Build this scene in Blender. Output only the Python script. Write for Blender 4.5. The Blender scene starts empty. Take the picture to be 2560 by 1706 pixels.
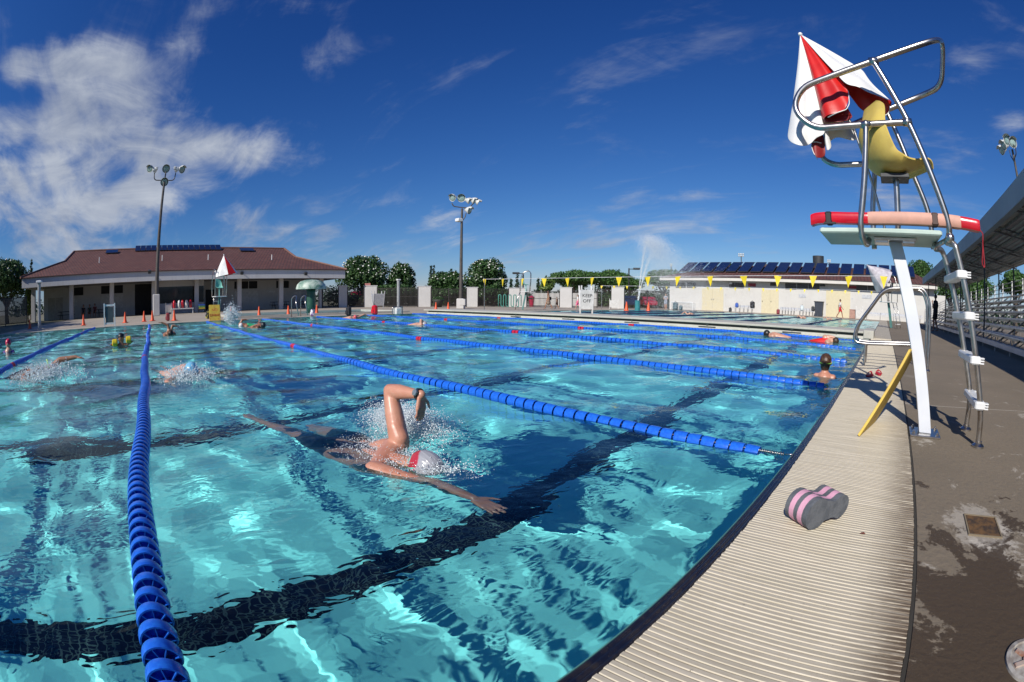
import bpy, math, random
import numpy as np
from mathutils import Vector, Matrix, Euler
R=math.radians
sc=bpy.context.scene; col=sc.collection
# ---------------------------------------------------------------- camera
sc.render.engine='CYCLES'
cy=sc.cycles
cy.use_denoising=True
cy.caustics_refractive=True; cy.caustics_reflective=False
cy.max_bounces=8; cy.diffuse_bounces=4; cy.glossy_bounces=3; cy.transmission_bounces=6; cy.transparent_max_bounces=8
cy.sample_clamp_indirect=4; cy.blur_glossy=0.4
H=0.85; YAW,PIT,ROL=R(45.81),R(-5.048),R(0.462); FP=1194.9
cam=bpy.data.cameras.new('camera'); co=bpy.data.objects.new('camera',cam); col.objects.link(co); sc.camera=co
cam.type='PANO'; cam.panorama_type='FISHEYE_EQUISOLID'; cam.sensor_fit='HORIZONTAL'
cam.sensor_width=36; cam.fisheye_lens=FP/2560*36; cam.fisheye_fov=R(190); cam.clip_start=.05; cam.clip_end=6000
co.matrix_world=Matrix.Translation((0,0,H))@Matrix.Rotation(YAW,4,'Z')@Matrix.Rotation(math.pi/2+PIT,4,'X')@Matrix.Rotation(ROL,4,'Z')
sc.view_settings.view_transform='Standard'; sc.view_settings.look='None'; sc.view_settings.exposure=0.1; sc.view_settings.gamma=1
# photo pixel (2560 x 1706) -> direction, and the point where it meets a plane (survey of the place)
def ray(u,v):
    x=u-1280;y=853-v;r=math.hypot(x,y) or 1e-6;th=2*math.asin(r/(2*FP))
    d=(math.sin(th)*x/r,math.sin(th)*y/r,math.cos(th))
    c,s=math.cos(ROL),math.sin(ROL);Rr,U=c*d[0]-s*d[1],s*d[0]+c*d[1]
    c,s=math.cos(PIT),math.sin(PIT);Fw,Z=c*d[2]-s*U,s*d[2]+c*U
    c,s=math.cos(YAW),math.sin(YAW)
    return Vector((c*Rr-s*Fw,s*Rr+c*Fw,Z))
CAM=Vector((0,0,H))
def gz(u,v,z=0): d=ray(u,v); return CAM+d*((z-H)/d.z)
def gx(u,v,X): d=ray(u,v); return CAM+d*(X/d.x)
def gy(u,v,Y): d=ray(u,v); return CAM+d*(Y/d.y)
# ---------------------------------------------------------------- sun
SD=Vector((.28,-1.43,1)).normalized(); EL=math.asin(SD.z)
sl=bpy.data.lights.new('sun','SUN'); sl.energy=4.6; sl.angle=R(.55); sl.color=(1,.94,.86)
so=bpy.data.objects.new('sun',sl); col.objects.link(so); so.rotation_euler=SD.to_track_quat('Z','Y').to_euler(); so.location=(20,-60,50)
sl.cycles.is_caustics_light=True
# ---------------------------------------------------------------- world: sky and clouds
w=bpy.data.worlds.new('World'); sc.world=w; w.use_nodes=True
nt=w.node_tree; N=nt.nodes.new; L=nt.links.new
bg=nt.nodes['Background']; bg.inputs[1].default_value=.1
sky=N('ShaderNodeTexSky'); sky.sky_type='NISHITA'; sky.sun_disc=False; sky.sun_elevation=EL; sky.sun_rotation=math.atan2(SD.x,SD.y)
sky.air_density=1.0; sky.dust_density=.15; sky.ozone_density=4.0
def mth(op,a,b=None,c=None,clamp=False):
    n=N('ShaderNodeMath'); n.operation=op; n.use_clamp=clamp
    for i,x in enumerate((a,b,c)):
        if x is None: continue
        if isinstance(x,(int,float)): n.inputs[i].default_value=x
        else: L(x,n.inputs[i])
    return n.outputs[0]
tc=N('ShaderNodeTexCoord'); D=tc.outputs['Generated']
sep=N('ShaderNodeSeparateXYZ'); L(D,sep.inputs[0])
gm=N('ShaderNodeGamma'); L(sky.outputs[0],gm.inputs[0]); gm.inputs[1].default_value=1.0
tint=N('ShaderNodeMix'); tint.data_type='RGBA'; tint.blend_type='MULTIPLY'; tint.inputs[0].default_value=1
L(gm.outputs[0],tint.inputs[6]); tint.inputs[7].default_value=(.62,.80,1.05,1)
sp_=N('ShaderNodeSeparateColor'); L(tint.outputs[2],sp_.inputs[0]); cb_=N('ShaderNodeCombineColor')
for i,(a_,g_) in enumerate(((.36,1.6),(.47,1.24),(.85,.93))): L(mth('MULTIPLY',mth('POWER',sp_.outputs[i],g_),a_),cb_.inputs[i])
dz=mth('MAXIMUM',mth('ADD',sep.outputs[2],.16),.02)
px=mth('DIVIDE',sep.outputs[0],dz); py=mth('DIVIDE',sep.outputs[1],dz)
cmb=N('ShaderNodeCombineXYZ'); L(px,cmb.inputs[0]); L(py,cmb.inputs[1])
def noise(vec,scale,det,rough=.6,dist=0.,sc3=None):
    if sc3:
        m=N('ShaderNodeMapping'); m.inputs['Scale'].default_value=sc3; L(vec,m.inputs[0]); vec=m.outputs[0]
    n=N('ShaderNodeTexNoise'); n.inputs['Scale'].default_value=scale; n.inputs['Detail'].default_value=det; n.inputs['Roughness'].default_value=rough; n.inputs['Distortion'].default_value=dist
    L(vec,n.inputs['Vector']); return n.outputs[0]
mpr=N('ShaderNodeMapping'); mpr.inputs['Rotation'].default_value=(0,0,R(-38)); mpr.inputs['Scale'].default_value=(.8,1.9,1); L(cmb.outputs[0],mpr.inputs[0])
n1=noise(mpr.outputs[0],1.5,10,.60,.5); n2=noise(cmb.outputs[0],.9,5,.6); n3=noise(D,6,9,.64,.9,(1,1,2.6))
# (u,v,radius,strength) of the cloud bodies seen in the sky
CL=[(70,150,.075,1),(130,150,.09,1.1),(200,150,.10,1.1),(270,160,.10,1),(350,185,.07,.6),(200,230,.12,1.1),(290,240,.12,1),(360,250,.09,.6),(140,300,.12,1.1),(230,300,.13,1.1),(320,300,.10,.8),
(30,295,.09,1.1),(-30,300,.1,1.1),(30,420,.12,1.2),(120,400,.13,1.3),(220,375,.13,1.2),(320,360,.12,1.2),(420,345,.12,1.2),(500,340,.11,1.2),(560,345,.09,1.1),(610,352,.05,.8),
(420,400,.11,1.1),(320,440,.13,1.3),(220,460,.14,1.3),(120,480,.13,1.2),(300,500,.11,.9),(180,550,.12,1),(80,560,.12,.9),(0,480,.12,.9),(10,590,.1,.7),(240,590,.09,.6),
(440,285,.09,.6),(520,268,.08,.5),(440,105,.07,.46),(470,150,.05,.34),(510,20,.06,.5),(690,15,.06,.5),(740,110,.06,.6),
(2230,165,.06,.7),(2120,150,.04,.35),(2150,270,.04,.4),(2110,410,.06,.8),(2070,440,.07,.75),(2190,385,.05,.7),(2230,380,.04,.5),(2090,330,.04,.35),(2330,290,.05,.5),(1740,220,.05,.25),(1750,300,.03,.3),
(560,545,.07,.75),(640,535,.07,.9),(720,530,.06,.75),(880,520,.08,.5),(1000,515,.08,.5),(1500,498,.09,.62),(1600,494,.08,.6),(1330,545,.10,.62),(1200,560,.10,.62),(1080,560,.08,.55),(1480,540,.08,.5),(1700,560,.09,.45),(900,585,.07,.6)]
acc=None
for u,v,r,s_ in CL:
    d=ray(u*1.088,v*1.088)
    if s_<.85: r*=1.55; s_*=.86
    vm=N('ShaderNodeVectorMath'); vm.operation='SUBTRACT'; L(D,vm.inputs[0]); vm.inputs[1].default_value=d
    vs=N('ShaderNodeVectorMath'); vs.operation='MULTIPLY'; L(vm.outputs[0],vs.inputs[0]); vs.inputs[1].default_value=(1,1,1.7)
    vl=N('ShaderNodeVectorMath'); vl.operation='LENGTH'; L(vs.outputs[0],vl.inputs[0])
    mr=N('ShaderNodeMapRange'); mr.interpolation_type='SMOOTHSTEP'; L(vl.outputs['Value'],mr.inputs[0])
    mr.inputs[1].default_value=r*1.55; mr.inputs[2].default_value=0; mr.inputs[3].default_value=0; mr.inputs[4].default_value=s_
    acc=mr.outputs[0] if acc is None else mth('SMOOTH_MAX',acc,mr.outputs[0],.25)
dens=mth('ADD',mth('MULTIPLY',acc,1.05),mth('MULTIPLY',mth('SUBTRACT',n1,.5),2.9))
dens=mth('ADD',dens,mth('MULTIPLY',mth('SUBTRACT',n3,.5),.75))
al=N('ShaderNodeMapRange'); al.interpolation_type='SMOOTHSTEP'; L(dens,al.inputs[0]); al.inputs[1].default_value=.30; al.inputs[2].default_value=1.45; al.inputs[3].default_value=0; al.inputs[4].default_value=.93
gate=mth('MULTIPLY',al.outputs[0],mth('MULTIPLY',acc,3.0,clamp=True))
cc=N('ShaderNodeMix'); cc.data_type='RGBA'; shade=N('ShaderNodeMapRange'); L(mth('ADD',mth('MULTIPLY',n2,.6),mth('MULTIPLY',n3,.5)),shade.inputs[0]); shade.inputs[1].default_value=.42; shade.inputs[2].default_value=.68
L(shade.outputs[0],cc.inputs[0]); cc.inputs[6].default_value=(2.5,2.95,4.0,1); cc.inputs[7].default_value=(4.9,5.3,6.0,1)
fin=N('ShaderNodeMix'); fin.data_type='RGBA'; L(gate,fin.inputs[0]); L(cb_.outputs[0],fin.inputs[6]); L(cc.outputs[2],fin.inputs[7])
L(fin.outputs[2],bg.inputs[0])
w.cycles.sampling_method='MANUAL'; w.cycles.sample_map_resolution=512
# ---------------------------------------------------------------- materials
MATS={}
def pm(name,c,rough=.6,metal=0.,c2=None,ns=4.,det=5,mixlo=.4,mixhi=.6,bump=0.,bs=30.,coord='Object',spec=.5,trans=0.,scale3=None,coat=0.):
    if name in MATS: return MATS[name]
    m=bpy.data.materials.new(name); m.use_nodes=True; t=m.node_tree; b=t.nodes['Principled BSDF']
    b.inputs['Base Color'].default_value=(*c,1); b.inputs['Roughness'].default_value=rough; b.inputs['Metallic'].default_value=metal
    b.inputs['Specular IOR Level'].default_value=spec; b.inputs['Transmission Weight'].default_value=trans; b.inputs['Coat Weight'].default_value=coat
    tcn=t.nodes.new('ShaderNodeTexCoord'); vec=tcn.outputs[coord]
    if coord=='World': pass
    if scale3:
        mp=t.nodes.new('ShaderNodeMapping'); mp.inputs['Scale'].default_value=scale3; t.links.new(vec,mp.inputs[0]); vec=mp.outputs[0]
    if c2 is None: c2=tuple(x*.82 for x in c)
    n=t.nodes.new('ShaderNodeTexNoise'); n.inputs['Scale'].default_value=ns; n.inputs['Detail'].default_value=det; t.links.new(vec,n.inputs['Vector'])
    mr=t.nodes.new('ShaderNodeMapRange'); mr.inputs[1].default_value=mixlo; mr.inputs[2].default_value=mixhi; t.links.new(n.outputs[0],mr.inputs[0])
    mx=t.nodes.new('ShaderNodeMix'); mx.data_type='RGBA'; mx.inputs[6].default_value=(*c,1); mx.inputs[7].default_value=(*c2,1)
    t.links.new(mr.outputs[0],mx.inputs[0]); t.links.new(mx.outputs[2],b.inputs['Base Color'])
    if bump:
        n2=t.nodes.new('ShaderNodeTexNoise'); n2.inputs['Scale'].default_value=bs; n2.inputs['Detail'].default_value=4; t.links.new(vec,n2.inputs['Vector'])
        bp=t.nodes.new('ShaderNodeBump'); bp.inputs['Strength'].default_value=bump; bp.inputs['Distance'].default_value=.01; t.links.new(n2.outputs[0],bp.inputs['Height']); t.links.new(bp.outputs[0],b.inputs['Normal'])
    MATS[name]=m; return m
class NT:   # small helper to write node materials
    def __init__(s,name):
        s.m=bpy.data.materials.new(name); s.m.use_nodes=True; s.t=s.m.node_tree; s.b=s.t.nodes['Principled BSDF']; s.tc=s.t.nodes.new('ShaderNodeTexCoord'); s.pos=s.tc.outputs['Object']
    def n(s,k,**kw):
        x=s.t.nodes.new(k)
        for a,b in kw.items(): setattr(x,a,b)
        return x
    def l(s,a,b): s.t.links.new(a,b)
    def math(s,op,a,b=None,clamp=False):
        x=s.n('ShaderNodeMath',operation=op,use_clamp=clamp)
        for i,q in enumerate((a,b)):
            if q is None: continue
            if isinstance(q,(int,float)): x.inputs[i].default_value=q
            else: s.l(q,x.inputs[i])
        return x.outputs[0]
    def noise(s,scale,det=5,rough=.55,dist=0,sc3=None,vec=None):
        v=vec or s.pos
        if sc3:
            mp=s.n('ShaderNodeMapping'); mp.inputs['Scale'].default_value=sc3; s.l(v,mp.inputs[0]); v=mp.outputs[0]
        x=s.n('ShaderNodeTexNoise'); x.inputs['Scale'].default_value=scale; x.inputs['Detail'].default_value=det; x.inputs['Roughness'].default_value=rough; x.inputs['Distortion'].default_value=dist
        s.l(v,x.inputs['Vector']); return x.outputs[0]
    def rng(s,v,a,b,c=0.,d=1.,sm=False):
        x=s.n('ShaderNodeMapRange'); 
        if sm: x.interpolation_type='SMOOTHSTEP'
        s.l(v,x.inputs[0])
        for i,q in enumerate((a,b,c,d)): x.inputs[i+1].default_value=q
        return x.outputs[0]
    def mix(s,f,a,b,mode='MIX'):
        x=s.n('ShaderNodeMix',data_type='RGBA',blend_type=mode)
        for i,q in ((0,f),(6,a),(7,b)):
            if isinstance(q,tuple): x.inputs[i].default_value=(*q,1)
            elif isinstance(q,(int,float)): x.inputs[i].default_value=q
            else: s.l(q,x.inputs[i])
        return x.outputs[2]
    def xyz(s):
        x=s.n('ShaderNodeSeparateXYZ'); s.l(s.pos,x.inputs[0]); return x.outputs
    def bump(s,h,st,dist=.01,nrm=None):
        x=s.n('ShaderNodeBump'); x.inputs['Strength'].default_value=st; x.inputs['Distance'].default_value=dist; s.l(h,x.inputs['Height'])
        if nrm: s.l(nrm,x.inputs['Normal'])
        return x.outputs[0]
# ---------------------------------------------------------------- mesh builder
def frame(d):
    d=d.normalized(); a=Vector((0,0,1)) if abs(d.z)<.95 else Vector((1,0,0)); x=a.cross(d).normalized(); return x,d.cross(x)
class MB:
    def __init__(s): s.v=[]; s.f=[]; s.mi=[]; s.k=0
    def add(s,vs,fs,k=None):
        o=len(s.v); s.v+=[tuple(x) for x in vs]; s.f+=[tuple(i+o for i in f) for f in fs]; s.mi+=[s.k if k is None else k]*len(fs)
    def box(s,c,d,rot=None,k=None,bev=0):
        x,y,z=[q/2 for q in d]; c=Vector(c)
        if bev:
            b=bev; ring=[(-x+b,-y),(x-b,-y),(x,-y+b),(x,y-b),(x-b,y),(-x+b,y),(-x,y-b),(-x,-y+b)]
            vs=[]
            for zz,sh in ((-z,b),(-z+b,0),(z-b,0),(z,b)):
                for (p,q) in ring:
                    vs.append(Vector((p*(1-sh/x) if x>sh else p,q*(1-sh/y) if y>sh else q,zz)))
            fs=[tuple(range(7,-1,-1)),tuple(range(24,32))]
            for j in range(3):
                for i in range(8): fs.append((j*8+i,j*8+(i+1)%8,(j+1)*8+(i+1)%8,(j+1)*8+i))
        else:
            vs=[Vector(p) for p in ((-x,-y,-z),(x,-y,-z),(x,y,-z),(-x,y,-z),(-x,-y,z),(x,-y,z),(x,y,z),(-x,y,z))]
            fs=[(0,3,2,1),(4,5,6,7),(0,1,5,4),(1,2,6,5),(2,3,7,6),(3,0,4,7)]
        if rot is not None: vs=[rot@v for v in vs]
        s.add([v+c for v in vs],fs,k); return s
    def b2(s,a,b,k=None,bev=0):
        return s.box([(p+q)/2 for p,q in zip(a,b)],[abs(q-p) for p,q in zip(a,b)],None,k,bev)
    def hexa(s,pts,k=None):  # 8 points, bottom ccw then top ccw
        s.add(pts,[(0,3,2,1),(4,5,6,7),(0,1,5,4),(1,2,6,5),(2,3,7,6),(3,0,4,7)],k); return s
    def tube(s,pts,r,n=10,bend=0.,k=None,cap=True,seg=5,closed=False):
        P=[Vector(p) for p in pts]; rs=[r]*len(P) if isinstance(r,(int,float)) else list(r)
        if bend:
            Q=[P[0]];QR=[rs[0]]
            for i in range(1,len(P)-1):
                a,b,c=P[i-1],P[i],P[i+1]; bb=min(bend,(a-b).length*.48,(c-b).length*.48)
                p0=b+(a-b).normalized()*bb; p1=b+(c-b).normalized()*bb
                for j in range(seg+1):
                    t=j/seg; Q.append(p0*(1-t)**2+b*2*t*(1-t)+p1*t*t); QR.append(rs[i])
            Q.append(P[-1]);QR.append(rs[-1]); P,rs=Q,QR
        m=len(P); vs=[]; t=(P[1]-P[0]).normalized(); x,y=frame(t)
        for i in range(m):
            if closed: tt=(P[(i+1)%m]-P[i-1]).normalized()
            else: tt=((P[min(i+1,m-1)]-P[max(i-1,0)])).normalized()
            x=(x-tt*x.dot(tt)).normalized(); y=tt.cross(x)
            for j in range(n):
                a=2*math.pi*j/n; vs.append(P[i]+(x*math.cos(a)+y*math.sin(a))*rs[i])
        fs=[]
        for i in range(m if closed else m-1):
            i2=(i+1)%m
            for j in range(n): fs.append((i*n+j,i*n+(j+1)%n,i2*n+(j+1)%n,i2*n+j))
        if cap and not closed: fs+= [tuple(range(n-1,-1,-1)),tuple((m-1)*n+j for j in range(n))]
        s.add(vs,fs,k); return s
    def lathe(s,prof,c=(0,0,0),n=16,k=None,axis=None,ang=None):
        c=Vector(c); M=axis or Matrix.Identity(3); vs=[];m=len(prof)
        for (r,z) in prof:
            for j in range(n):
                a=2*math.pi*j/n; vs.append(c+M@Vector((r*math.cos(a),r*math.sin(a),z)))
        fs=[]
        for i in range(m-1):
            for j in range(n): fs.append((i*n+j,i*n+(j+1)%n,(i+1)*n+(j+1)%n,(i+1)*n+j))
        if prof[0][0]>1e-4: fs.append(tuple(range(n-1,-1,-1)))
        if prof[-1][0]>1e-4: fs.append(tuple((m-1)*n+j for j in range(n)))
        s.add(vs,fs,k); return s
    def ball(s,c,r,n=12,m=8,k=None,rot=None):
        r=(r,r,r) if isinstance(r,(int,float)) else r; c=Vector(c); vs=[]
        for i in range(m+1):
            ph=math.pi*i/m
            for j in range(n):
                a=2*math.pi*j/n; p=Vector((r[0]*math.sin(ph)*math.cos(a),r[1]*math.sin(ph)*math.sin(a),-r[2]*math.cos(ph)))
                vs.append(c+(rot@p if rot else p))
        fs=[]
        for i in range(m):
            for j in range(n):
                q=(i*n+j,i*n+(j+1)%n,(i+1)*n+(j+1)%n,(i+1)*n+j)
                if i==0: q=(i*n+j,(i+1)*n+(j+1)%n,(i+1)*n+j)
                elif i==m-1: q=(i*n+j,i*n+(j+1)%n,(i+1)*n+j)
                fs.append(q)
        s.add(vs,fs,k); return s
    def cap(s,p,q,r0,r1,n=12):   # tapered capsule
        p,q=Vector(p),Vector(q); d=q-p
        if d.length<1e-5: return s.ball(p,r0)
        x,y=frame(d); t=d.normalized(); vs=[]; prof=[]
        for i in range(1,5): a=math.pi/2*(1-i/4); prof.append((r0*math.cos(a),-r0*math.sin(a)))
        for i in range(0,4): a=math.pi/2*(i/4); prof.append((r1*math.cos(a),d.length+r1*math.sin(a)))
        vs=[p-t*r0]
        for r,z in prof:
            for j in range(n): a=2*math.pi*j/n; vs.append(p+t*z+(x*math.cos(a)+y*math.sin(a))*r)
        vs.append(q+t*r1); fs=[]; m=len(prof)
        for j in range(n): fs.append((0,1+(j+1)%n,1+j)); fs.append((len(vs)-1,1+(m-1)*n+j,1+(m-1)*n+(j+1)%n))
        for i in range(m-1):
            for j in range(n): fs.append((1+i*n+j,1+i*n+(j+1)%n,1+(i+1)*n+(j+1)%n,1+(i+1)*n+j))
        s.add(vs,fs); return s
    def prism(s,poly,o,x,y,h,k=None):  # 2D poly in plane (o,x,y), extruded by vector h
        o,x,y,h=Vector(o),Vector(x),Vector(y),Vector(h); n=len(poly)
        a=[o+x*p+y*q for p,q in poly]; vs=a+[p+h for p in a]
        fs=[tuple(range(n-1,-1,-1)),tuple(range(n,2*n))]+[(i,(i+1)%n,n+(i+1)%n,n+i) for i in range(n)]
        s.add(vs,fs,k); return s
    def build(s,name,mats,parent=None,smooth=False,local=False,ang=None,bevel=0):
        me=bpy.data.meshes.new(name); off=Vector((0,0,0))
        vs=s.v
        if parent is not None and not local:
            inv=wmat(parent).inverted(); vs=[tuple(inv@Vector(v)) for v in vs]
        me.from_pydata(vs,[],s.f); me.update()
        if not isinstance(mats,(list,tuple)): mats=[mats]
        for m in mats: me.materials.append(m)
        if len(mats)>1: me.polygons.foreach_set('material_index',s.mi)
        if smooth: me.polygons.foreach_set('use_smooth',[True]*len(me.polygons))
        o=bpy.data.objects.new(name,me); col.objects.link(o)
        if parent is not None: o.parent=parent
        if smooth and ang is not None:
            try: me.set_sharp_from_angle(angle=R(ang))
            except Exception: pass
        if bevel:
            b=o.modifiers.new('bevel','BEVEL'); b.width=bevel; b.segments=2; b.limit_method='ANGLE'
        return o
def wmat(o):
    m=Matrix.Translation(o.location)@o.rotation_euler.to_matrix().to_4x4()@Matrix.Diagonal((*o.scale,1))
    return wmat(o.parent)@m if o.parent else m
def tag(o,label=None,cat=None,group=None,kind=None):
    if label: o['label']=label
    if cat: o['category']=cat
    if group: o['group']=group
    if kind: o['kind']=kind
    return o
def thing(name,label,cat,loc=(0,0,0),rz=0,group=None):
    o=bpy.data.objects.new(name,None); o.empty_display_size=.2; col.objects.link(o); o.location=loc; o.rotation_euler=(0,0,rz)
    return tag(o,label,cat,group)
def dup(root,loc=None,rz=None,label=None,group=None,scale=None):
    def cp(o,par):
        c=o.copy(); col.objects.link(c); c.parent=par
        for k in o.children: cp(k,c)
        return c
    r=cp(root,None)
    if loc is not None: r.location=loc
    if rz is not None: r.rotation_euler=(0,0,rz)
    if scale: r.scale=scale if isinstance(scale,tuple) else (scale,)*3
    if label: r['label']=label
    if group: r['group']=group
    return r
def npmesh(name,co,faces,k,mats,parent=None,smooth=False):
    me=bpy.data.meshes.new(name); co=np.asarray(co,np.float32); faces=np.asarray(faces,np.int32)
    me.vertices.add(len(co)); me.vertices.foreach_set('co',co.ravel()); nf=len(faces)
    me.loops.add(nf*k); me.loops.foreach_set('vertex_index',faces.ravel()); me.polygons.add(nf)
    me.polygons.foreach_set('loop_start',np.arange(0,nf*k,k,dtype=np.int32)); me.polygons.foreach_set('loop_total',np.full(nf,k,np.int32))
    if smooth: me.polygons.foreach_set('use_smooth',np.ones(nf,bool))
    me.update(calc_edges=True)
    for m in (mats if isinstance(mats,(list,tuple)) else [mats]): me.materials.append(m)
    o=bpy.data.objects.new(name,me); col.objects.link(o)
    if parent is not None: o.parent=parent
    return o
def text(s,name,size,mat_,parent,loc,rot,ext=.002,align='CENTER'):
    c=bpy.data.curves.new(name,'FONT'); c.body=s; c.size=size; c.extrude=ext; c.align_x=align; c.align_y='CENTER'
    t=bpy.data.objects.new(name+'_c',c); col.objects.link(t)
    dg=bpy.context.evaluated_depsgraph_get(); me=bpy.data.meshes.new_from_object(t.evaluated_get(dg)); bpy.data.objects.remove(t)
    me.materials.clear(); me.materials.append(mat_); me.name=name
    o=bpy.data.objects.new(name,me); col.objects.link(o); o.parent=parent; o.location=loc; o.rotation_euler=rot
    return o
def recv(o):
    o.cycles.is_caustics_receiver=True
    for c in o.children: recv(c)
    return o
def graded(a,b,c,d0,g,mx=1e9):
    p=[c]; x=c
    while x<b: x+=min(mx,d0*(1+g*abs(x-c))); p.append(min(x,b))
    q=[]; x=c
    while x>a: x-=min(mx,d0*(1+g*abs(x-c))); q.append(max(x,a))
    return np.array(q[::-1]+p)
def sheet(name,xs,ys,z,m,smooth=True):
    X,Y=np.meshgrid(xs,ys); Z=z(X,Y) if callable(z) else X*0+z; nx,ny=len(xs),len(ys)
    c=np.stack([X,Y,Z],-1).reshape(-1,3); i=np.arange((ny-1)*(nx-1)); a=(i//(nx-1))*nx+i%(nx-1)
    return npmesh(name,c,np.stack([a,a+1,a+nx+1,a+nx],-1),4,m,None,smooth)
steel=pm('stainless steel',(.55,.54,.52),.28,1.,(.42,.40,.38),18,6,.35,.7)
rust_steel=None
def mk_rusty():
    t=NT('stained stainless steel'); z=t.xyz()[2]
    n=t.noise(9,6,.6); base=t.mix(t.rng(n,.4,.65),(.5,.49,.47),(.36,.34,.31))
    tea=t.math('MULTIPLY',t.rng(t.noise(5,6,.7,0,(1,1,.5)),.42,.62),t.rng(z,1.25,.2),True)
    t.l(t.mix(t.math('MULTIPLY',tea,.75),base,(.17,.095,.04)),t.b.inputs['Base Color']); t.b.inputs['Metallic'].default_value=.9; t.b.inputs['Roughness'].default_value=.33
    return t.m
rust_steel=mk_rusty()
white=pm('white paint',(.74,.74,.72),.45,c2=(.62,.62,.60),ns=6)
plastic_w=pm('white plastic',(.78,.79,.79),.35,c2=(.68,.69,.69),ns=9)
black=pm('black rubber',(.015,.015,.017),.5)
dkgrey=pm('dark grey metal',(.05,.055,.06),.5,.2)
# ================================================================ SETTING
XW,XG,XD=-.49,-.428,.29           # water edge, inner edge of grate, outer edge of grate
XL,YN,YF=-22.9,-9.,44.; YB0,YB1=15.38,17.5
def struct(o): o['kind']='structure'; return o
def m_floor():
    t=NT('pool plaster'); n=t.noise(.9,5,.6); n2=t.noise(6,6,.6)
    c=t.mix(t.rng(n,.35,.65),(.32,.91,.87),(.27,.84,.82)); c=t.mix(t.math('MULTIPLY',t.rng(n2,.45,.75),.25),c,(.20,.72,.76))
    t.l(c,t.b.inputs['Base Color']); t.b.inputs['Roughness'].default_value=.8; return t.m
FLOOR=m_floor()
def m_blacktile():
    t=NT('black lane tile'); br=t.n('ShaderNodeTexBrick'); br.offset=0; br.inputs['Scale'].default_value=1; br.inputs['Mortar Size'].default_value=.006; br.inputs['Brick Width'].default_value=.07; br.inputs['Row Height'].default_value=.07
    t.l(t.pos,br.inputs['Vector']); br.inputs['Color1'].default_value=(.004,.006,.012,1); br.inputs['Color2'].default_value=(.008,.01,.02,1); br.inputs['Mortar'].default_value=(.055,.085,.085,1)
    t.l(br.outputs[0],t.b.inputs['Base Color']); t.b.inputs['Roughness'].default_value=.9; t.b.inputs['Specular IOR Level'].default_value=0; return t.m
BT=m_blacktile()
mb=MB(); Z0=-1.9
mb.add([(XL,YN,Z0),(XW,YN,Z0),(XW,YF,Z0),(XL,YF,Z0)],[(0,1,2,3)])
for a,b in (((XL,YN),(XL,YF)),((XW,YF),(XW,YN)),((XL,YF),(XW,YF)),((XW,YN),(XL,YN))):
    mb.add([(*a,Z0),(*b,Z0),(*b,.012),(*a,.012)],[(0,1,2,3)])
basin=recv(struct(mb.build('pool_basin',FLOOR)))
mb=MB()
for x in (-2.55,-5.25,-8.05,-10.8,-13.6,-16.4,-19.2,-21.5):
    mb.b2((x-.14,YN,Z0),(x+.14,15.2,Z0+.004))
    mb.b2((x-.14,19.6,Z0),(x+.14,41.5,Z0+.004)); mb.b2((x-.6,41.5,Z0),(x+.6,41.78,Z0+.004))
lines_=recv(struct(mb.build('pool_floor_lines',BT)))
# ---- water surface
rng=np.random.RandomState(11)
WV=[]
for i in range(34):
    lam=.55*(6.5**rng.rand()); a=rng.rand()*2*np.pi; WV.append((lam,a,.0019*lam**1.0,rng.rand()*7,rng.rand()*7,rng.rand()*6.3))
for i in range(46):
    lam=.4*(1.7**rng.rand()); a=rng.rand()*2*np.pi; WV.append((lam,a,.0024*lam**1.15,rng.rand()*7,rng.rand()*7,rng.rand()*6.3))
RINGS=[(-2.35,1.3,.007,.75,.17),(-2.0,1.3,.006,.6,.11),(-2.9,1.1,.010,.9,.22),(-3.6,.85,.012,.9,.26),(-1.75,2.1,.004,.4,.08),(-7.3,-2.0,.014,1.2,.3),(-5.9,.45,.012,1.,.24),(-1.55,.55,.0025,.3,.07),(-2.2,.45,.002,.25,.06),(-.9,1.25,.0025,.3,.07),(-2.6,-.9,.005,.9,.25),(-1.9,-.75,.006,.7,.12),(-.81,6.35,.006,.9,.18),(-11.6,-.8,.01,1.2,.3),(-13,-4.4,.01,1.2,.3)]
def waves(X,Y):
    Z=np.zeros_like(X); sm=np.zeros_like(X)
    patch=.62+.38*np.sin(.9*X+1.1*np.sin(.7*Y+1))*np.sin(.8*Y+.6*np.sin(1.1*X))
    # the water is calmer right beside the edge and near the camera, choppier further out and towards the left lane
    d=np.hypot(X+1.4,Y-.6); env=.62+.55*(1-np.exp(-(d/3.2)**2)); env=env+.45*np.exp(-((X+1.9)**2+(Y+.9)**2)/1.1); envn=env+1.7*np.exp(-(((X+1.1)/.75)**2+((Y-2.1)/1.5)**2))
    for j,(lam,a,amp,p1,p2,p3) in enumerate(WV):
        k=2*np.pi/lam; kx,ky=k*np.cos(a),k*np.sin(a)
        u=kx*X+ky*Y; v=-np.sin(a)*X+np.cos(a)*Y
        s=np.sin(u+p1+1.4*np.sin(v*1.1/lam**.5+p2)+.8*np.sin(.33*u+p3))
        if lam<.55: sm+=amp*s*(.55+.45*np.sin(.8*v+p3+.5*p1))
        else: Z+=amp*s
    Z=Z*env*.8+sm*patch*envn*1.05
    for x,y,A,sg,lm in RINGS:
        r=np.hypot(X-x,Y-y); Z+=A*np.exp(-(r/sg)**2)*np.sin(2*np.pi*r/lm+1.3*np.sin(2*np.arctan2(Y-y,X-x)+x))
    # swell over the swimmer's back and the hollow beside the head
    Z+=.018*np.exp(-(((X+2.75)/.35)**2+((Y-1.15)/.2)**2))-.02*np.exp(-(((X+2.0)/.16)**2+((Y-1.3)/.14)**2))
    e=np.clip((XW-X)/.05,0,1)*np.clip((X-XL)/.05,0,1)
    return Z*e-.004
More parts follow.
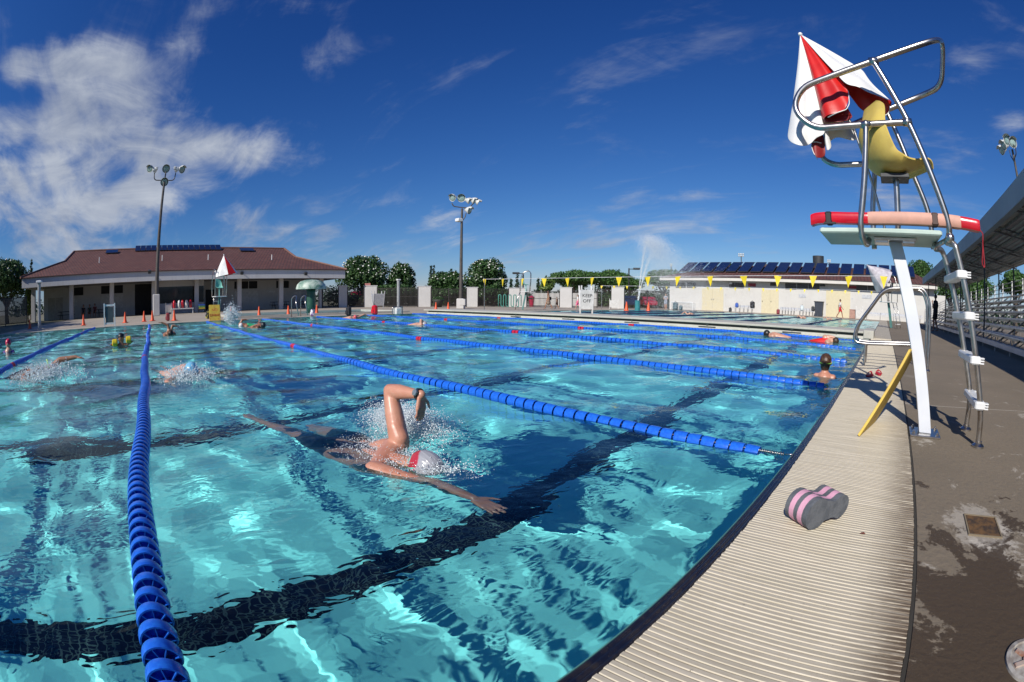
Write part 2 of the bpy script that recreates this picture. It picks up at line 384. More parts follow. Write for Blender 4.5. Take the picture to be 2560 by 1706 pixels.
def m_water():
    t=NT('pool water'); t.t.nodes.remove(t.b); o=[n for n in t.t.nodes if n.type=='OUTPUT_MATERIAL'][0]
    gl=t.n('ShaderNodeBsdfGlass'); gl.inputs['Roughness'].default_value=0; gl.inputs['IOR'].default_value=1.333; gl.inputs['Color'].default_value=(.82,.98,1,1)
    t.l(gl.outputs[0],o.inputs[0])
    n=t.noise(15,1,.5,.5); n2=t.noise(6,2,.5,.7,(1.5,1,1)); pt=t.rng(t.noise(.55,3,.5),.35,.65,.35,1.2); h=t.math('MULTIPLY',t.math('ADD',t.math('MULTIPLY',n,.17),t.math('MULTIPLY',n2,.8)),pt); bp=t.bump(h,.55,.016)
    t.l(bp,gl.inputs['Normal']); return t.m
xs=graded(XL,XW,-1.4,.125,0,.2); ys=graded(YN,YB0+.1,.9,.125,0,.2)
water=sheet('water',xs,ys,waves,m_water(),True); struct(water); water.cycles.is_caustics_caster=True
w2=sheet('water',graded(XL,XW,-5,.12,.02,.3),graded(YB1-.1,YF,20,.12,.02,.3),waves,bpy.data.materials['pool water'],True); struct(w2); w2.cycles.is_caustics_caster=True
# ---- ground, decks
def m_conc(name,c1,c2,c3,sc_=.35,joint=0,jx=0):
    t=NT(name); n=t.noise(sc_,8,.62); n2=t.noise(14,6,.6); c=t.mix(t.rng(n,.35,.65),c1,c2); c=t.mix(t.math('MULTIPLY',t.rng(n2,.5,.75),.5),c,c3)
    if joint:
        x=t.xyz()
        for ax,p in ((0,joint),(1,joint)):
            f=t.math('LESS_THAN',t.math('ABSOLUTE',t.math('SUBTRACT',t.math('FRACT',t.math('DIVIDE',x[ax],p)),.5)),.012/p); c=t.mix(t.math('MULTIPLY',f,.6),c,(.10,.09,.08))
    t.l(c,t.b.inputs['Base Color']); t.b.inputs['Roughness'].default_value=.85; t.l(t.bump(n2,.25,.01),t.b.inputs['Normal']); return t.m
CONC=m_conc('deck concrete',(.42,.36,.285),(.34,.295,.235),(.25,.22,.175),.3,3.05)
LCONC=m_conc('pale coping concrete',(.50,.485,.42),(.42,.41,.36),(.33,.32,.27),.8)
GR=m_conc('dry ground',(.20,.17,.12),(.12,.13,.06),(.10,.09,.06),.08)
mb=MB(); B=1500; a,b,c,d=XL-.3,XD,YN,YF+.3
mb.add([(-B,-B,0),(B,-B,0),(B,B,0),(-B,B,0),(a,c,0),(b,c,0),(b,d,0),(a,d,0)],[(0,1,5,4),(1,2,6,5),(2,3,7,6),(3,0,4,7)])
struct(mb.build('ground',GR))
def slab(name,x0,y0,x1,y1,z,m,th=.05): 
    mb=MB(); mb.b2((x0,y0,z-th),(x1,y1,z)); return struct(mb.build(name,m))
slab('pool_deck',-62,YN,XL-.32,62,.016,CONC,.012); slab('pool_deck',XL-.3,YF+.32,XD,60,.016,CONC,.012)
slab('pool_coping',XL-.32,YN,XL,YF+.3,.03,LCONC,.12); slab('pool_coping',XL,YF,XD,YF+.32,.03,LCONC,.12)
def m_rdeck():
    t=NT('walkway concrete'); X=t.xyz(); n=t.noise(.5,8,.62); n2=t.noise(30,6,.65); n3=t.noise(2.3,8,.68,.4); n4=t.noise(1.7,9,.74,.6); nb=t.noise(9,6,.6)
    c=t.mix(t.rng(n,.35,.65),(.225,.182,.128),(.175,.143,.10)); c=t.mix(t.math('MULTIPLY',t.rng(n2,.45,.72),.45),c,(.13,.112,.09))
    # wet brown patches near the camera end
    yy=t.rng(X[1],3.1,.3,-.20,.22); wet=t.rng(t.math('ADD',n3,yy),.49,.515,0,1,True); wet2=t.rng(t.math('ADD',nb,t.rng(X[1],4.0,1.5,-.3,.02)),.62,.64,0,1,True)
    wet=t.math('MAXIMUM',wet,wet2)
    efl=t.math('MULTIPLY',t.rng(n4,.575,.63),t.math('MULTIPLY',t.rng(X[1],8,4.5),t.rng(X[0],3.2,1.6)),True)
    # pale ring of scale round the rusty hatch
    dx=t.math('DIVIDE',t.math('SUBTRACT',X[0],.66),.20); dy=t.math('DIVIDE',t.math('SUBTRACT',X[1],2.02),.27)
    rr=t.math('SQRT',t.math('ADD',t.math('MULTIPLY',dx,dx),t.math('MULTIPLY',dy,dy))); rr=t.math('ADD',rr,t.math('MULTIPLY',t.math('SUBTRACT',n3,.5),3.2)); rr=t.math('ADD',rr,t.math('MULTIPLY',t.math('SUBTRACT',n2,.5),1.2)); ring=t.rng(rr,.95,.7)
    c=t.mix(t.math('MULTIPLY',efl,.7),c,(.50,.46,.39)); c=t.mix(t.math('MULTIPLY',wet,.9),c,(.058,.038,.020)); c=t.mix(t.math('MULTIPLY',ring,.5),c,(.52,.48,.41))
    # saw joint
    j=t.math('LESS_THAN',t.math('ABSOLUTE',t.math('SUBTRACT',t.math('SUBTRACT',X[1],t.math('MULTIPLY',X[0],.17)),4.68)),.006); c=t.mix(t.math('MULTIPLY',j,.8),c,(.6,.57,.5))
    t.l(c,t.b.inputs['Base Color']); t.l(t.rng(wet,0,1,.85,.62),t.b.inputs['Roughness']); t.l(t.bump(n2,.5,.012),t.b.inputs['Normal']); return t.m
slab('walkway',XD+.012,-6,30,80,.03,m_rdeck(),.026)
# ---- gutter: dark ribbed lip and slatted grate
t=NT('navy tile lip'); n=t.noise(20,5,.6); t.l(t.mix(t.rng(n,.4,.7),(.008,.010,.022),(.030,.026,.024)),t.b.inputs['Base Color']); t.b.inputs['Roughness'].default_value=.25; LIP=t.m
mb=MB(); prof=[]
nr=3; w_=(XG-.006-XW)/nr
pts=[(XW,-.06),(XW,.004)]
for i in range(nr):
    for q in range(5): pts.append((XW+w_*(i+q/5),.006+.007*math.sin(math.pi*q/5)+.004*i/nr))
pts+=[(XG-.006,.01),(XG-.006,-.06)]
ys_=[-2,YF-26.5,YF]
vs=[(x,y,z) for y in ys_ for x,z in pts]; n=len(pts)
mb.add(vs,[(j*n+i,j*n+i+1,(j+1)*n+i+1,(j+1)*n+i) for j in range(2) for i in range(n-1)])
struct(mb.build('gutter_lip',LIP,smooth=True))
def m_grate():
    t=NT('gutter grate plastic'); X=t.xyz(); n=t.noise(3,6,.6,0,(1,8,1)); n2=t.noise(22,6,.65); 
    c=t.mix(t.rng(n,.35,.65),(.60,.54,.42),(.50,.45,.34)); c=t.mix(t.math('MULTIPLY',t.rng(t.noise(2,3,.6,0,(.4,45,1)),.42,.62),.35),c,(.40,.34,.24)); c=t.mix(t.math('MULTIPLY',t.rng(n2,.52,.72),.35),c,(.42,.36,.25))
    e=t.rng(X[0],.04,.285,0,1,True); gr=t.math('MULTIPLY',t.rng(t.noise(3,7,.72,0,(1.5,26,1)),.36,.50),t.math('MULTIPLY',e,t.rng(X[1],6,1.5,.1,1.)),True); c=t.mix(t.math('MULTIPLY',gr,.9),c,(.085,.05,.022))
    sp=t.rng(t.noise(38,5,.7),.66,.72); c=t.mix(t.math('MULTIPLY',sp,.7),c,(.06,.05,.03))
    t.l(c,t.b.inputs['Base Color']); t.b.inputs['Roughness'].default_value=.55; t.l(t.bump(n2,.2,.004),t.b.inputs['Normal']); return t.m
GM=m_grate(); mb=MB(); pit=.0212; y=.30; random.seed(3)
while y<15.9:
    hw=.0095; zt=.032+random.uniform(-.0005,.0005); x0=XG+random.uniform(0,.004); x1=XD-.004-random.uniform(0,.003)
    pr=[(-hw,0),(-hw,.0185),(-hw+.0022,.021),(hw-.0022,.0205),(hw,.0180),(hw,0)]
    vs=[(x0,y+a,zt-.021+b) for a,b in pr]+[(x1,y+a,zt-.021+b) for a,b in pr]
    mb.add(vs,[(i,i+1,7+i,6+i) for i in range(5)]+[(0,5,4,3,2,1),(6,7,8,9,10,11)]); y+=pit
t=NT('far grate plastic'); X=t.xyz(); s=t.math('SINE',t.math('MULTIPLY',X[1],2*math.pi/pit)); n=t.noise(3,6,.6,0,(1,8,1))
t.l(t.mix(t.rng(s,-1,-.4,.55,0),t.mix(t.rng(n,.35,.65),(.54,.49,.385),(.45,.40,.30)),(.12,.10,.07)),t.b.inputs['Base Color']); t.b.inputs['Roughness'].default_value=.6
mb.k=1; mb.b2((XG,15.9,.0),(XD-.004,YF,.03))
struct(mb.build('gutter_grate',[GM,t.m]))
mb=MB(); mb.b2((XG-.006,-2,-.20),(XD+.012,YF,-.05)); mb.b2((XD-.003,-2,-.05),(XD+.012,YF,.026)); struct(mb.build('gutter_channel',pm('gutter channel',(.05,.045,.035),.8)))
# ---- bulkhead across the pool
cream=m_conc('bulkhead cream',(.60,.58,.50),(.52,.50,.43),(.38,.36,.29),2)
dkg=pm('bulkhead recess',(.04,.055,.05),.6)
t=thing('bulkhead','long pale concrete bulkhead walkway with a dark slot crossing the pool beyond the lanes','bulkhead',((XL+XW)/2,(YB0+YB1)/2,0))
mb=MB(); mb.b2((XL-.3,YB0,.165),(XW-.22,YB1,.235),bev=.012); mb.build('deck_slab',LCONC,t)
mb=MB(); mb.b2((XL+.02,YB0+.01,-.5),(XW-.02,YB0+.16,.085)); mb.b2((XL+.02,YB1-.16,-.5),(XW-.02,YB1-.01,.085)); mb.build('water_lip',cream,t)
mb=MB(); mb.b2((XL+.02,YB0+.13,.085),(XW-.25,YB1-.13,.165)); mb.build('slot',dkg,t)
mb=MB(); mb.b2((XW-.215,YB0-.02,.02),(XW+.14,YB1,.27),bev=.01); mb.build('end_block',LCONC,t)
brk=MB(); brk.box((0,0,0),(.05,.08,.05)); brk.box((0,0,.03),(.11,.06,.02))
for i in range(14): 
    o=brk.build('rope_bracket',dkg,t,local=True) if i==0 else None
    if i==0: b0=o
    else: o=b0.copy(); col.objects.link(o)
    o.location=Vector((-21.8+i*1.55,YB0+.05,.10))-t.location
for s_,px in (('5',(2235/3.677+1060,620+655/3.677)),('6',(1600+245/3.677,620+657/3.677)),('7',(1600+905/3.677,620+685/3.677)),('8',(1600+1645/3.677,620+722/3.677))):
    p=gz(*px,.235); p.y=min(max(p.y,YB0+.4),YB1-.4); text(s_,'lane_number',.62,dkgrey,t,Vector((p.x,p.y,.236))-t.location,(0,0,0),.001)
for i in range(5):
    mb=MB(); x=-3.2-3.1*i; mb.b2((x-.33,YB0+.004,.02),(x+.33,YB0+.012,.06)); mb.build('depth_plate',dkgrey,t)
# ================================================================ LANE ROPES
def m_blue(name,c1,c2):
    t=NT(name); n=t.noise(60,5,.6); c=t.mix(t.rng(n,.35,.7),c1,c2); t.l(c,t.b.inputs['Base Color']); t.b.inputs['Roughness'].default_value=.28; t.b.inputs['Coat Weight'].default_value=.3; t.l(t.bump(n,.15,.003),t.b.inputs['Normal']); return t.m
BLUE=m_blue('blue float plastic',(.012,.10,.60),(.02,.17,.72)); RED=m_blue('red float plastic',(.6,.012,.05),(.5,.02,.06))
def float_mesh(rad,wd,mat_,name,n=26,fins=8):
    mb=MB(); ax=Matrix.Rotation(math.pi/2,3,'Y')
    r=rad; a=wd/2
    # outer ring with rounded rim, open in the middle, and a web disc at one side
    mb.lathe([(r*.80,-a),(r*.97,-a*1.0),(r,-a*.6),(r,a*.6),(r*.97,a),(r*.88,a),(r*.86,a*.6),(r*.84,-a*.4),(r*.80,-a)],n=n,axis=ax)
    mb.lathe([(r*.22,-a*.12),(r*.84,-a*.12),(r*.84,a*.08),(r*.22,a*.08)],n=n,axis=ax)
    mb.lathe([(r*.24,-a*1.5),(r*.24,a*1.7),(r*.16,a*1.7),(r*.16,-a*1.5)],n=10,axis=ax)
    for i in range(fins):
        t=2*math.pi*i/fins; M=Matrix.Rotation(t,3,'X'); mb.box(M@Vector((a*.25,0,r*.54)),(a*1.5,.003,r*.62),M)
    me=mb.build(name,mat_,smooth=True,ang=35); return me
def arc_mesh():   # open scroll inside the large near floats
    pass
protos={}
def rope(Y,x0,x1,pitch,rad,wd,label,marks,n,sag=.0):
    t=thing('lane_rope',label,'lane rope',((x0+x1)/2,Y,0),0,'blue floating lane ropes')
    key=(rad,wd,n)
    if key not in protos:
        protos[key]=[float_mesh(rad,wd,BLUE,'float',n).data,float_mesh(rad,wd,RED,'float',n).data]
        for o in [o for o in bpy.data.objects if o.name.startswith('float') and o.parent is None]: bpy.data.objects.remove(o)
    mb=MB(); mb.tube([(x0-.3,Y,.012),(x1+.0,Y,.012)],.004,6); mb.build('cable',steel,t)
    rx=random.Random(int(Y*10)+50); xs_=[]; x=x1-.12
    while x>x0: xs_.append(x); x-=pitch
    rest=MB(); rest_v=[];rest_f=[]
    for i,x in enumerate(xs_):
        yy=Y+.02*math.sin(x*.9+Y)+.008*math.sin(x*3.1); zz=(.010 if rad<.06 else .004)+.006*math.sin(x*2.3+Y)-(.034*max(0,1-(-.6-x)/2.0)**1.2 if Y>0 else 0)
        if i<100 :
            red=any(abs(x-m)<pitch*.8 for m in marks)
            o=bpy.data.objects.new('float',protos[key][1 if red else 0]); col.objects.link(o); o.parent=t
            o.location=(x-t.location.x,yy-Y,zz); o.rotation_euler=(rx.uniform(0,6.28),rx.uniform(-.05,.05),rx.uniform(-.06,.06)); o.cycles.is_caustics_receiver=True
        else: rest_v.append((x,yy,zz))
    if rest_v:
        src=float_mesh(rad,wd,BLUE,'tmp',12,0); me=src.data; c=np.array([v.co[:] for v in me.vertices]); f=[tuple(p.vertices) for p in me.polygons]; bpy.data.objects.remove(src)
        vs=[];fs=[];mi=[]
        for j,q in enumerate(rest_v):
            o_=len(vs); vs+=[tuple(p) for p in (c+np.array(q)-np.array(t.location))]; fs+=[tuple(i+o_ for i in g) for g in f]; mi+=[1 if any(abs(q[0]-m)<pitch*.9 for m in marks) else 0]*len(f)
        me=bpy.data.meshes.new('floats'); me.from_pydata(vs,[],fs); me.materials.append(BLUE); me.materials.append(RED); me.polygons.foreach_set('material_index',mi); me.polygons.foreach_set('use_smooth',[True]*len(fs))
        o=bpy.data.objects.new('float_string',me); col.objects.link(o); o.parent=t; o['kind']='stuff'; o.cycles.is_caustics_receiver=True
    return t
LY=[-3.02+2.859*i for i in range(7)]
rope(LY[0],XL+.5,-2.0,.085,.066,.040,'blue lane rope nearest the left edge of the photo, in the shaded water',[-8.6,-18],20)
rope(LY[1],XL+.5,-.75,.085,.063,.040,'blue lane rope running straight away from the bottom edge left of the swimmer',[-8.3,-18],28)
LB=['blue lane rope just beyond the raised arm of the big swimmer','second blue lane rope beyond the big swimmer','third blue lane rope beyond the big swimmer, ending behind the boy','fourth blue lane rope beyond the big swimmer','blue lane rope farthest off, beside the concrete bulkhead']
for i in range(5):
    Y=LY[2+i]; mk=[(gz(718,872,0).x if i==0 else 0)]
    pxs={0:[(717,870)],1:[(1031,849),(754,816)],2:[(1269,834),(926,808)],3:[(1446,822),(1080,802)],4:[(1576,814.5),(1217,797)]}[i]
    rope(Y,XL+.5,-.62,.100 if i<2 else .112,.049,.086 if i<2 else .09,LB[i],[gz(*p).x for p in pxs],22 if i<2 else 14)
# spring tension link of the second rope
mb=MB(); 
for i in range(16): mb.tube([(-.72+.012*i,LY[2]+.012*math.cos(a),.012+.012*math.sin(a)) for a in [j*math.pi/3 for j in range(6)]],.0025,5,closed=True)
mb.tube([(-.53,LY[2],.012),(-.47,LY[2],.02)],.004,6)
par=[o for o in bpy.data.objects if o.get('label')==LB[0]][0]; mb.build('tension_spring',steel,par,smooth=True)
# ================================================================ NEAR OBJECTS ON THE DECK
CY=3.4; FYY=4.02   # near and far side planes of the guard chair
def tubes(name,pts,r,par,mat_=None,bend=.12,n=14): mb=MB(); mb.tube(pts,r,n,bend); return mb.build(name,mat_ or steel,par,smooth=True,ang=60)
ch=thing('lifeguard_chair','tall steel lifeguard chair with yellow seat and white leaning post beside the pull buoy','lifeguard chair',(.43,3.6,.03),0,'lifeguard chairs round the pools')
mb=MB(); mb.box((.43,3.6,.037),(.26,.26,.014),bev=.004); mb.build('base_plate',steel,ch)
for dx in (-.1,.1):
    for dy in (-.1,.1): mb=MB(); mb.lathe([(.014,0),(.014,.012),(.007,.014),(.007,.024),(0,.024)],(.43+dx,3.6+dy,.044),8); mb.build('anchor_bolt',steel,ch)
ct=gy(2237,597,3.68); tp=Vector((ct.x,3.68,1.352)); ww=.052
mb=MB(); b0=Vector((.43,3.6,.044)); mb.hexa([b0+Vector((x,y,0)) for x,y in ((-ww,-ww),(ww,-ww),(ww,ww),(-ww,ww))]+[tp+Vector((x,y,0)) for x,y in ((-ww,-ww),(ww,-ww),(ww,ww),(-ww,ww))])
mb.build('post',pm('white powder coat',(.66,.69,.73),.4,c2=(.60,.63,.68),ns=3),ch,bevel=.006)
mb=MB(); mb.box((tp.x,3.68,1.358),(.34,.30,.02)); mb.box((tp.x-.11,3.58,1.345),(.10,.05,.03)); mb.box((tp.x+.11,3.58,1.345),(.10,.05,.03)); mb.build('mounting_bracket',steel,ch,bevel=.003)
mb=MB(); mb.b2((-.49,3.40,1.37),(.47,4.04,1.408),bev=.01); mb.build('platform',pm('pale green fibreglass',(.50,.62,.55),.5,c2=(.42,.53,.47),ns=3,bump=.1),ch)
def g(u,v,Y): return gy(1950+u/2.8,60+v/2.8,Y)
rt=.025
# near-side arm loop, wrapping round the front end to the far side and back
A=[g(865,690,CY),g(602,705,CY),g(230,735,CY),g(88,600,CY),g(150,445,CY),g(640,265,CY),g(1085,112,CY+.02)]
Bf=[g(1140,118,CY+.3),g(1130,440,FYY-.15),g(1000,500,FYY),g(790,585,FYY)]
lf=[g(520,700,FYY),g(300,800,FYY),g(290,945,FYY),g(385,990,FYY),g(640,980,FYY)]
tubes('arm_rail',A+Bf+lf,rt,ch,bend=.13)
tubes('front_post',[g(602,720,CY),g(590,1100,CY),g(562,1400,CY),g(578,1510,CY+.02),g(612,1548,CY+.08)+Vector((0,0,.0)),Vector((g(600,1540,CY).x+.02,3.55,1.345))],rt,ch,bend=.05)
tubes('front_post',[g(665,990,FYY),g(645,1320,FYY),Vector((g(645,1320,FYY).x,FYY,1.34))],rt,ch)
nb=[g(660,275,CY),g(900,690,CY),g(1040,1010,CY),g(1170,1360,CY),g(1190,1460,CY),Vector((g(1170,1500,CY).x,CY+.06,1.33))]
tubes('back_post',nb,rt,ch,bend=.12)
tubes('back_post',[g(735,590,FYY),g(930,1050,FYY),g(1045,1330,FYY),Vector((g(1060,1370,FYY).x,FYY,1.36))],rt,ch)
for p in (g(602,705,CY),g(890,690,CY),g(655,262,CY)): mb=MB(); mb.ball(p,.034,12,8); mb.tube([p-Vector((.04,0,0)),p+Vector((.04,0,0))],.030,12); mb.build('tee_joint',steel,ch,smooth=True)
mb=MB(); p=g(1190,1500,CY); mb.ball(p,.038); mb.ball(Vector((p.x-.09,CY+.3,p.z-.02)),.03); mb.tube([p,(p.x-.09,CY+.3,p.z-.02)],.018,10); mb.build('tee_joint',steel,ch,smooth=True)
# ladder
z7=lambda a,b:(2200+a/2.3056,320+b/2.3056)
n0=[gy(*z7(*q),3.38) for q in ((432,672),(478,860),(520,1080),(552,1330))]+[gy(1950+1212/2.413,500+1310/2.413,3.38),gy(1950+1190/2.413,500+1500/2.413,3.38)]
f0=[gy(*z7(*q),3.90) for q in ((360,700),(400,850),(452,1080),(492,1330))]+[gy(1950+1150/2.413,500+1180/2.413,3.89),gy(1950+1120/2.413,500+1385/2.413,3.88)]
n0.insert(0,Vector((g(1190,1500,CY).x,CY+.03,1.33))); f0.insert(0,Vector((g(1190,1500,CY).x-.08,CY+.35,1.33)))
for P_ in (n0,f0):
    P_[-1].z=.035; tubes('ladder_rail',P_,rt*.95,ch,rust_steel,bend=.2)
for P_ in (n0,f0): mb=MB(); mb.lathe([(.055,0),(.055,.012),(.03,.028),(.03,.04)],(P_[-1].x,P_[-1].y,.03),14); mb.build('foot_flange',steel,ch,smooth=True,ang=40)
for zc in (1.12,.86,.585,.30):
    def at(P_,z):
        for a,b in zip(P_,P_[1:]):
            if (a.z-z)*(b.z-z)<=0: return a.lerp(b,(a.z-z)/((a.z-b.z) or 1))
        return P_[-1]
    a,b=at(n0,zc),at(f0,zc+.01); c=(a+b)/2
    mb=MB(); Mx=Matrix.Rotation(math.atan2(b.x-a.x,b.y-a.y)*-1,3,'Z'); mb.box(c+Vector((-.01,0,0)),(.09,.60,.055),Mx,bev=.01)
    for yy in (-.27,.27):
        for k in range(3): mb.box(c+Mx@Vector((.045,yy,0))+Vector((0,0,-.016+.016*k)),(.035,.05,.008),Mx)
    mb.build('ladder_step',plastic_w,ch)
# seat and its pedestal
def smooth_curve(P,n=8):
    out=[]
    for i in range(len(P)-1):
        p0,p1,p2,p3=P[max(i-1,0)],P[i],P[i+1],P[min(i+2,len(P)-1)]
        for j in range(n):
            t=j/n; out.append(tuple(.5*((2*b)+(-a+c)*t+(2*a-5*b+4*c-d)*t*t+(-a+3*b-3*c+d)*t**3) for a,b,c,d in zip(p0,p1,p2,p3)))
    out.append(P[-1]); return out
SY=3.66
def shell(name,prof,halfw,mat_,par,thick=.008,cx=0,cy=0,rot=0,z=0):
    C=smooth_curve(prof,7); m=len(C); n=13; vs=[]
    M=Matrix.Rotation(rot,3,'Z')
    for layer in (0,1):
        for i,(x,zz,hw,cup) in enumerate(C):
            for j in range(n):
                s=-1+2*j/(n-1); a=i/(m-1)
                y=s*hw; e=abs(s)**3*cup
                nx,nz=C[min(i+1,m-1)][0]-C[max(i-1,0)][0],C[min(i+1,m-1)][1]-C[max(i-1,0)][1]; l=math.hypot(nx,nz) or 1; nx,nz=nz/l*-1,nx/l
                if nz<0 and False: nx,nz=-nx,-nz
                off=e-(thick if layer else 0)
                v=M@Vector((x+nx*off,y,zz+nz*off))+Vector((cx,cy,z)); vs.append(v)
    fs=[]
    for i in range(m-1):
        for j in range(n-1):
            a=i*n+j; fs.append((a,a+1,a+n+1,a+n)); b=m*n; fs.append((b+a,b+a+n,b+a+n+1,b+a+1))
    ed=[i*n for i in range(m)]+[(m-1)*n+j for j in range(1,n)]+[i*n+n-1 for i in range(m-2,-1,-1)]+[j for j in range(n-2,0,-1)]
    for a,b in zip(ed,ed[1:]+ed[:1]): fs.append((a,b,b+m*n,a+m*n))
    mb=MB(); mb.add(vs,fs); return mb.build(name,mat_,par,smooth=True,ang=50)
st,sb,sf=g(610,590,SY),g(800,1055,SY),g(1005,985,SY)
yel=pm('yellow moulded plastic',(.72,.55,.13),.42,c2=(.62,.47,.12),ns=5,bump=.08,bs=60)
x0=st.x
prof=[(st.x+.02,st.z-.01,.10,.0),(st.x+.0,st.z-.06,.17,.03),(g(585,800,SY).x,g(585,800,SY).z,.20,.06),(g(640,985,SY).x+.01,g(640,985,SY).z,.21,.08),(sb.x-.06,sb.z+.005,.22,.08),(sb.x+.07,sb.z+.015,.22,.06),(sf.x-.04,sf.z+.0,.21,.03),(sf.x+.02,sf.z-.03,.18,.0)]
pcx=sb.x; shell('seat',[(a-pcx,b,c*1.12,d) for a,b,c,d in prof],.2,yel,ch,.012,pcx,SY,R(33))
mb=MB(); mb.box((sb.x,SY,sb.z-.03),(.24,.2,.03)); mb.box((sb.x,SY,sb.z-.012),(.16,.14,.02)); mb.build('seat_mount',dkgrey,ch,bevel=.004)
pb=Vector((g(812,1300,SY).x,SY,1.405)); tubes('pedestal',[pb,(sb.x+.01,SY,sb.z-.035)],.026,ch)
# ---- folded umbrella tied behind the seat
RC=pm('red vinyl canvas',(.62,.018,.014),.38,c2=(.52,.015,.012),ns=8,bump=.25,bs=7); WC=pm('white vinyl canvas',(.80,.80,.78),.42,c2=(.70,.71,.71),ns=5,bump=.3,bs=6)
um=thing('umbrella','red and white umbrella half folded behind the yellow lifeguard seat, drooping from its tilted pole','umbrella',g(735,1310,3.85),0)
apex=g(143,75,3.78)
pole0=Vector((g(735,1310,3.85).x,3.85,1.41))
tubes('pole',[pole0,g(520,750,3.85),apex+Vector((.02,0,-.03))],.011,um,steel,0)
mb=MB(); mb.ball(apex,.022); mb.build('finial',plastic_w,um,smooth=True)
# canopy gores: each a hanging fold between two ribs, points given by where their lower edges hang
def gore(name,pts,mat_,y0=3.7,amp=.02,seed=0):
    rx=random.Random(seed); E=[Vector(p) for p in pts]; m=10; n=len(E); vs=[];fs=[]
    for i in range(m+1):
        t=i/m
        for j in range(n):
            p=apex.lerp(E[j],t); fold=math.sin(j*2.2+seed)*amp*t + (rx.random()-.5)*amp*.25*t
            p=p+Vector((fold*.4,fold*1.6-math.sin(math.pi*t)*.02,-math.sin(math.pi*t)*.015*(1+math.cos(j)))); vs.append(p)
    for i in range(m):
        for j in range(n-1): fs.append((i*n+j,i*n+j+1,(i+1)*n+j+1,(i+1)*n+j))
    mb=MB(); mb.add(vs,fs); o=mb.build(name,mat_,um,smooth=True)
    so_=o.modifiers.new('thick','SOLIDIFY'); so_.thickness=.004; sb_=o.modifiers.new('sub','SUBSURF'); sb_.levels=1; sb_.render_levels=2
    return o
gore('canopy_panel',[g(38,790,3.66),g(75,838,3.60),g(160,872,3.58),g(205,845,3.62),g(255,795,3.62),g(330,790,3.62),g(300,690,3.64)],WC,seed=1)
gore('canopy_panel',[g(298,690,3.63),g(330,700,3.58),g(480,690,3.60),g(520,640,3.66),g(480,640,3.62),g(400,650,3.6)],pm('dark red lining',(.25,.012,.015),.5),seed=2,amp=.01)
gore('canopy_panel',[g(300,690,3.60),g(335,650,3.54),g(400,620,3.50),g(462,605,3.52),g(487,560,3.55),g(478,470,3.58),g(440,410,3.6)],RC,seed=3,amp=.025)
gore('canopy_panel',[g(430,390,3.60),g(475,440,3.56),g(540,420,3.55),g(620,500,3.60),g(700,505,3.66),g(800,555,3.75),g(700,480,3.8),g(610,380,3.8),g(580,320,3.84)],WC,seed=4,amp=.03)
gore('canopy_panel',[g(480,450,3.75),g(540,600,3.78),g(650,640,3.82),g(730,650,3.82),g(765,620,3.80),g(775,570,3.80),g(800,556,3.78)],RC,seed=5,amp=.012)
gore('canopy_panel',[g(330,790,3.70),g(365,850,3.68),g(345,905,3.66),g(310,880,3.7),g(370,780,3.78),g(460,815,3.85),g(535,832,3.92),g(540,760,3.95)],WC,seed=6,amp=.02)
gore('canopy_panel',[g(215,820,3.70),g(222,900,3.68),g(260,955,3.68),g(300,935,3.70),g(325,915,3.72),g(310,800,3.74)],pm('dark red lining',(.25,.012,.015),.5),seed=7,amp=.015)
def edgeline(pts): mb=MB(); mb.tube(pts,.004,6,.02); return mb.build('piping',plastic_w,um,smooth=True)
edgeline([g(335,655,3.53),g(400,622,3.49),g(465,600,3.51),g(486,560,3.54),g(478,470,3.57)])
edgeline([g(715,648,3.8),g(752,635,3.79),g(768,605,3.79),g(766,575,3.79)])
edgeline([g(218,850,3.67),g(235,905,3.66),g(262,948,3.66)]); edgeline([g(212,830,3.67),g(250,825,3.66),g(290,835,3.67)])
mb=MB(); mb.box(g(470,650,3.7),(.03,.03,.05)); mb.build('runner',dkgrey,um)
# ---- rescue tube lying on the platform
rtb=thing('rescue_tube','red rescue tube with a pink middle sleeve lying across the lifeguard chair platform','rescue tube',(.1,3.3,1.45))
def slabcurve(name,us,mat_,hw=.05,hh=.038,y=3.44,r=1):
    pts=[gy(u,v,y) for u,v in us]; mb=MB(); C=smooth_curve([tuple(p) for p in pts],5); vs=[];n=len(C)
    ring=[(-1,-.55),(-.8,-1),(.8,-1),(1,-.55),(1,.55),(.8,1),(-.8,1),(-1,.55)]
    for i,c in enumerate(C):
        sc_=1 if 0<i<n-1 else .96
        for a,b in ring: vs.append((c[0],c[1]+a*hw*sc_,c[2]+b*hh*sc_))
    fs=[(i*8+j,i*8+(j+1)%8,(i+1)*8+(j+1)%8,(i+1)*8+j) for i in range(n-1) for j in range(8)]+[tuple(range(8)),tuple((n-1)*8+j for j in range(7,-1,-1))]
    mb.add(vs,fs); o=mb.build(name,mat_,rtb,smooth=True,ang=50); return o
redv=pm('glossy red vinyl',(.62,.006,.02),.22,c2=(.5,.006,.02),ns=6,bump=.12,bs=9,coat=.4)
slabcurve('red_end',[(2029,553),(2045,548),(2080,546),(2120,547),(2175,548)],redv)
slabcurve('sleeve',[(2170,547),(2240,547),(2300,549),(2360,553),(2400,558)],pm('faded pink canvas',(.62,.33,.25),.6,c2=(.55,.30,.23),ns=12),hw=.053,hh=.040)
slabcurve('red_end',[(2396,557),(2420,561),(2447,567)],redv)
mb=MB(); 
c=gy(2073,547,3.44); mb.box(c,(.055,.112,.085),bev=.01); mb.box(c+Vector((.01,-.05,-.04)),(.09,.03,.012)); mb.build('strap',black,rtb)
c=gy(2336,551,3.44); mb=MB(); mb.box(c,(.055,.114,.086),bev=.008); mb.build('strap',pm('brown strap',(.09,.05,.04),.6),rtb)
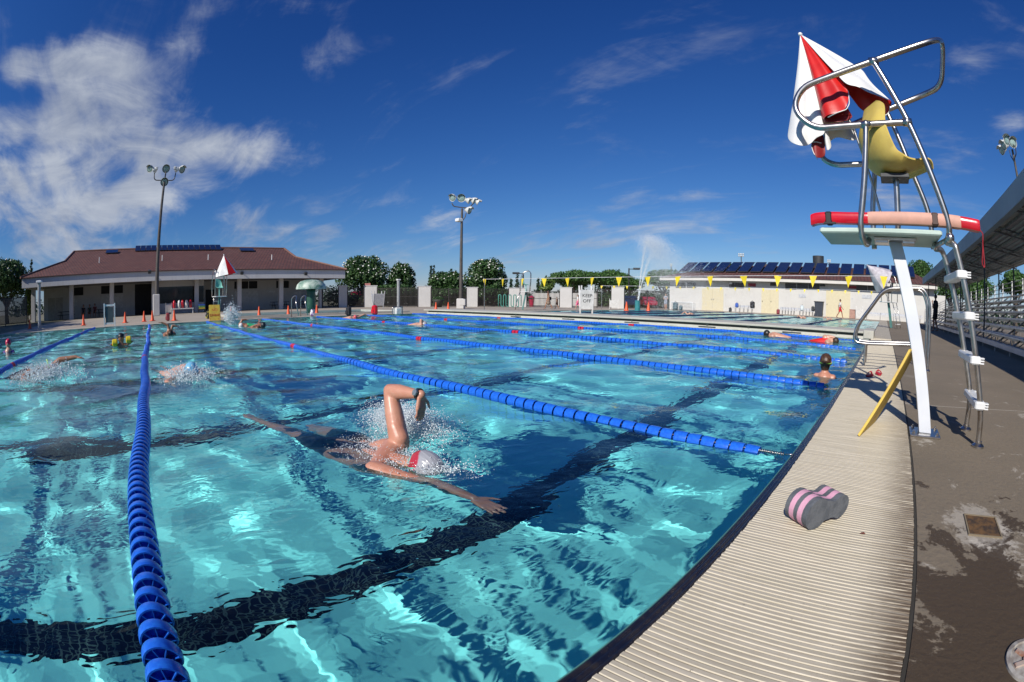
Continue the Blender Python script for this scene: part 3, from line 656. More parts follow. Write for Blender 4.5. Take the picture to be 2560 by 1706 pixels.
mb=MB(); p=gy(2448,575,3.44); mb.tube([p,p+Vector((.03,0,-.02)),gy(2457,620,3.44),gy(2455,660,3.45),gy(2462,672,3.45),gy(2456,600,3.46)],.004,6,.02); mb.build('tow_cord',pm('red cord',(.4,.02,.03),.6),rtb)
mb=MB(); q=[gy(*z7(*a),3.5) for a in ((590,660),(580,740),(588,800),(600,808),(607,780),(598,720),(590,670))]; mb.tube(q,.006,6,.03); mb.build('tow_strap',black,rtb)
# ---- yellow sign board leaning on the post
bd=thing('sign_board','yellow warning board seen edge on, leaning against the white lifeguard chair post','sign',(-.05,3.4,.03))
B1=Vector((-.10,3.27,.034)); T1=Vector((.225,3.50,.605)); e1=Vector((.10,.50,.0)); nrm=(T1-B1).cross(e1).normalized()*.02
t=NT('yellow board paint'); n=t.noise(6,6,.7); n2=t.noise(25,5,.6); c=t.mix(t.rng(n,.45,.65),(.62,.43,.05),(.50,.33,.06)); c=t.mix(t.rng(t.noise(9,6,.7,0,(1,1,.6)),.60,.68),c,(.40,.10,.02)); t.l(c,t.b.inputs['Base Color']); t.b.inputs['Roughness'].default_value=.6; YB=t.m
mb=MB(); mb.hexa([B1,B1+e1,B1+e1+nrm,B1+nrm,T1,T1+e1,T1+e1+nrm,T1+nrm]); mb.build('board',YB,bd,bevel=.003)
# ---- grab rails at the pool steps
gr=thing('grab_rail','pair of bent stainless grab rails standing at the gutter behind the lifeguard chair post','grab rail',(.3,8,.03))
z6=lambda a,b:(1950+a/2.413,500+b/2.413)
for dy,off in ((0,0),(.55,0)):
    Y=7.7+dy; k=0 if dy==0 else 1
    P_=[Vector((-.28,Y,.03)),Vector((-.28,Y,.44)),]
    a=[gy(*z6(515,868),Y),gy(*z6(440,855),Y),gy(*z6(462,760),Y),gy(*z6(628,535),Y),gy(*z6(870,533),Y),gy(*z6(905,620),Y),gy(*z6(895,930),Y)]
    a=[gy(*z6(790,876),7.7)+Vector((0,dy,0))]+[Vector((p.x,p.y,p.z)) for p in [gy(*z6(*q),7.7)+Vector((0,dy,0)) for q in ((515,868),(440,855),(462,760),(628,535),(870,533),(905,620),(898,930))]]
    a[-1]=Vector((a[-1].x,Y,.03)); tubes('rail',a,.024,gr,steel,bend=.16)
    tubes('rail_post',[Vector((a[1].x,Y,.03)),Vector((a[1].x,Y,a[1].z))],.02,gr,rust_steel)
    mb=MB(); mb.lathe([(.05,0),(.05,.01),(.028,.03)],(a[-1].x,Y,.03),14); mb.build('flange',steel,gr,smooth=True,ang=40)
# ---- pull buoy
pbq=thing('pull_buoy','grey foam pull buoy with pink stripes lying on the cream gutter grate','pull buoy',(-.12,1.72,.033))
prof2=[]
def lobe(cx,r,a0,a1,n=9): return [(cx+r*math.cos(a0+(a1-a0)*i/n),r*math.sin(a0+(a1-a0)*i/n)) for i in range(n+1)]
rA,rB,dx_=.064,.050,.072
poly=lobe(-dx_,rA,R(48),R(312),14)+[(-.022,-.040),(.020,-.036)]+lobe(dx_,rB,R(-128),R(128),14)+[(.024,.033),(-.012,.043)]
wid=.135; ax0=gz(1990,1330,.033)
ori=R(-6)   # lobes lie along this heading
ex=Vector((math.cos(ori),math.sin(ori),0)); 
fg=pm('grey foam',(.125,.135,.15),.85,c2=(.09,.10,.115),ns=22,mixlo=.45,mixhi=.6,bump=.3,bs=90); fp=pm('pink foam',(.72,.38,.50),.8,c2=(.66,.34,.45),ns=20,bump=.2,bs=90)
q0,q1,q2=gz(2022,1330,.033),gz(2096,1304,.033),gz(1962,1297,.033); ex=(q1-q0).normalized(); eY=Vector((-ex.y,ex.x,0)); eY=eY if eY.dot(q2-q0)>0 else -eY
pc=q0+ex*.105+eY*(wid/2+.004)
secs=[(0,.030,fg),(.030,.028,fp),(.058,.024,fg),(.082,.028,fp),(.110,.026,fg)]
# stand the buoy on its two lobes: profile plane is X-Z, width runs along Y
for i,(o_,w_,m_) in enumerate(secs):
    mb=MB(); sc1=1 if m_ is fg else 1.004; mb.prism([(a*sc1,b*sc1) for a,b in poly],pc+eY*(o_-wid/2)+Vector((0,0,rA)),ex,Vector((0,0,1)),eY*w_)
    mb.build('foam_layer',m_,pbq,smooth=True,ang=40)
# ---- small things on the deck
lfm=pm('dead leaf',(.20,.06,.03),.7)
mb=MB(); p=gz(2156,1335,.036); mb.add([p+Vector(q) for q in ((-.012,0,0),(0,-.006,.004),(.014,.001,.002),(.004,.008,.005),(-.006,.006,.003))],[(0,1,2,3,4)]); lo_=mb.build('fallen_leaf',lfm); so2=lo_.modifiers.new('s','SOLIDIFY'); so2.thickness=.001; tag(lo_,'small curled brown leaf on the grate beside the pull buoy','leaf')
ff=None
for i,(p,rz) in enumerate(((gz(2174,941,.034),R(75)),(gz(2196,937,.034),R(100)))):
    th=thing('flip_flop',['left one of the two red flip flops on the gutter grate','right one of the two red flip flops on the gutter grate'][i],'flip flop',p,rz,'red flip flops left on the grate')
    if i==0:
        mb=MB(); pl=[(.12*math.cos(a)*(1),(.045+.006*math.cos(a))*math.sin(a)) for a in [k*math.pi/8 for k in range(16)]]; mb.prism(pl,(0,0,0),(1,0,0),(0,1,0),(0,0,.022)); s1=mb.build('sole',pm('red rubber',(.5,.015,.03),.5),th,local=True,bevel=.004)
        mb=MB(); mb.tube([(.07,0,.02),(.055,0,.06),(.0,.04,.035),(-.03,.045,.015)],.007,6,.02); mb.tube([(.055,0,.06),(.0,-.04,.035),(-.03,-.045,.015)],.007,6,.02); s2=mb.build('strap',pm('red rubber',(.5,.015,.03),.5),th,local=True); ff=(s1,s2)
    else:
        for s_ in ff: o=s_.copy(); col.objects.link(o); o.parent=th
hatch=thing('hatch','small rusty rectangular hatch plate set in the wet walkway','hatch',(.66,2.02,.03))
t=NT('rusted plate'); n=t.noise(18,6,.7); t.l(t.mix(t.rng(n,.4,.6),(.16,.085,.03),(.05,.032,.02)),t.b.inputs['Base Color']); t.b.inputs['Roughness'].default_value=.8; t.l(t.bump(n,.4,.01),t.b.inputs['Normal'])
mb=MB(); mb.box((.66,2.02,.033),(.17,.20,.005)); mb.build('plate',t.m,hatch,bevel=.002)
mb=MB(); 
for a,b in (((-.095,-.11),(.095,-.102)),((-.095,.102),(.095,.11)),((-.095,-.102),(-.087,.102)),((.087,-.102),(.095,.102))): mb.b2((.66+a[0],2.02+a[1],.028),(.66+b[0],2.02+b[1],.037))
mb.build('rim',pm('pale scaled rim',(.24,.19,.12),.8),hatch)
c=gz(2575,1655,.03); dr=thing('drain_cover','round pale drain cover with raised ring and crossbars at the bottom right corner','drain cover',(c.x,c.y,.03))
mb=MB(); mb.lathe([(.105,0),(.105,.008),(.09,.010),(.088,.003),(0,.003)],(c.x,c.y,.03),40); mb.build('ring',pm('worn pale metal',(.42,.40,.36),.6,c2=(.25,.22,.19),ns=30),dr,smooth=True,ang=35)
mb=MB()
for a in (0,60,120): mb.box((c.x,c.y,.036),(.15,.018,.006),Matrix.Rotation(R(a+20),3,'Z'))
mb.lathe([(.035,0),(.035,.007),(.022,.008)],(c.x,c.y,.033),20); mb.build('crossbars',pm('reddish scaled metal',(.45,.36,.30),.7,c2=(.33,.16,.10),ns=25),dr)
# ================================================================ PEOPLE
def m_skin(name,c1,c2):
    t=NT(name); n=t.noise(7,6,.6); n2=t.noise(60,4,.6); c=t.mix(t.rng(n,.35,.7),c1,c2); t.l(c,t.b.inputs['Base Color']); t.b.inputs['Roughness'].default_value=.42
    t.b.inputs['Coat Weight'].default_value=.18; t.b.inputs['Coat Roughness'].default_value=.3; t.b.inputs['Subsurface Weight'].default_value=.08; t.b.inputs['Subsurface Radius'].default_value=(.02,.007,.004); t.l(t.bump(n2,.2,.003),t.b.inputs['Normal']); return t.m
SK=m_skin('sunlit skin',(.56,.28,.19),(.47,.19,.12)); SK2=m_skin('tanned skin',(.33,.16,.09),(.26,.11,.06)); SK3=m_skin('fair skin',(.58,.34,.24),(.5,.25,.17))
HB=pm('dark brown hair',(.06,.035,.02),.5,c2=(.03,.018,.01),ns=40); HK=pm('black hair',(.012,.01,.01),.45)
def body(name,caps,mat_,parent,vox=.01,it=4,balls=(),n=14):
    mb=MB()
    for p,q,a,b in caps: mb.cap(p,q,a,b,n)
    for c,r in balls: mb.ball(c,r,n,10)
    o=mb.build(name,mat_,parent,smooth=True)
    m=o.modifiers.new('remesh','REMESH'); m.mode='VOXEL'; m.voxel_size=vox; m.use_smooth_shade=True
    if it: s=o.modifiers.new('smooth','SMOOTH'); s.factor=.6; s.iterations=it
    o.cycles.is_caustics_receiver=True
    return o
def person(label,loc,cat='person',rz=0,group=None,name='person'): return thing(name,label,cat,loc,rz,group)
def hand_caps(w,d,up,size=1.,spread=.12,curl=.25,side=1):
    """palm and five fingers starting at wrist w, pointing along d, back of hand facing up"""
    d=d.normalized(); s=d.cross(up).normalized()*side; up=s.cross(d).normalized()*side; C=[]
    pl=.088*size
    for k,(o,l,r) in enumerate(((-.030,.068,.0085),(-.010,.078,.009),(.011,.074,.0088),(.030,.058,.0078))):
        base=w+d*pl+s*o*size; fd=(d+s*(o/.03)*spread).normalized()
        C.append((w+d*.012+s*o*.55*size,base,.013*size,.0125*size))
        a=base+(fd-up*curl*.3).normalized()*l*.45*size; b=a+(fd-up*curl).normalized()*l*.32*size; c=b+(fd-up*curl*1.6).normalized()*l*.25*size
        C+=[(base,a,r*1.1*size,r*size),(a,b,r*size,r*.92*size),(b,c,r*.92*size,r*.75*size)]
    t0=w+d*.025*size-s*.026*size; t1=t0+(d*.6-s*.75).normalized()*.045*size; t2=t1+(d*.85-s*.35).normalized()*.035*size
    C+=[(t0,t1,.014*size,.011*size),(t1,t2,.011*size,.008*size)]
    return C
V=Vector
# ---- the big swimmer
sw=person('crawl swimmer in silver and red cap with one watch arm raised high',(-2.35,1.25,0))
shL,elL,wrL=V((-2.30,1.34,.03)),V((-2.42,1.36,.315)),V((-2.175,1.42,.325))
tipL=V((-2.16,1.40,.20))
shR,elR,wrR=V((-2.10,1.06,-.03)),V((-1.80,1.215,-.065)),V((-1.525,1.25,-.07))
hipL,hipR=V((-2.72,1.22,-.10)),V((-2.70,1.03,-.13)); knR,anR,toR=V((-3.12,.97,-.17)),V((-3.58,.84,-.21)),V((-3.80,.74,-.17)); knL,anL,toL=V((-3.10,1.22,-.30)),V((-3.45,1.26,-.52)),V((-3.62,1.28,-.60))
neck=V((-2.13,1.25,-.04)); head=V((-1.985,1.30,-.035))
C=[(shL,elL.lerp(shL,.45),.061,.055),(elL.lerp(shL,.45),elL,.056,.041),(shL+V((.01,.0,.03)),shL.lerp(elL,.3)+V((.010,-.01,0)),.055,.052),(elL,elL.lerp(wrL,.3),.041,.045),(elL.lerp(wrL,.3),elL.lerp(wrL,.75),.045,.031),(elL.lerp(wrL,.75),wrL,.031,.026),(elL+V((-.012,0,.004)),elL,.03,.03)]
C+=[(shR,elR,.060,.043),(elR,elR.lerp(wrR,.35),.043,.041),(elR.lerp(wrR,.35),wrR,.041,.027)]
C+=hand_caps(wrR,V((1,.10,-.16)),V((.1,0,1)),1.05,.10,.10,1)
C+=hand_caps(wrL+V((.0,0,-.0)),V((.05,-.10,-1)),V((1,.2,0)),.92,.04,.3,1)
C+=[(shL+V((-.03,-.03,-.055)),shR+V((-.04,.04,-.04)),.08,.08),(shL+V((-.08,-.05,-.075)),hipL+V((.25,-.02,.01)),.088,.085),(shR+V((-.1,.04,-.07)),hipR+V((.25,.02,.01)),.09,.085),(V((-2.2,1.2,-.085)),V((-2.45,1.14,-.10)),.10,.10),(V((-2.45,1.14,-.10)),V((-2.68,1.12,-.13)),.105,.10),
 (hipL+V((.2,0,.02)),hipL,.085,.09),(hipR+V((.2,0,.02)),hipR,.085,.09),(hipR,knR,.085,.055),(knR,knR.lerp(anR,.35),.054,.055),(knR.lerp(anR,.35),anR,.055,.034),(anR,toR,.034,.022),(anR+V((-.05,0,0)),toR+V((0,.03,0)),.03,.018),
 (hipL,knL,.085,.055),(knL,knL.lerp(anL,.35),.054,.055),(knL.lerp(anL,.35),anL,.055,.034),(anL,toL,.034,.022),(neck+V((-.06,-.03,0)),head+V((-.02,0,-.01)),.062,.055)]
# face: looks down and to the side
B=[(head,(.105,.078,.088)),(head+V((.0,-.045,-.055)),(.06,.045,.05)),(head+V((.02,-.075,-.075)),(.014,.016,.014)),(head+V((-.01,.068,-.02)),(.018,.012,.026))]
sb_=body('body',C,SK,sw,.0065,3,B)
t=NT('swim cap silicone'); X=t.xyz(); vv=t.math('ADD',t.math('ADD',t.math('MULTIPLY',X[1],-.55),t.math('MULTIPLY',X[0],-.65)),t.math('MULTIPLY',X[2],.55)); n=t.noise(14,4,.5)
c=t.mix(t.rng(t.math('ADD',vv,t.math('MULTIPLY',n,.03)),.068,.076),(.34,.35,.38),(.42,.03,.05)); c=t.mix(t.rng(vv,.093,.098),c,(.18,.62,.55)); t.l(c,t.b.inputs['Base Color']); t.b.inputs['Roughness'].default_value=.22
t.l(t.bump(t.noise(7,4,.5,1.2,(1,4,1)),.5,.02),t.b.inputs['Normal'])
mb=MB(); mb.ball(V((0,0,0)),(.113,.083,.097),24,16); o=mb.build('swim_cap',t.m,sw,smooth=True,local=True); o.location=head+V((.012,.002,.014))-sw.location; o.rotation_euler=(R(8),R(-6),R(10)); o.cycles.is_caustics_receiver=True
mb=MB(); mb.tube([head+V((.10*math.cos(a)-.02,.084*math.sin(a),.02+.03*math.cos(a))) for a in [k*2*math.pi/20 for k in range(20)]],.005,6,closed=True); recv(mb.build('goggle_strap',pm('mint strap',(.16,.6,.5),.4),sw,smooth=True))
body('swim_trunks',[(hipL+V((.12,0,.02)),hipL,.097,.101),(hipR+V((.12,0,.02)),hipR,.097,.101),(hipL,hipL.lerp(knL,.6),.1,.079),(hipR,hipR.lerp(knR,.6),.1,.079),(hipL,hipR,.1,.1)],pm('black swimwear',(.008,.010,.018),.5),sw,.011,3)
wd=(wrL-elL).normalized(); wc=elL.lerp(wrL,.93)
mb=MB(); mb.lathe([(.031,-.012),(.034,-.010),(.034,.010),(.031,.012)],wc,20,axis=Matrix((frame(wd)[0],frame(wd)[1],wd)).transposed()); o=mb.build('watch',black,sw,smooth=True,ang=30)
mb=MB(); mb.lathe([(.019,-.004),(.019,.006),(.014,.008),(0,.008)],wc+V((.012,-.034,.016)),16,axis=Matrix.Rotation(R(65),3,'X')); mb.build('watch_face',pm('watch glass',(.35,.4,.4),.15,.6),sw,smooth=True,ang=30)
# ---- splashes: countless droplets and foam
def m_drop():
    t=NT('splash water'); t.b.inputs['Base Color'].default_value=(.86,.93,.96,1); t.b.inputs['Roughness'].default_value=.08; t.b.inputs['Transmission Weight'].default_value=.25; t.b.inputs['IOR'].default_value=1.33; return t.m
DROP=m_drop()
ICO=None
def splash(label,centre,ext,n,rmin,rmax,seed,up=.3,shape='dome',name='splash'):
    rs=np.random.RandomState(seed); t_=(1+5**.5)/2
    iv=np.array([(-1,t_,0),(1,t_,0),(-1,-t_,0),(1,-t_,0),(0,-1,t_),(0,1,t_),(0,-1,-t_),(0,1,-t_),(t_,0,-1),(t_,0,1),(-t_,0,-1),(-t_,0,1)]); iv/=np.linalg.norm(iv[0])
    ifc=np.array([(0,11,5),(0,5,1),(0,1,7),(0,7,10),(0,10,11),(1,5,9),(5,11,4),(11,10,2),(10,7,6),(7,1,8),(3,9,4),(3,4,2),(3,2,6),(3,6,8),(3,8,9),(4,9,5),(2,4,11),(6,2,10),(8,6,7),(9,8,1)])
    # droplets thrown along clumped strands
    k=max(6,n//45); dirs=rs.randn(k,3); dirs[:,2]=np.abs(dirs[:,2])*(1+up*2)+.15; dirs/=np.linalg.norm(dirs,axis=1)[:,None]
    w=rs.randint(0,k,n); rad=rs.rand(n)**.75; P=dirs[w]*rad[:,None]+rs.randn(n,3)*.13*(.4+rad[:,None]); P[:,2]=np.abs(P[:,2])*.95-.02
    P=P*np.array(ext)*np.array([1,1,1]); r=rmin+(rmax-rmin)*rs.rand(n)**3.2*(1.2-.7*rad); r=np.maximum(r,rmin*.7)
    sq=1+.8*rs.rand(n,1,1)*np.abs(rs.randn(n,1,3))*.5
    vs=(iv[None]*r[:,None,None]*sq+P[:,None,:]).reshape(-1,3); fs=(ifc[None]+12*np.arange(n)[:,None,None]).reshape(-1,3)
    o=npmesh(name,vs,fs,3,DROP,None,True); o.location=centre; tag(o,label,'splash',None,'stuff'); o.cycles.is_caustics_receiver=True; return o
splash('white burst of splashing water behind the raised arm of the big swimmer',(-2.66,1.60,-.02),(.46,.26,.17),26000,.0012,.0062,1,.15)
splash('thin spray round the shoulder and cap of the big swimmer',(-2.25,1.25,-.01),(.48,.28,.045),5000,.0014,.0045,2,0)
splash('spray of drops trailing in front of the silver cap',(-1.84,1.36,-.01),(.20,.16,.07),700,.0016,.005,3,.1)
# ---- simple swimmers farther off
def swimmer(label,P,skin=SK,name='person',extra=()): return person(label,P)
def crawl(label,hd,heading,arm,skin,capm=None,suit=None,side=1,arml=1.,headz=.03,rr=.1,look=0):
    """head at hd on the water, body trailing opposite to heading; arm = list of world points shoulder, elbow, wrist, tip"""
    h=V(hd); d=V((math.cos(R(heading)),math.sin(R(heading)),0)); s=V((-d.y,d.x,0)); t=person(label,(h.x,h.y,0))
    A=[V(p) for p in arm]; C=[]
    C+=[(A[0],A[1],.058,.043),(A[1],A[2],.043,.028)]+hand_caps(A[2],(A[3]-A[2]),V((0,0,1)) if abs((A[3]-A[2]).normalized().z)<.8 else d,1,.1,.25)
    bk=h-d*.22+V((0,0,-.05)); hp=h-d*.72+V((0,0,-.13)); 
    C+=[(A[0],bk,.08,.10),(bk+s*.12,bk-s*.12,.085,.085),(bk,hp,.13,.11),(h-d*.05,bk,.055,.07)]
    sh2=bk-s*.18*side; C+=[(sh2,sh2+d*.28+V((0,0,-.12)),.055,.042),(sh2+d*.28+V((0,0,-.12)),sh2+d*.5+V((0,0,-.2)),.042,.028)]
    for q in (-1,1): C+=[(hp+s*.08*q,hp+s*.09*q-d*.42+V((0,0,-.08*q-.1)),.085,.055),(hp+s*.09*q-d*.42+V((0,0,-.08*q-.1)),hp+s*.09*q-d*.85+V((0,0,.06*q-.14)),.053,.035),(hp+s*.09*q-d*.85+V((0,0,.06*q-.14)),hp+s*.09*q-d*1.02+V((0,0,.06*q-.16)),.032,.02)]
    f=(d*.3-s*side*look+V((0,0,-.6))).normalized()
    B=[(h,(.095,.085,.1)),(h+f*.07,(.045,.04,.045)),(h+f*.1,(.016,.016,.016))]
    body('body',C,skin,t,.014,3,B)
    if capm:
        mb=MB(); mb.ball(h+V((0,0,.012)),(.108,.094,.108),18,12); recv(mb.build('swim_cap',capm,t,smooth=True))
    if suit: body('swimsuit',[(bk-d*.05,hp,.138,.118),(hp+s*.08,hp-s*.08,.1,.1)],suit,t,.018,2)
    return t,h,d,s
cap_pale=pm('pale blue swim cap',(.20,.50,.72),.25,c2=(.14,.42,.66),ns=9,bump=.3,bs=14)
p=gz(112,945); p.z=0
hd=gz(98,948)
t1,h1,_,_=crawl('swimmer with a snorkel stretching one arm forward in the left lane',(hd.x-.02,hd.y,.06),60,[gx(118,930,hd.x-.1),gx(150,900,hd.x-.1),gx(190,893,hd.x-.05),gx(216,897,hd.x)],SK2,None,pm('black swimwear',(.008,.01,.018),.5),side=1)
mb=MB(); mb.ball(h1+V((0,0,.01)),(.1,.088,.104),16,10); recv(mb.build('hair',HB,t1,smooth=True))
a=gx(123,920,h1.x+.02); b=gx(117,898,h1.x+.02); mb=MB(); mb.tube([a,a.lerp(b,.5),b],.011,8); mb.build('snorkel',pm('lime plastic',(.45,.8,.12),.4),t1,smooth=True)
mb=MB(); mb.tube([a+V((0,0,-.12)),a],.011,8); mb.build('snorkel_tube',black,t1,smooth=True)
splash('white splash round the snorkel swimmer in the left lane',(h1.x+.1,h1.y+.15,0),(.55,.7,.22),5200,.003,.015,4,.4)
hd=gz(480,948)
t2,h2,_,_=crawl('swimmer in a pale blue cap breathing beside the long near rope',(hd.x,hd.y,.08),15,[(hd.x-.12,hd.y-.22,-.02),(hd.x+.15,hd.y-.33,.0),(hd.x+.38,hd.y-.26,-.03),(hd.x+.56,hd.y-.24,-.01)],SK3,cap_pale,None,side=-1)
mb=MB(); mb.tube([h2+V((.112*math.cos(a),.098*math.sin(a),-.01)) for a in [k*2*math.pi/18 for k in range(18)]],.008,6,closed=True); recv(mb.build('goggle_strap',black,t2,smooth=True))
splash('white splash in front of the pale blue cap',(h2.x+.1,h2.y-.05,0),(.38,.45,.18),3600,.0025,.011,5,.3)
# boy at the wall
hd=gy(2064,908,6.35); bt=person('boy with wet brown hair and green goggles strap at the pool wall',(hd.x,hd.y,0))
c=V((hd.x,hd.y,.175)); 
body('body',[(c+V((0,-.0,-.06)),c+V((0,-.01,-.15)),.05,.055),(c+V((-.12,0,-.2)),c+V((.12,0,-.2)),.05,.05),(c+V((0,0,-.22)),c+V((0,0,-.6)),.11,.1),(c+V((-.13,0,-.21)),c+V((-.26,.06,-.36)),.042,.034),(c+V((-.26,.06,-.36)),c+V((-.2,.25,-.34)),.033,.024),(c+V((.13,0,-.21)),c+V((.24,.04,-.30)),.042,.034),(c+V((.24,.04,-.30)),c+V((.40,.08,-.235)),.033,.022),
 (c+V((-.07,0,-.6)),c+V((-.08,.1,-.95)),.07,.045),(c+V((.07,0,-.6)),c+V((.08,.1,-.95)),.07,.045)]+hand_caps(c+V((.40,.08,-.235)),V((1,.1,.1)),V((0,0,1)),.75,.1,.3),SK,bt,.009,3,
 [(c+V((0,.01,0)),(.078,.088,.098)),(c+V((.0,.06,-.045)),(.05,.05,.05)),(c+V((.082,.0,-.012)),(.012,.018,.024)),(c+V((-.082,.0,-.012)),(.012,.018,.024))])
body('hair',[(c+V((0,-.02,.015)),c+V((0,-.022,-.05)),.086,.07)],pm('wet brown hair',(.10,.05,.025),.35,c2=(.04,.02,.012),ns=50,bump=.5,bs=70),bt,.008,2,[(c+V((0,.0,.028)),(.086,.092,.084))])
mb=MB(); mb.tube([c+V((.09*math.cos(a),.005+.098*math.sin(a),-.012)) for a in [k*2*math.pi/20 for k in range(20)]],.0055,6,closed=True); mb.build('goggle_strap',pm('lime strap',(.35,.8,.12),.4),bt,smooth=True)
mb=MB(); mb.ball(c+V((.055,.082,-.012)),(.026,.018,.018)); mb.build('goggle_lens',pm('blue lens',(.1,.3,.5),.1),bt,smooth=True)
# others
hd=gz(427,838); r=hd.x
t3,h3,_,_=crawl('swimmer throwing both arms wide in butterfly stroke beyond the pale blue cap',(hd.x,hd.y,.05),5,[gx(423,828,r),gx(420,814,r),gx(405,807,r),gx(394,806,r)],SK2,None,pm('pale swimsuit',(.6,.6,.6),.5))
a,b,c2_=gx(428,826,r),gx(431,815,r),gx(439,816,r); body('body',[(a,b,.05,.04),(b,c2_,.04,.03)]+hand_caps(c2_,V((0,1,-.4)),V((0,0,1))),SK2,t3,.014,2)
t3.children[-1].name='arm'
mb=MB(); mb.ball(h3+V((0,0,.0)),(.1,.09,.1),14,10); recv(mb.build('hair',HK,t3,smooth=True))
hd=gx(303,851,-11.6); t4=person('child with dark hair and two yellow arm floats near the left rope',(hd.x,hd.y,0)); c=V((hd.x,hd.y,.17))
body('body',[(c,c+V((0,0,-.14)),.05,.055),(c+V((0,-.1,-.17)),c+V((0,.1,-.17)),.05,.05),(c+V((0,0,-.2)),c+V((0,0,-.6)),.1,.09),(c+V((0,-.13,-.17)),c+V((.05,-.26,-.14)),.04,.03),(c+V((0,.13,-.17)),c+V((.05,.28,-.10)),.04,.03)]+hand_caps(c+V((.05,.28,-.10)),V((.2,1,.1)),V((0,0,1)),.6)+hand_caps(c+V((.05,-.26,-.14)),V((.2,-1,.1)),V((0,0,1)),.6),SK2,t4,.012,2,[(c,(.08,.08,.095))])
body('hair',[(c+V((-.01,0,.02)),c+V((-.03,0,-.1)),.09,.06)],HK,t4,.012,2)
yl=pm('yellow inflated vinyl',(.75,.58,.03),.3)
for s_,dz in ((-1,0),(1,.05)):
    mb=MB(); cc_=c+V((.04,.20*s_ if s_>0 else -.17,-.10+dz)); mb.tube([cc_+V((0,-.07,0)),cc_+V((0,-.05,0)),cc_+V((0,.05,0)),cc_+V((0,.07,0))],[.06,.085,.085,.06],12); recv(mb.build('arm_float',yl,t4,smooth=True,ang=50))
hd=gx(21,868,-12.2); t5=person('swimmer in a red cap and purple top standing in the shaded left lane',(hd.x,hd.y,0)); c=V((hd.x,hd.y,.19))
body('body',[(c,c+V((0,0,-.14)),.05,.055),(c+V((0,-.14,-.2)),c+V((0,.14,-.2)),.05,.05),(c+V((0,0,-.2)),c+V((0,0,-.7)),.12,.11),(c+V((0,.16,-.2)),c+V((.1,.22,-.42)),.045,.035),(c+V((0,-.16,-.2)),c+V((.1,-.22,-.42)),.045,.035)],SK3,t5,.014,2,[(c,(.085,.08,.1)),(c+V((.08,0,-.01)),(.02,.016,.02))])
body('swim_top',[(c+V((0,-.15,-.21)),c+V((0,.15,-.21)),.06,.06),(c+V((0,0,-.24)),c+V((0,0,-.6)),.132,.12)],pm('purple fabric',(.10,.03,.30),.6),t5,.016,2)
mb=MB(); mb.ball(c+V((-.008,0,.018)),(.096,.09,.1),16,10); recv(mb.build('swim_cap',pm('crimson cap',(.6,.02,.08),.3),t5,smooth=True))
z2=lambda a,b:(480+a/3.677,560+b/3.677); z4=lambda a,b:(1600+a/3.677,620+b/3.677); z1=lambda a,b:(a/3.677,560+b/3.677); z3=lambda a,b:(1060+a/3.677,620+b/3.677)
hd=gz(*z2(450,945)); r=hd.x
t6,h6,_,_=crawl('swimmer in a green suit beside a tall splash near the yellow sign',(hd.x,hd.y,.03),-100,[gx(*z2(445,925),r),gx(*z2(460,885),r),gx(*z2(495,880),r),gx(*z2(520,885),r)],SK2,pm('white swim cap',(.75,.75,.75),.3),pm('green suit',(.05,.5,.2),.5))
q=gz(*z2(365,925)); splash('tall narrow splash rising beside the green suited swimmer',(q.x,q.y,0),(.4,.45,.75),2600,.006,.028,6,1.2)
hd=gz(*z2(655,955)); r=hd.x
t7,h7,_,_=crawl('dark capped swimmer leaving the far end just inside the second rope',(hd.x,hd.y,.07),20,[gx(*z2(600,960),r),gx(*z2(585,940),r),gx(*z2(560,945),r),gx(*z2(545,965),r)],SK2,pm('dark cap',(.02,.025,.03),.4),None)
hd=gz(*z2(1500,868)); r=hd.x
t8,h8,_,_=crawl('swimmer reaching one long pink arm over the water by the red bag',(hd.x,hd.y,.03),60,[gx(*z2(1520,862),r),gx(*z2(1585,832),r),gx(*z2(1615,850),r),gx(*z2(1645,868),r)],SK3,pm('pink cap',(.6,.1,.12),.4),None)
hd=gz(*z2(2135,935)); r=hd.x
t9,h9,_,_=crawl('swimmer whose bent grey arm rises like a hump in the middle lanes',(hd.x,hd.y,.02),30,[gx(*z2(2105,930),r),gx(*z2(2105,885),r),gx(*z2(2130,900),r),gx(*z2(2140,925),r)],SK3,pm('grey cap',(.4,.4,.42),.4),None)
hd=gz(*z4(1165,805)); r=hd.y
t10,h10,_,_=crawl('swimmer in a black and white cap on the left at the bulkhead',(hd.x,hd.y,.04),180,[(hd.x+.15,hd.y-.15,-.05),(hd.x-.1,hd.y-.25,-.08),(hd.x-.35,hd.y-.25,-.1),(hd.x-.5,hd.y-.25,-.1)],SK3,pm('black cap',(.02,.02,.02),.35),None)
hd=gy(*z4(1690,828),13.0); r=13.0
t11,h11,_,_=crawl('swimmer in a red suit and blue fins arriving at the end near the bulkhead block',(hd.x+.35,13,.03),0,[gy(*z4(1700,825),r),gy(*z4(1745,815),r),gy(*z4(1785,822),r),gy(*z4(1805,838),r)],SK3,None,pm('red swimsuit',(.7,.02,.02),.5))
mb=MB(); mb.box((hd.x-1.1,13,-.06),(.55,.22,.03),Matrix.Rotation(R(6),3,'Y'),bev=.01); recv(mb.build('swim_fin',pm('blue rubber',(.01,.06,.5),.35),t11))
mb=MB(); mb.ball(h11+V((0,0,.0)),(.1,.09,.1),14,10); recv(mb.build('hair',HB,t11,smooth=True))
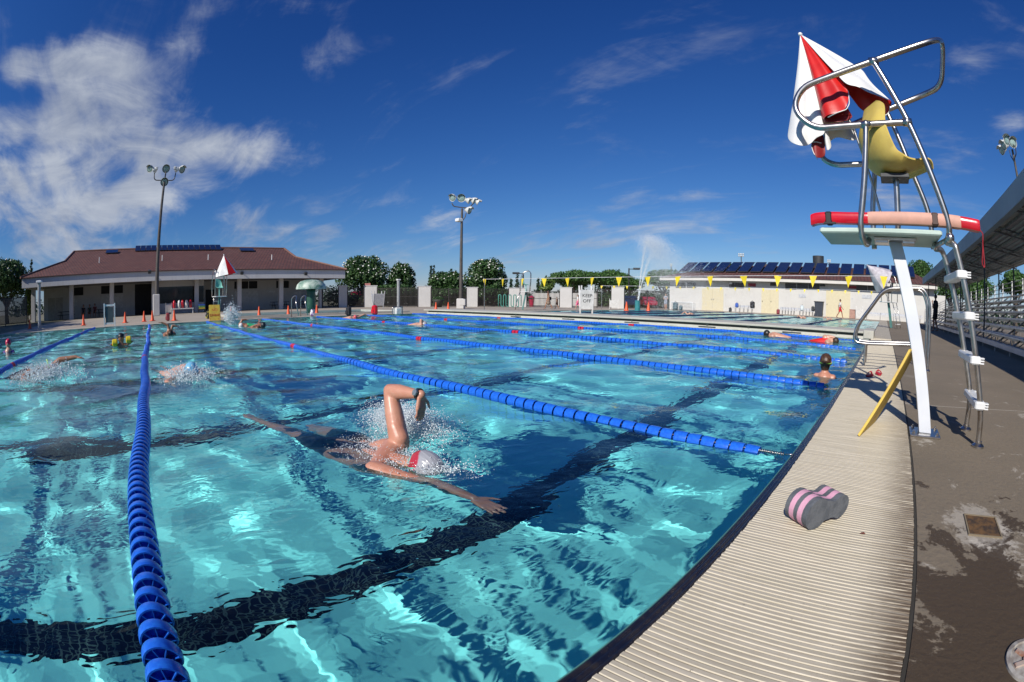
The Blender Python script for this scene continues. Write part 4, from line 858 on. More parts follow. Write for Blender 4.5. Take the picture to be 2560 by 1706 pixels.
for i,(q,lb) in enumerate(((z4(455,618),'swimmer in the pool beyond the bulkhead, dark hair and bare shoulders showing'),(z4(1500,637),'swimmer with a pink back near the end of a lane beyond the bulkhead'),(z4(1745,650),'swimmer lying low in the last lane beyond the bulkhead'))):
    hd=gz(*q,0); 
    if hd.y>40: hd=gz(q[0],q[1]+3,0)
    hd.y=min(hd.y,41); crawl(lb,(hd.x,hd.y,.08),-90,[(hd.x-.2,hd.y+.1,.02),(hd.x-.4,hd.y+.1,.2),(hd.x-.5,hd.y-.1,.1),(hd.x-.5,hd.y-.3,.0)],SK3,None,None,rr=.1)
# ---- people on the decks
def walker(label,base,h,face,skin,hair,top,bottom,stride=.25,long_hair=False,arms='down',bag=None,shoes=None):
    """face: heading in degrees; builds a walking or standing figure of height h"""
    t=person(label,base); s=h/1.75; d=V((math.cos(R(face)),math.sin(R(face)),0)); l=V((-d.y,d.x,0)); b=V(base)
    def P(f,si,z): return b+d*f*s+l*si*s+V((0,0,z*s))
    hip=.93; 
    C=[(P(0,0,1.0),P(0,0,1.3),.12*s,.125*s),(P(0,-.13,1.40),P(0,.13,1.40),.065*s,.065*s),(P(0,0,1.3),P(0,0,1.38),.12*s,.09*s),(P(0,0,1.42),P(.01,0,1.54),.05*s,.05*s),(P(0,-.08,.95),P(0,.08,.95),.10*s,.10*s)]
    for q,st_ in ((1,stride),(-1,-stride)):
        kn=P(st_*.55+.04,.09*q,.50); an=P(st_ - (.08 if st_<0 else 0),.085*q,.085+(.05 if st_<0 and stride>.1 else 0))
        C+=[(P(0,.09*q,.92),kn,.085*s,.056*s),(kn,kn.lerp(an,.35),.054*s,.054*s),(kn.lerp(an,.35),an,.054*s,.036*s),(an+V((0,0,-.03*s)),an+d*.15*s+V((0,0,-.055*s)),.036*s,.026*s)]
        sh=P(0,.18*q,1.39)
        if arms=='face' and q==1: el=P(.08,.22,1.12); wr=P(.16,.10,1.36)
        elif arms=='fold': el=P(.05,.22*q,1.13); wr=P(.18,-.02*q,1.15)
        else: el=P(-.05-st_*.35,.23*q,1.12); wr=P(.05-st_*.7,.22*q,.88)
        C+=[(sh,el,.05*s,.038*s),(el,wr,.037*s,.026*s)]+hand_caps(wr,(wr-el),l,s*.95,.1,.3)
    hd=P(.02,0,1.64)
    body('body',C,skin,t,.016*max(s,.7),3,[(hd,(.078*s,.078*s,.105*s)),(hd+d*.085*s+V((0,0,-.01*s)),(.018*s,.014*s,.02*s)),(hd+l*.078*s,(.02*s,.012*s,.03*s)),(hd-l*.078*s,(.02*s,.012*s,.03*s))])
    HC=[(hd+V((0,0,.03*s))-d*.015*s,hd-d*.03*s,.088*s,.085*s)]
    if long_hair: HC.append((hd-d*.05*s,P(-.07,0,1.42),.08*s,.06*s))
    body('hair',HC,hair,t,.014,2)
    if top: body('shirt',[(P(0,0,.97),P(0,0,1.3),.138*s,.142*s),(P(0,-.15,1.39),P(0,.15,1.39),.078*s,.078*s)]+[(P(0,.18*q,1.39),P(-.03,.215*q,1.20),.07*s,.06*s) for q in (1,-1)],top,t,.018,3)
    if bottom:
        m_,kind=bottom
        if kind=='dress': body('dress',[(P(0,0,1.0),P(0,0,1.3),.14*s,.13*s),(P(0,0,1.0),P(0,0,.55),.15*s,.2*s)],m_,t,.018,3)
        else: 
            e=.45 if kind=='shorts' else .95
            body('shorts' if kind=='shorts' else 'trousers',[(P(0,-.07,.97),P(0,.07,.97),.118*s,.118*s)]+[(P(0,.09*q,.92),P(0,.09*q,.92).lerp(P(st_*.55+.04,.09*q,.50),min(1,e*1.5)),.105*s,.09*s) for q,st_ in ((1,stride),(-1,-stride))],m_,t,.018,3)
    if bag: mb=MB(); mb.box(P(-.05,-.24,.98),(.3*s,.12*s,.32*s),Matrix.Rotation(R(face),3,'Z'),bev=.03); mb.build('bag',bag,t)
    return t
cblack=pm('black cloth',(.012,.012,.014),.8); cwhite=pm('white cloth',(.75,.75,.73),.8); cred=pm('red cloth',(.6,.02,.03),.7); cpink=pm('pink cloth',(.75,.15,.3),.8); ctan=pm('tan print cloth',(.32,.24,.17),.8,c2=(.12,.09,.07),ns=18); cgrey=pm('grey blue cloth',(.30,.34,.42),.8)
b=gz(2337,829,.03); b.z=.03; walker('man in black standing by the grandstand, hand to his face',b,1.95,150,SK2,HK,cblack,(cblack,'shorts'),.06,arms='face')
b=V((-27.6,31.2,.016)); walker('woman with long dark hair and a black bag walking along the far deck',b,1.62,-160,SK2,HK,None,(ctan,'dress'),.28,True,bag=cblack)
b=V((-27.6,32.35,.016)); walker('small dark haired boy walking behind the woman with the bag',b,1.08,-160,SK2,HK,ctan,(cblack,'shorts'),.2)
b=V((-25.9,33.2,.016)); walker('girl in white top and pink trousers following along the far deck',b,1.30,-150,SK3,HB,cwhite,(cpink,'long'),.22,True)
b=gz(*z4(290,585),.0); b=V((-23.6,45.6,.03)); walker('woman in a grey top standing behind the fountain spray by the wall corner',b,1.72,-80,SK3,HB,cgrey,(cgrey,'shorts'),.05,arms='fold')
q=gy(*z4(1838,625),48); walker('lifeguard in white shirt and red shorts walking past the pale far building',(q.x,48,.016),1.80,10,SK2,HK,cwhite,(cred,'shorts'),.3)
# ================================================================ BUILDINGS
def m_tileroof():
    t=NT('brown red roof tiles'); X=t.xyz(); br=t.n('ShaderNodeTexBrick'); br.offset=.5; br.inputs['Brick Width'].default_value=.34; br.inputs['Row Height'].default_value=.40; br.inputs['Mortar Size'].default_value=.05; br.inputs['Scale'].default_value=1
    cb=t.n('ShaderNodeCombineXYZ'); t.l(X[1],cb.inputs[0]); t.l(t.math('ADD',X[0],t.math('MULTIPLY',X[2],.4)),cb.inputs[1]); t.l(cb.outputs[0],br.inputs['Vector'])
    br.inputs['Color1'].default_value=(.165,.062,.045,1); br.inputs['Color2'].default_value=(.115,.045,.035,1); br.inputs['Mortar'].default_value=(.05,.025,.022,1)
    n=t.noise(1.2,6,.6); c=t.mix(t.math('MULTIPLY',t.rng(n,.5,.75),.4),br.outputs[0],(.17,.10,.08)); t.l(c,t.b.inputs['Base Color']); t.b.inputs['Roughness'].default_value=.75; t.l(t.bump(br.outputs['Fac'],-.6,.03),t.b.inputs['Normal']); return t.m
ROOF=m_tileroof()
def m_wall(name,c,c2): 
    t=NT(name); n=t.noise(.7,7,.6); s=t.noise(2,6,.6,0,(3,3,.35)); k=t.mix(t.rng(n,.4,.65),c,c2); k=t.mix(t.math('MULTIPLY',t.rng(s,.55,.75),.35),k,tuple(q*.6 for q in c)); t.l(k,t.b.inputs['Base Color']); t.b.inputs['Roughness'].default_value=.8; return t.m
W1=m_wall('off white stucco',(.56,.55,.53),(.50,.49,.47)); W2=m_wall('cream stucco',(.585,.58,.55),(.54,.53,.50)); FAS=m_wall('pale fascia board',(.60,.60,.60),(.55,.55,.54))
darkin=pm('dark opening',(.012,.012,.013),.7); winm=pm('dark glass',(.02,.022,.025),.08,c2=(.03,.032,.035)); soffm=pm('soffit',(.30,.29,.28),.8); doorm=pm('beige door',(.42,.39,.34),.5)
SOL=None
t=NT('solar glass'); X=t.xyz(); n=t.noise(3,3,.5); t.l(t.mix(t.rng(n,.4,.6),(.008,.014,.045),(.012,.02,.06)),t.b.inputs['Base Color']); t.b.inputs['Roughness'].default_value=.12; t.b.inputs['Coat Weight'].default_value=.5; SOL=t.m
frm=pm('panel frame',(.10,.10,.10),.4,.6)
def S(y): return y*1.057
lb=thing('pool_building','long low pool house with a brown red hipped tile roof and solar panels, shaded porch','building',(-52,3,0))
XC=-46; XF=-44.4; XWL=-49.7; e0,e1=-14.0,19.8; zb,zt=2.98,3.78
mb=MB(); mb.b2((XF-.25,e0,zb),(XF,e1,zt)); mb.b2((XF-21,e0-.0,zb),(XF-.25,e0+.25,zt)); mb.b2((XF-21,e1-.25,zb),(XF-.25,e1,zt)); mb.build('fascia',FAS,lb)
mb=MB(); mb.b2((XF-21,e0+.25,zb+.06),(XF-.25,e1-.25,zb+.14)); mb.build('porch_ceiling',soffm,lb)
mb=MB(); ev=[(XF+.12,e0-.15,zt),(XF+.12,e1+.15,zt),(XF-21.2,e1+.15,zt),(XF-21.2,e0-.15,zt)]; rg=[(-50,-10.35,5.5),(-50,16.2,5.5),(-60,16.2,5.5),(-60,-10.35,5.5)]; rd=[(-55,-10.2,6.95),(-55,16.3,6.95)]
ev2=[(x,y,z+.07) for x,y,z in ev]
mb.add(ev+ev2+rg+rd,[(0,1,5,4),(1,2,6,5),(2,3,7,6),(3,0,4,7),(3,2,1,0),(4,5,9,8),(5,6,10,9),(6,7,11,10),(7,4,8,11),(8,9,13,12),(9,10,13),(10,11,12,13),(11,8,12)])
rf=mb.build('roof',ROOF,lb)
for a,b in ((rd[0],rd[1]),(ev2[0],rg[0]),(ev2[1],rg[1]),(rg[0],rd[0]),(rg[1],rd[1])): mb=MB(); mb.tube([Vector(a)+V((0,0,.03)),Vector(b)+V((0,0,.03))],.11,6); mb.build('ridge_tiles',pm('ridge tile',(.20,.10,.075),.7),rf)
for y in (-6,1,6,13): mb=MB(); x=-48.5; mb.tube([(x,y,4.8),(x,y,5.6)],.05,6); mb.build('vent_pipe',white,rf)
for i in range(8):
    y=S(-12.36+4.165*i); 
    mb=MB(); mb.b2((XC-.22,y-.22,0),(XC+.22,y+.22,zb+.06)); mb.build('column',W1,lb,bevel=.02)
mb=MB(); mb.b2((-63,e0+1.2,0),(XWL,17.6,zb+.06)); mb.build('wall',W1,lb)
mb=MB(); mb.b2((XWL-.0,S(.0),0),(XC-.5,S(.35),zb+.06)); mb.b2((XC-1.0,S(.35),0),(XC-.8,S(5.1),.98)); mb.b2((XC-1.0,S(.35),2.5),(XC-.8,S(5.1),zb+.06)); mb.build('counter_wall',W1,lb)
mb=MB(); mb.b2((XC-.98,S(.35),.98),(XC-.86,S(5.1),2.5)); mb.build('counter_window',winm,lb)
mb=MB(); mb.b2((XWL-.1,S(-1.87),0),(XWL+.02,S(-.12),zb-.02)); mb.build('entrance',darkin,lb)
for a,b in ((-8.58,-7.52),(-5.53,-4.57),(-4.1,-3.15),(8.64,10.1),(10.2,11.08),(13.14,14.52)):
    mb=MB(); mb.b2((XWL,S(a),2.2),(XWL+.02,S(b),2.95)); f=mb.build('louvre_window',darkin,lb)
    mb=MB(); 
    for k in range(6): mb.box((XWL+.035,S((a+b)/2),2.28+.115*k),(.03,S(b-a),.02),Matrix.Rotation(.5,3,'Y'))
    mb.build('louvres',dkgrey,f)
for a,b,z0_,z1_ in ((-5.52,-3.15,.8,2.05),(8.64,11.14,.73,1.98),(6.6,7.4,.8,1.9),(-9,-8.2,1.2,1.9),(15.2,15.9,.9,1.8),(12.1,13.0,1.75,1.95)):
    mb=MB(); mb.b2((XWL,S(a),z0_),(XWL+.03,S(b),z1_)); mb.build('notice_board',pm('notice board',(.62,.62,.60),.6,c2=(.52,.52,.50)),lb)
for a,b in ((-11.6,-10.75),(-10.7,-9.85)): mb=MB(); mb.b2((XWL,S(a),.02),(XWL+.03,S(b),2.1)); d_=mb.build('door',doorm,lb); mb=MB(); mb.box((XWL+.05,S(b-.1),1.05),(.04,.1,.04)); mb.build('handle',steel,d_)
mb=MB(); mb.b2((XWL,S(5.6),.02),(XWL+.02,S(6.5),2.2)); mb.build('entrance',darkin,lb)
for v_ in ((458,450),(1045,457)): 
    p=gx(*z2(*v_),XF+.45); mb=MB(); mb.box(p,(.3,.32,.3),Matrix.Rotation(.4,3,'Y'),bev=.03); mb.tube([p,(XF,p.y,p.z+.1)],.04,6); mb.build('eave_floodlight',dkgrey,lb)
p=gx(*z1(1375,440),XF+.45); mb=MB(); mb.box(p,(.3,.32,.3),Matrix.Rotation(.4,3,'Y'),bev=.03); mb.tube([p,(XF,p.y,p.z+.1)],.04,6); mb.build('eave_floodlight',dkgrey,lb)
def panel(par,corners,name='solar_panel',th=.08):
    a,b,c,d=[Vector(q) for q in corners]; n=(b-a).cross(d-a).normalized()*th
    mb=MB(); mb.hexa([a-n,b-n,c-n,d-n,a,b,c,d]); f=mb.build(name,frm,par)
    i=lambda p,q,r,s: (p+(r-p)*.04)+n*.06
    ins=[p+((a+b+c+d)/4-p)*.06+n*.05 for p in (a,b,c,d)]; mb=MB(); mb.add(ins,[(0,1,2,3)]); mb.build('glass',SOL,f); return f
y=-2.25; k=16; wp=(8.15+2.25)/k
for i in range(k): panel(rf,[(-53.3,y+wp*i+.02,6.60),(-53.3,y+wp*(i+1)-.02,6.60),(-54.6,y+wp*(i+1)-.02,7.28),(-54.6,y+wp*i+.02,7.28)])
for a,b in ((-5.8,-4.3),(10.3,12.0)): panel(rf,[(-52.6,a,6.42),(-52.6,b,6.42),(-53.7,b,6.85),(-53.7,a,6.85)])
for y in (-2.0,1.4,4.8,8.0): mb=MB(); mb.tube([(-54.5,y,7.2),(-55.2,y,6.9)],.03,5); mb.build('panel_strut',frm,rf)
# ---- far building
YFB=52; fb=thing('pool_building','long pale cream building with big solar panels along its roof','building',(-10,56,0))
xl=gy(1674,740,YFB).x; xr=5.9; ez0,ez1=3.42,3.78
mb=MB(); mb.b2((xl,YFB,0),(xr,YFB+11,ez0+.05)); wl=mb.build('wall',W2,fb)
mb=MB(); mb.b2((xr,YFB+.5,0),(xr+1.5,YFB+.7,2.9)); mb.build('side_wall',W2,fb)
ex0=gy(1649,700,YFB-1).x; ex1=6.2
mb=MB(); mb.b2((ex0,YFB-1,ez0),(ex1,YFB-.8,ez1)); mb.b2((ex0,YFB-.8,ez0),(ex0+.2,YFB+12,ez1)); mb.b2((ex1-.2,YFB-.8,ez0),(ex1,YFB+12,ez1)); mb.build('fascia',m_wall('white fascia',(.64,.62,.57),(.58,.56,.52)),fb)
mb=MB(); mb.b2((ex0+.2,YFB-.8,ez0+.06),(ex1-.2,YFB+12,ez0+.14)); mb.build('eave_soffit',soffm,fb)
mb=MB(); A=[(ex0-.1,YFB-1.1,ez1),(ex1+.1,YFB-1.1,ez1),(ex1+.1,YFB+12.1,ez1),(ex0-.1,YFB+12.1,ez1),(ex0+5.6,YFB+5.5,5.62),(ex1-3.2,YFB+5.5,5.62)]
mb.add(A,[(0,1,5,4),(1,2,5),(2,3,4,5),(3,0,4),(3,2,1,0)]); rf2=mb.build('roof',ROOF,fb)
bx=[345,445,550,655,765,870,990,1110,1225,1345,1470,1590,1710,1835,1950,2065,2180,2300]
px0=gy(*z4(345,252),YFB+1.2).x; px1=gy(*z4(2065,265),YFB+1.2).x; pw=(px1-px0)/15; 
for i in range(19):
    x=px0+pw*i
    if x>3.6: break
    o=.35 if i>=6 else 0
    panel(rf2,[(x+.12,YFB+1.2,4.62),(x+pw-.12,YFB+1.2,4.62),(x+pw-.12,YFB+4.3,5.98),(x+.12,YFB+4.3,5.98)])
for i in range(0,19,3):
    x=px0+pw*i
    if x<3.6: mb=MB(); mb.tube([(x,YFB+4.2,5.9),(x,YFB+5.2,5.5)],.04,5); mb.build('panel_strut',frm,rf2); mb=MB(); mb.tube([(x,YFB+1.3,4.6),(x,YFB+1.6,4.3)],.04,5); mb.build('panel_strut',frm,rf2)
p=gy(*z4(1640,150),YFB+6.5); mb=MB(); mb.lathe([(.75,-1.0),(.95,-.85),(.95,-.55),(.72,-.45),(.74,.75),(0,.8)],(p.x,p.y,p.z+.2),20); mb.lathe([(.3,-2),(.3,-.9)],(p.x,p.y,p.z+.2),10); mb.build('roof_vent',dkgrey,rf2,smooth=True,ang=35)
p=gy(*z4(1175,175),YFB+6.5); mb=MB(); mb.box((p.x,p.y,p.z-.2),(2.1,1,1),None,bev=.05); mb.build('roof_unit',pm('brown metal box',(.12,.10,.09),.6),rf2)
def fw(u0,v0,u1,v1,name,mat_,pr=.03,par=fb,lou=False):
    a=gy(*z4(u0,v0),YFB); b=gy(*z4(u1,v1),YFB); a.z-=0.0
    mb=MB(); mb.b2((a.x,YFB-pr,b.z),(b.x,YFB+.0,a.z)); o=mb.build(name,mat_,par)
    if lou:
        mb=MB(); n=7
        for k in range(n): mb.box(((a.x+b.x)/2,YFB-pr-.015,b.z+(a.z-b.z)*(k+.5)/n),(abs(b.x-a.x),.03,.03),Matrix.Rotation(.5,3,'X'))
        mb.build('louvres',pm('bronze louvre',(.10,.09,.08),.5),o)
    return o
glz=pm('dusty louvre glass',(.10,.095,.09),.3)
for q in ((330,318,420,368),(432,318,515,368),(822,320,955,372),(1197,320,1250,350),(1336,325,1438,384),(1444,327,1545,385),(1550,330,1650,387),(1990,345,2090,400),(2095,347,2200,405)): fw(*q,'louvre_window',glz,.03,fb,True)
for q in ((995,325,1065,357),(1915,347,1990,378)): fw(*q,'red_sign_panel',pm('dark red panel',(.28,.02,.03),.5))
cd=pm('cream double door',(.62,.56,.38),.5,c2=(.59,.53,.36))
for q in ((572,372,665,572),(669,372,765,575),(1118,385,1193,590),(1197,385,1272,592),(1712,392,1820,612),(1824,392,1930,617)):
    a=gy(*z4(q[0],q[1]),YFB); b=gy(*z4(q[2],q[3]),YFB); mb=MB(); mb.b2((a.x,YFB-.03,.02),(b.x,YFB,a.z)); d_=mb.build('door',cd,fb); mb=MB(); mb.box((b.x-.12 if q in ((572,372,665,572),) else a.x+.12,YFB-.05,1.3),(.06,.04,.12)); mb.build('handle',dkgrey,d_)
for q in ((1460,425,1525,458),(780,428,795,437),(2040,430,2130,470),(1942,463,1960,472)): fw(*q,'wall_notice',pm('grey notice',(.5,.52,.55),.6))
for q in ((835,325),(1665,345),(1690,345)): 
    p=gy(*z4(*q),YFB-.2); mb=MB(); mb.box(p,(.28,.3,.2),None,bev=.03); mb.build('wall_light',plastic_w if q[0]<900 else dkgrey,fb)
# ---- grandstand
gs=thing('grandstand','covered grandstand with grey metal roof and rows of aluminium benches along the walkway','grandstand',(6,20,0))
RX0,RX1,RY0,RY1=3.72,6.9,-7,43; rz0,rz1=3.36,3.86
t=NT('ribbed roof metal'); X=t.xyz(); s=t.math('SINE',t.math('MULTIPLY',X[0],2*math.pi/.19)); n=t.noise(.8,6,.6,0,(1,.3,1)); t.l(t.mix(t.rng(n,.35,.7),(.46,.47,.49),(.33,.34,.36)),t.b.inputs['Base Color']); t.b.inputs['Roughness'].default_value=.5; t.l(t.bump(s,.9,.03),t.b.inputs['Normal']); RIB=t.m
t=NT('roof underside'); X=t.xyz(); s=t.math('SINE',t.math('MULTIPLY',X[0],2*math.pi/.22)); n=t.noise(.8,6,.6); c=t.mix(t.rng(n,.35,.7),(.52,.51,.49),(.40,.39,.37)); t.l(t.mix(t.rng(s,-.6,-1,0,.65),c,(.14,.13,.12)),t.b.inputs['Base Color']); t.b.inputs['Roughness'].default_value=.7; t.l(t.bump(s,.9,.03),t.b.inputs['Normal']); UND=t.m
fg_=m_wall('grey blue fascia metal',(.36,.40,.44),(.30,.34,.38))
mb=MB(); mb.b2((RX0,RY0,rz0),(RX0+.05,RY1,rz1)); mb.b2((RX0+.05,RY0,rz0),(RX0+.22,RY1,rz0+.03)); mb.build('fascia',fg_,gs)
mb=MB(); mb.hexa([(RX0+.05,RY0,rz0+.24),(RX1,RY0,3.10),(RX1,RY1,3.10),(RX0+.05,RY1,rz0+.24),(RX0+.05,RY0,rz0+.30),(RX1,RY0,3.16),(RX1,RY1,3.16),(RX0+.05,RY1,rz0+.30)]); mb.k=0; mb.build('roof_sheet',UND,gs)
gm_=pm('galvanised steel',(.34,.34,.34),.5,.4,c2=(.22,.21,.20),ns=4)
for i in range(17):
    y=RY0+.6+i*3.05
    mb=MB(); mb.tube([(RX0+.12,y,rz0+.06),(RX1-.1,y,2.98)],.03,6); mb.tube([(RX0+.12,y,rz0+.22),(RX1-.1,y,3.06)],.025,6)
    for k in range(6):
        f0_=k/6; f1_=(k+1)/6; p=lambda f,top:V((RX0+.12+(RX1-RX0-.22)*f,y,(rz0+.22-(rz0+.22-3.06)*f) if top else (rz0+.06-(rz0+.06-2.98)*f)))
        mb.tube([p(f0_,k%2==0),p(f1_,k%2==1)],.014,5)
    mb.build('roof_truss',gm_,gs)
for xx in (4.3,5.0,5.7,6.4):
    mb=MB(); zz=rz0+.2-(xx-RX0)/(RX1-RX0)*.44; mb.b2((xx,RY0,zz-.07),(xx+.05,RY1,zz)); mb.build('purlin',gm_,gs)
for i in range(17):
    y=RY0+.6+i*3.05
    if i%2==0: mb=MB(); mb.tube([(RX0+.55,y,.03),(RX0+.55,y,rz0+.1)],.035,8); mb.build('front_column',dkgrey,gs)
    mb=MB(); mb.tube([(RX1-.3,y,.03),(RX1-.3,y,3.0)],.04,8); mb.build('rear_column',dkgrey,gs)
al_=pm('aluminium plank',(.62,.63,.65),.38,.35,c2=(.50,.51,.53),ns=7,scale3=(1,.2,1))
for r_ in range(7):
    x=4.05+r_*.40; z=.28+r_*.235
    mb=MB(); 
    for seg in range(8): y0=RY0+seg*6.2; mb.b2((x,y0,z+.18),(x+.22,min(y0+6.1,RY1-.4),z+.22))
    mb.build('bench_plank',al_,gs)
    mb=MB(); mb.b2((x-.16,RY0,z-.02),(x-.02,RY1-.4,z+.01)); mb.b2((x-.18,RY0,z-.12),(x-.165,RY1-.4,z+.0)); mb.build('foot_plank',al_,gs)
for i in range(26):
    y=RY0+.3+i*1.95; mb=MB(); mb.tube([(3.95,y,.03),(3.95,y,.42)],.02,6); mb.tube([(3.9,y,.2),(6.9,y,1.98)],.028,6); mb.tube([(6.85,y,.03),(6.85,y,1.95)],.022,6); mb.tube([(5.3,y,.03),(5.3,y,1.05)],.022,6); mb.tube([(3.95,y,.1),(5.3,y,.9)],.014,5); mb.build('bench_frame',gm_,gs)
mb=MB()
for zz in (1.95,2.15,2.35,2.55): mb.tube([(6.95,RY0,zz),(6.95,RY1-.4,zz)],.018,6)
mb.build('rear_rail',al_,gs)
for i in range(26): y=RY0+.3+i*1.95; mb=MB(); mb.b2((6.93,y-.03,1.7),(6.98,y+.03,2.6)); mb.build('rear_rail_post',plastic_w,gs)
for yy in (RY1-.35,):
    mb=MB()
    for k in range(5): mb.tube([(3.95,yy,.55+.18*k),(6.95,yy,1.85+.18*k)],.018,6)
    for k in range(7): mb.tube([(3.95+.5*k,yy,.1),(3.95+.5*k,yy,1.27+.5*k*.434)],.018,6)
    mb.build('end_guard_rail',al_,gs)
# ================================================================ FENCE PIERS, FENCES
def pier(u0,u1,vt,vb,d,label,th=.35):
    a=ray(u0,vb); b=ray(u1,vb)
    A=CAM+a*(d/math.hypot(a.x,a.y)); Bq=CAM+b*(d/math.hypot(b.x,b.y)); A.z=Bq.z=0
    m=(u0+u1)/2; t_=ray(m,vt); top=H+t_.z*d/math.hypot(t_.x,t_.y)
    bb=ray(m,vb); base=H+bb.z*d/math.hypot(bb.x,bb.y)
    dr_=(Bq-A).normalized(); n=V((-dr_.y,dr_.x,0)); n=n if n.dot(A)>0 else -n; h=top
    mb=MB(); mb.hexa([A,Bq,Bq+n*th,A+n*th]+[q+V((0,0,h)) for q in (A,Bq,Bq+n*th,A+n*th)])
    t=thing('wall_pier',label,'wall',(A+Bq)/2,0,'white wall piers along the far fence'); mb.build('block',W1,t,bevel=.03)
    mb=MB(); k=V((0,0,h)); mb.hexa([q+k for q in (A-dr_*.04-n*.04,Bq+dr_*.04-n*.04,Bq+dr_*.04+n*(th+.04),A-dr_*.04+n*(th+.04))]+[q+k+V((0,0,.06)) for q in (A-dr_*.04-n*.04,Bq+dr_*.04-n*.04,Bq+dr_*.04+n*(th+.04),A-dr_*.04+n*(th+.04))]); mb.build('cap',FAS,t)
    return A,Bq,n
PI=[]
zz2=lambda a:480+a/3.677; zz3=lambda a:1060+a/3.677; v2=lambda b:560+b/3.677; v3=lambda b:620+b/3.677
PI.append(pier(zz2(1345),zz2(1430),v2(572),v2(775),50,'narrow white wall pier right beside the porch end'))
PI.append(pier(zz2(1580),zz2(1702),v2(572),v2(770),50,'white wall pier with a small red sign, left of the folded white boards'))
PI.append(pier(zz2(2075),zz2(2196),v2(577),v2(765),49,'white wall pier left of the tall light pole'))
PI.append(pier(zz3(388),zz3(495),v3(366),v3(540),49,'white wall pier right behind the tall light pole'))
PI.append(pier(zz3(775),zz3(941),v3(373),v3(537),50,'wide white wall pier behind the small far lifeguard chair'))
PI.append(pier(zz3(1249),zz3(1359),v3(367),v3(545),50,'white wall pier between two low white walls'))
PI.append(pier(zz3(1722),zz3(1838),v3(363),v3(558),50,'white wall pier left of the fountain'))
a,b,n=PI[1]; mb=MB(); c=a.lerp(b,.3)-n*.02; mb.box(c+V((0,0,2.45)),(.5,.5,.02),Matrix.Rotation(0,3,'Z')) 
p_=a.lerp(b,.28); d_=(b-a).normalized(); mb=MB(); mb.hexa([p_-n*.03+d_*x+V((0,0,z)) for x,z in ((-.3,2.2),(.3,2.2))]+[p_-n*.01+d_*x+V((0,0,z)) for x,z in ((.3,2.2),(-.3,2.2))]+[p_-n*.03+d_*x+V((0,0,z)) for x,z in ((-.3,2.5),(.3,2.5))]+[p_-n*.01+d_*x+V((0,0,z)) for x,z in ((.3,2.5),(-.3,2.5))]); mb.build('wall_sign',pm('faded red sign',(.5,.2,.18),.6),[o for o in bpy.data.objects if o.get('label','').startswith('white wall pier with a small')][0])
def low(u0,u1,vt,d,label):
    a=ray(u0,770); b=ray(u1,770); A=CAM+a*(d/math.hypot(a.x,a.y)); Bq=CAM+b*(d/math.hypot(b.x,b.y)); A.z=Bq.z=0; m=ray((u0+u1)/2,vt); h=H+m.z*d/math.hypot(m.x,m.y); dr_=(Bq-A).normalized(); n=V((-dr_.y,dr_.x,0)); n=n if n.dot(A)>0 else -n
    mb=MB(); mb.hexa([A,Bq,Bq+n*.25,A+n*.25]+[q+V((0,0,h)) for q in (A,Bq,Bq+n*.25,A+n*.25)]); o=mb.build('low_wall',W2); tag(o,label,'wall')
low(zz3(1000),zz3(1247),v3(416),60,'low white wall behind bars, behind the walking woman'); low(zz3(1362),zz3(1594),v3(417),60,'low white wall behind bars, behind the keep off board')
bar=pm('dark bronze bars',(.035,.03,.028),.5)
def fence(u0,u1,vt,d0,d1,label,hh=None,step=.13,nm='fence'):
    a=ray(u0,770); b=ray(u1,770); A=CAM+a*(d0/math.hypot(a.x,a.y)); Bq=CAM+b*(d1/math.hypot(b.x,b.y)); A.z=Bq.z=0; m=ray((u0+u1)/2,vt); dm=(d0+d1)/2; h=hh or H+m.z*dm/math.hypot(m.x,m.y)
    t=thing(nm,label,'fence',(A+Bq)/2,0,'dark bar fence panels'); L_=(Bq-A).length; d_=(Bq-A)/L_; n=V((-d_.y,d_.x,0)); 
    def bx(mb,s0,s1,z0_,z1_,w_): mb.hexa([A+d_*s+n*q+V((0,0,z)) for z in (z0_,z1_) for s,q in ((s0,-w_),(s1,-w_),(s1,w_),(s0,w_))])
    mb=MB(); x=.05
    while x<L_: bx(mb,x,x+.045,.08,h-.03,.02); x+=step
    mb.build('bars',bar,t); 
    for z in (.14,h*.52,h-.1): mb=MB(); bx(mb,0,L_,z,z+.05,.02); mb.build('rail',bar,t)
    k=max(1,round(L_/2.4))
    for i in range(k+1): mb=MB(); s=L_*i/k; bx(mb,s-.04,s+.04,0,h+.04,.04); mb.build('fence_post',bar,t)
vt=v2(585)
fence(zz2(1200),zz2(1345),vt,49,50,'dark bar fence between the porch end and the first white pier')
fence(zz2(1430),zz2(1580),vt,50,50,'dark bar fence gate opening with the red truck behind it')
fence(zz2(1702),zz2(2075),vt,50,49,'dark bar fence panel behind the shower post')
fence(zz2(2196),zz3(388),v3(372),49,49,'dark bar fence panel behind the tall light pole')
fence(zz3(495),zz3(775),v3(372),49,50,'dark bar fence panel right of the pole pier, near the green loops')
fence(zz3(941),zz3(1249),v3(395),50.2,50.2,'dark bar fence panel behind the walking woman')
fence(zz3(1359),zz3(1590),v3(388),50.2,50.2,'dark bar fence panel behind the keep off board')
fence(zz3(1590),zz3(1722),v3(378),50.2,50.2,'narrow dark bar fence panel left of the last pier')
fence(zz3(1838),1672,v3(390),50.2,52,'dark bar fence panel behind the fountain jets')
fence(-40,66,740,43,44,'dark board fence at the far left edge in the shade',2.2,.07)
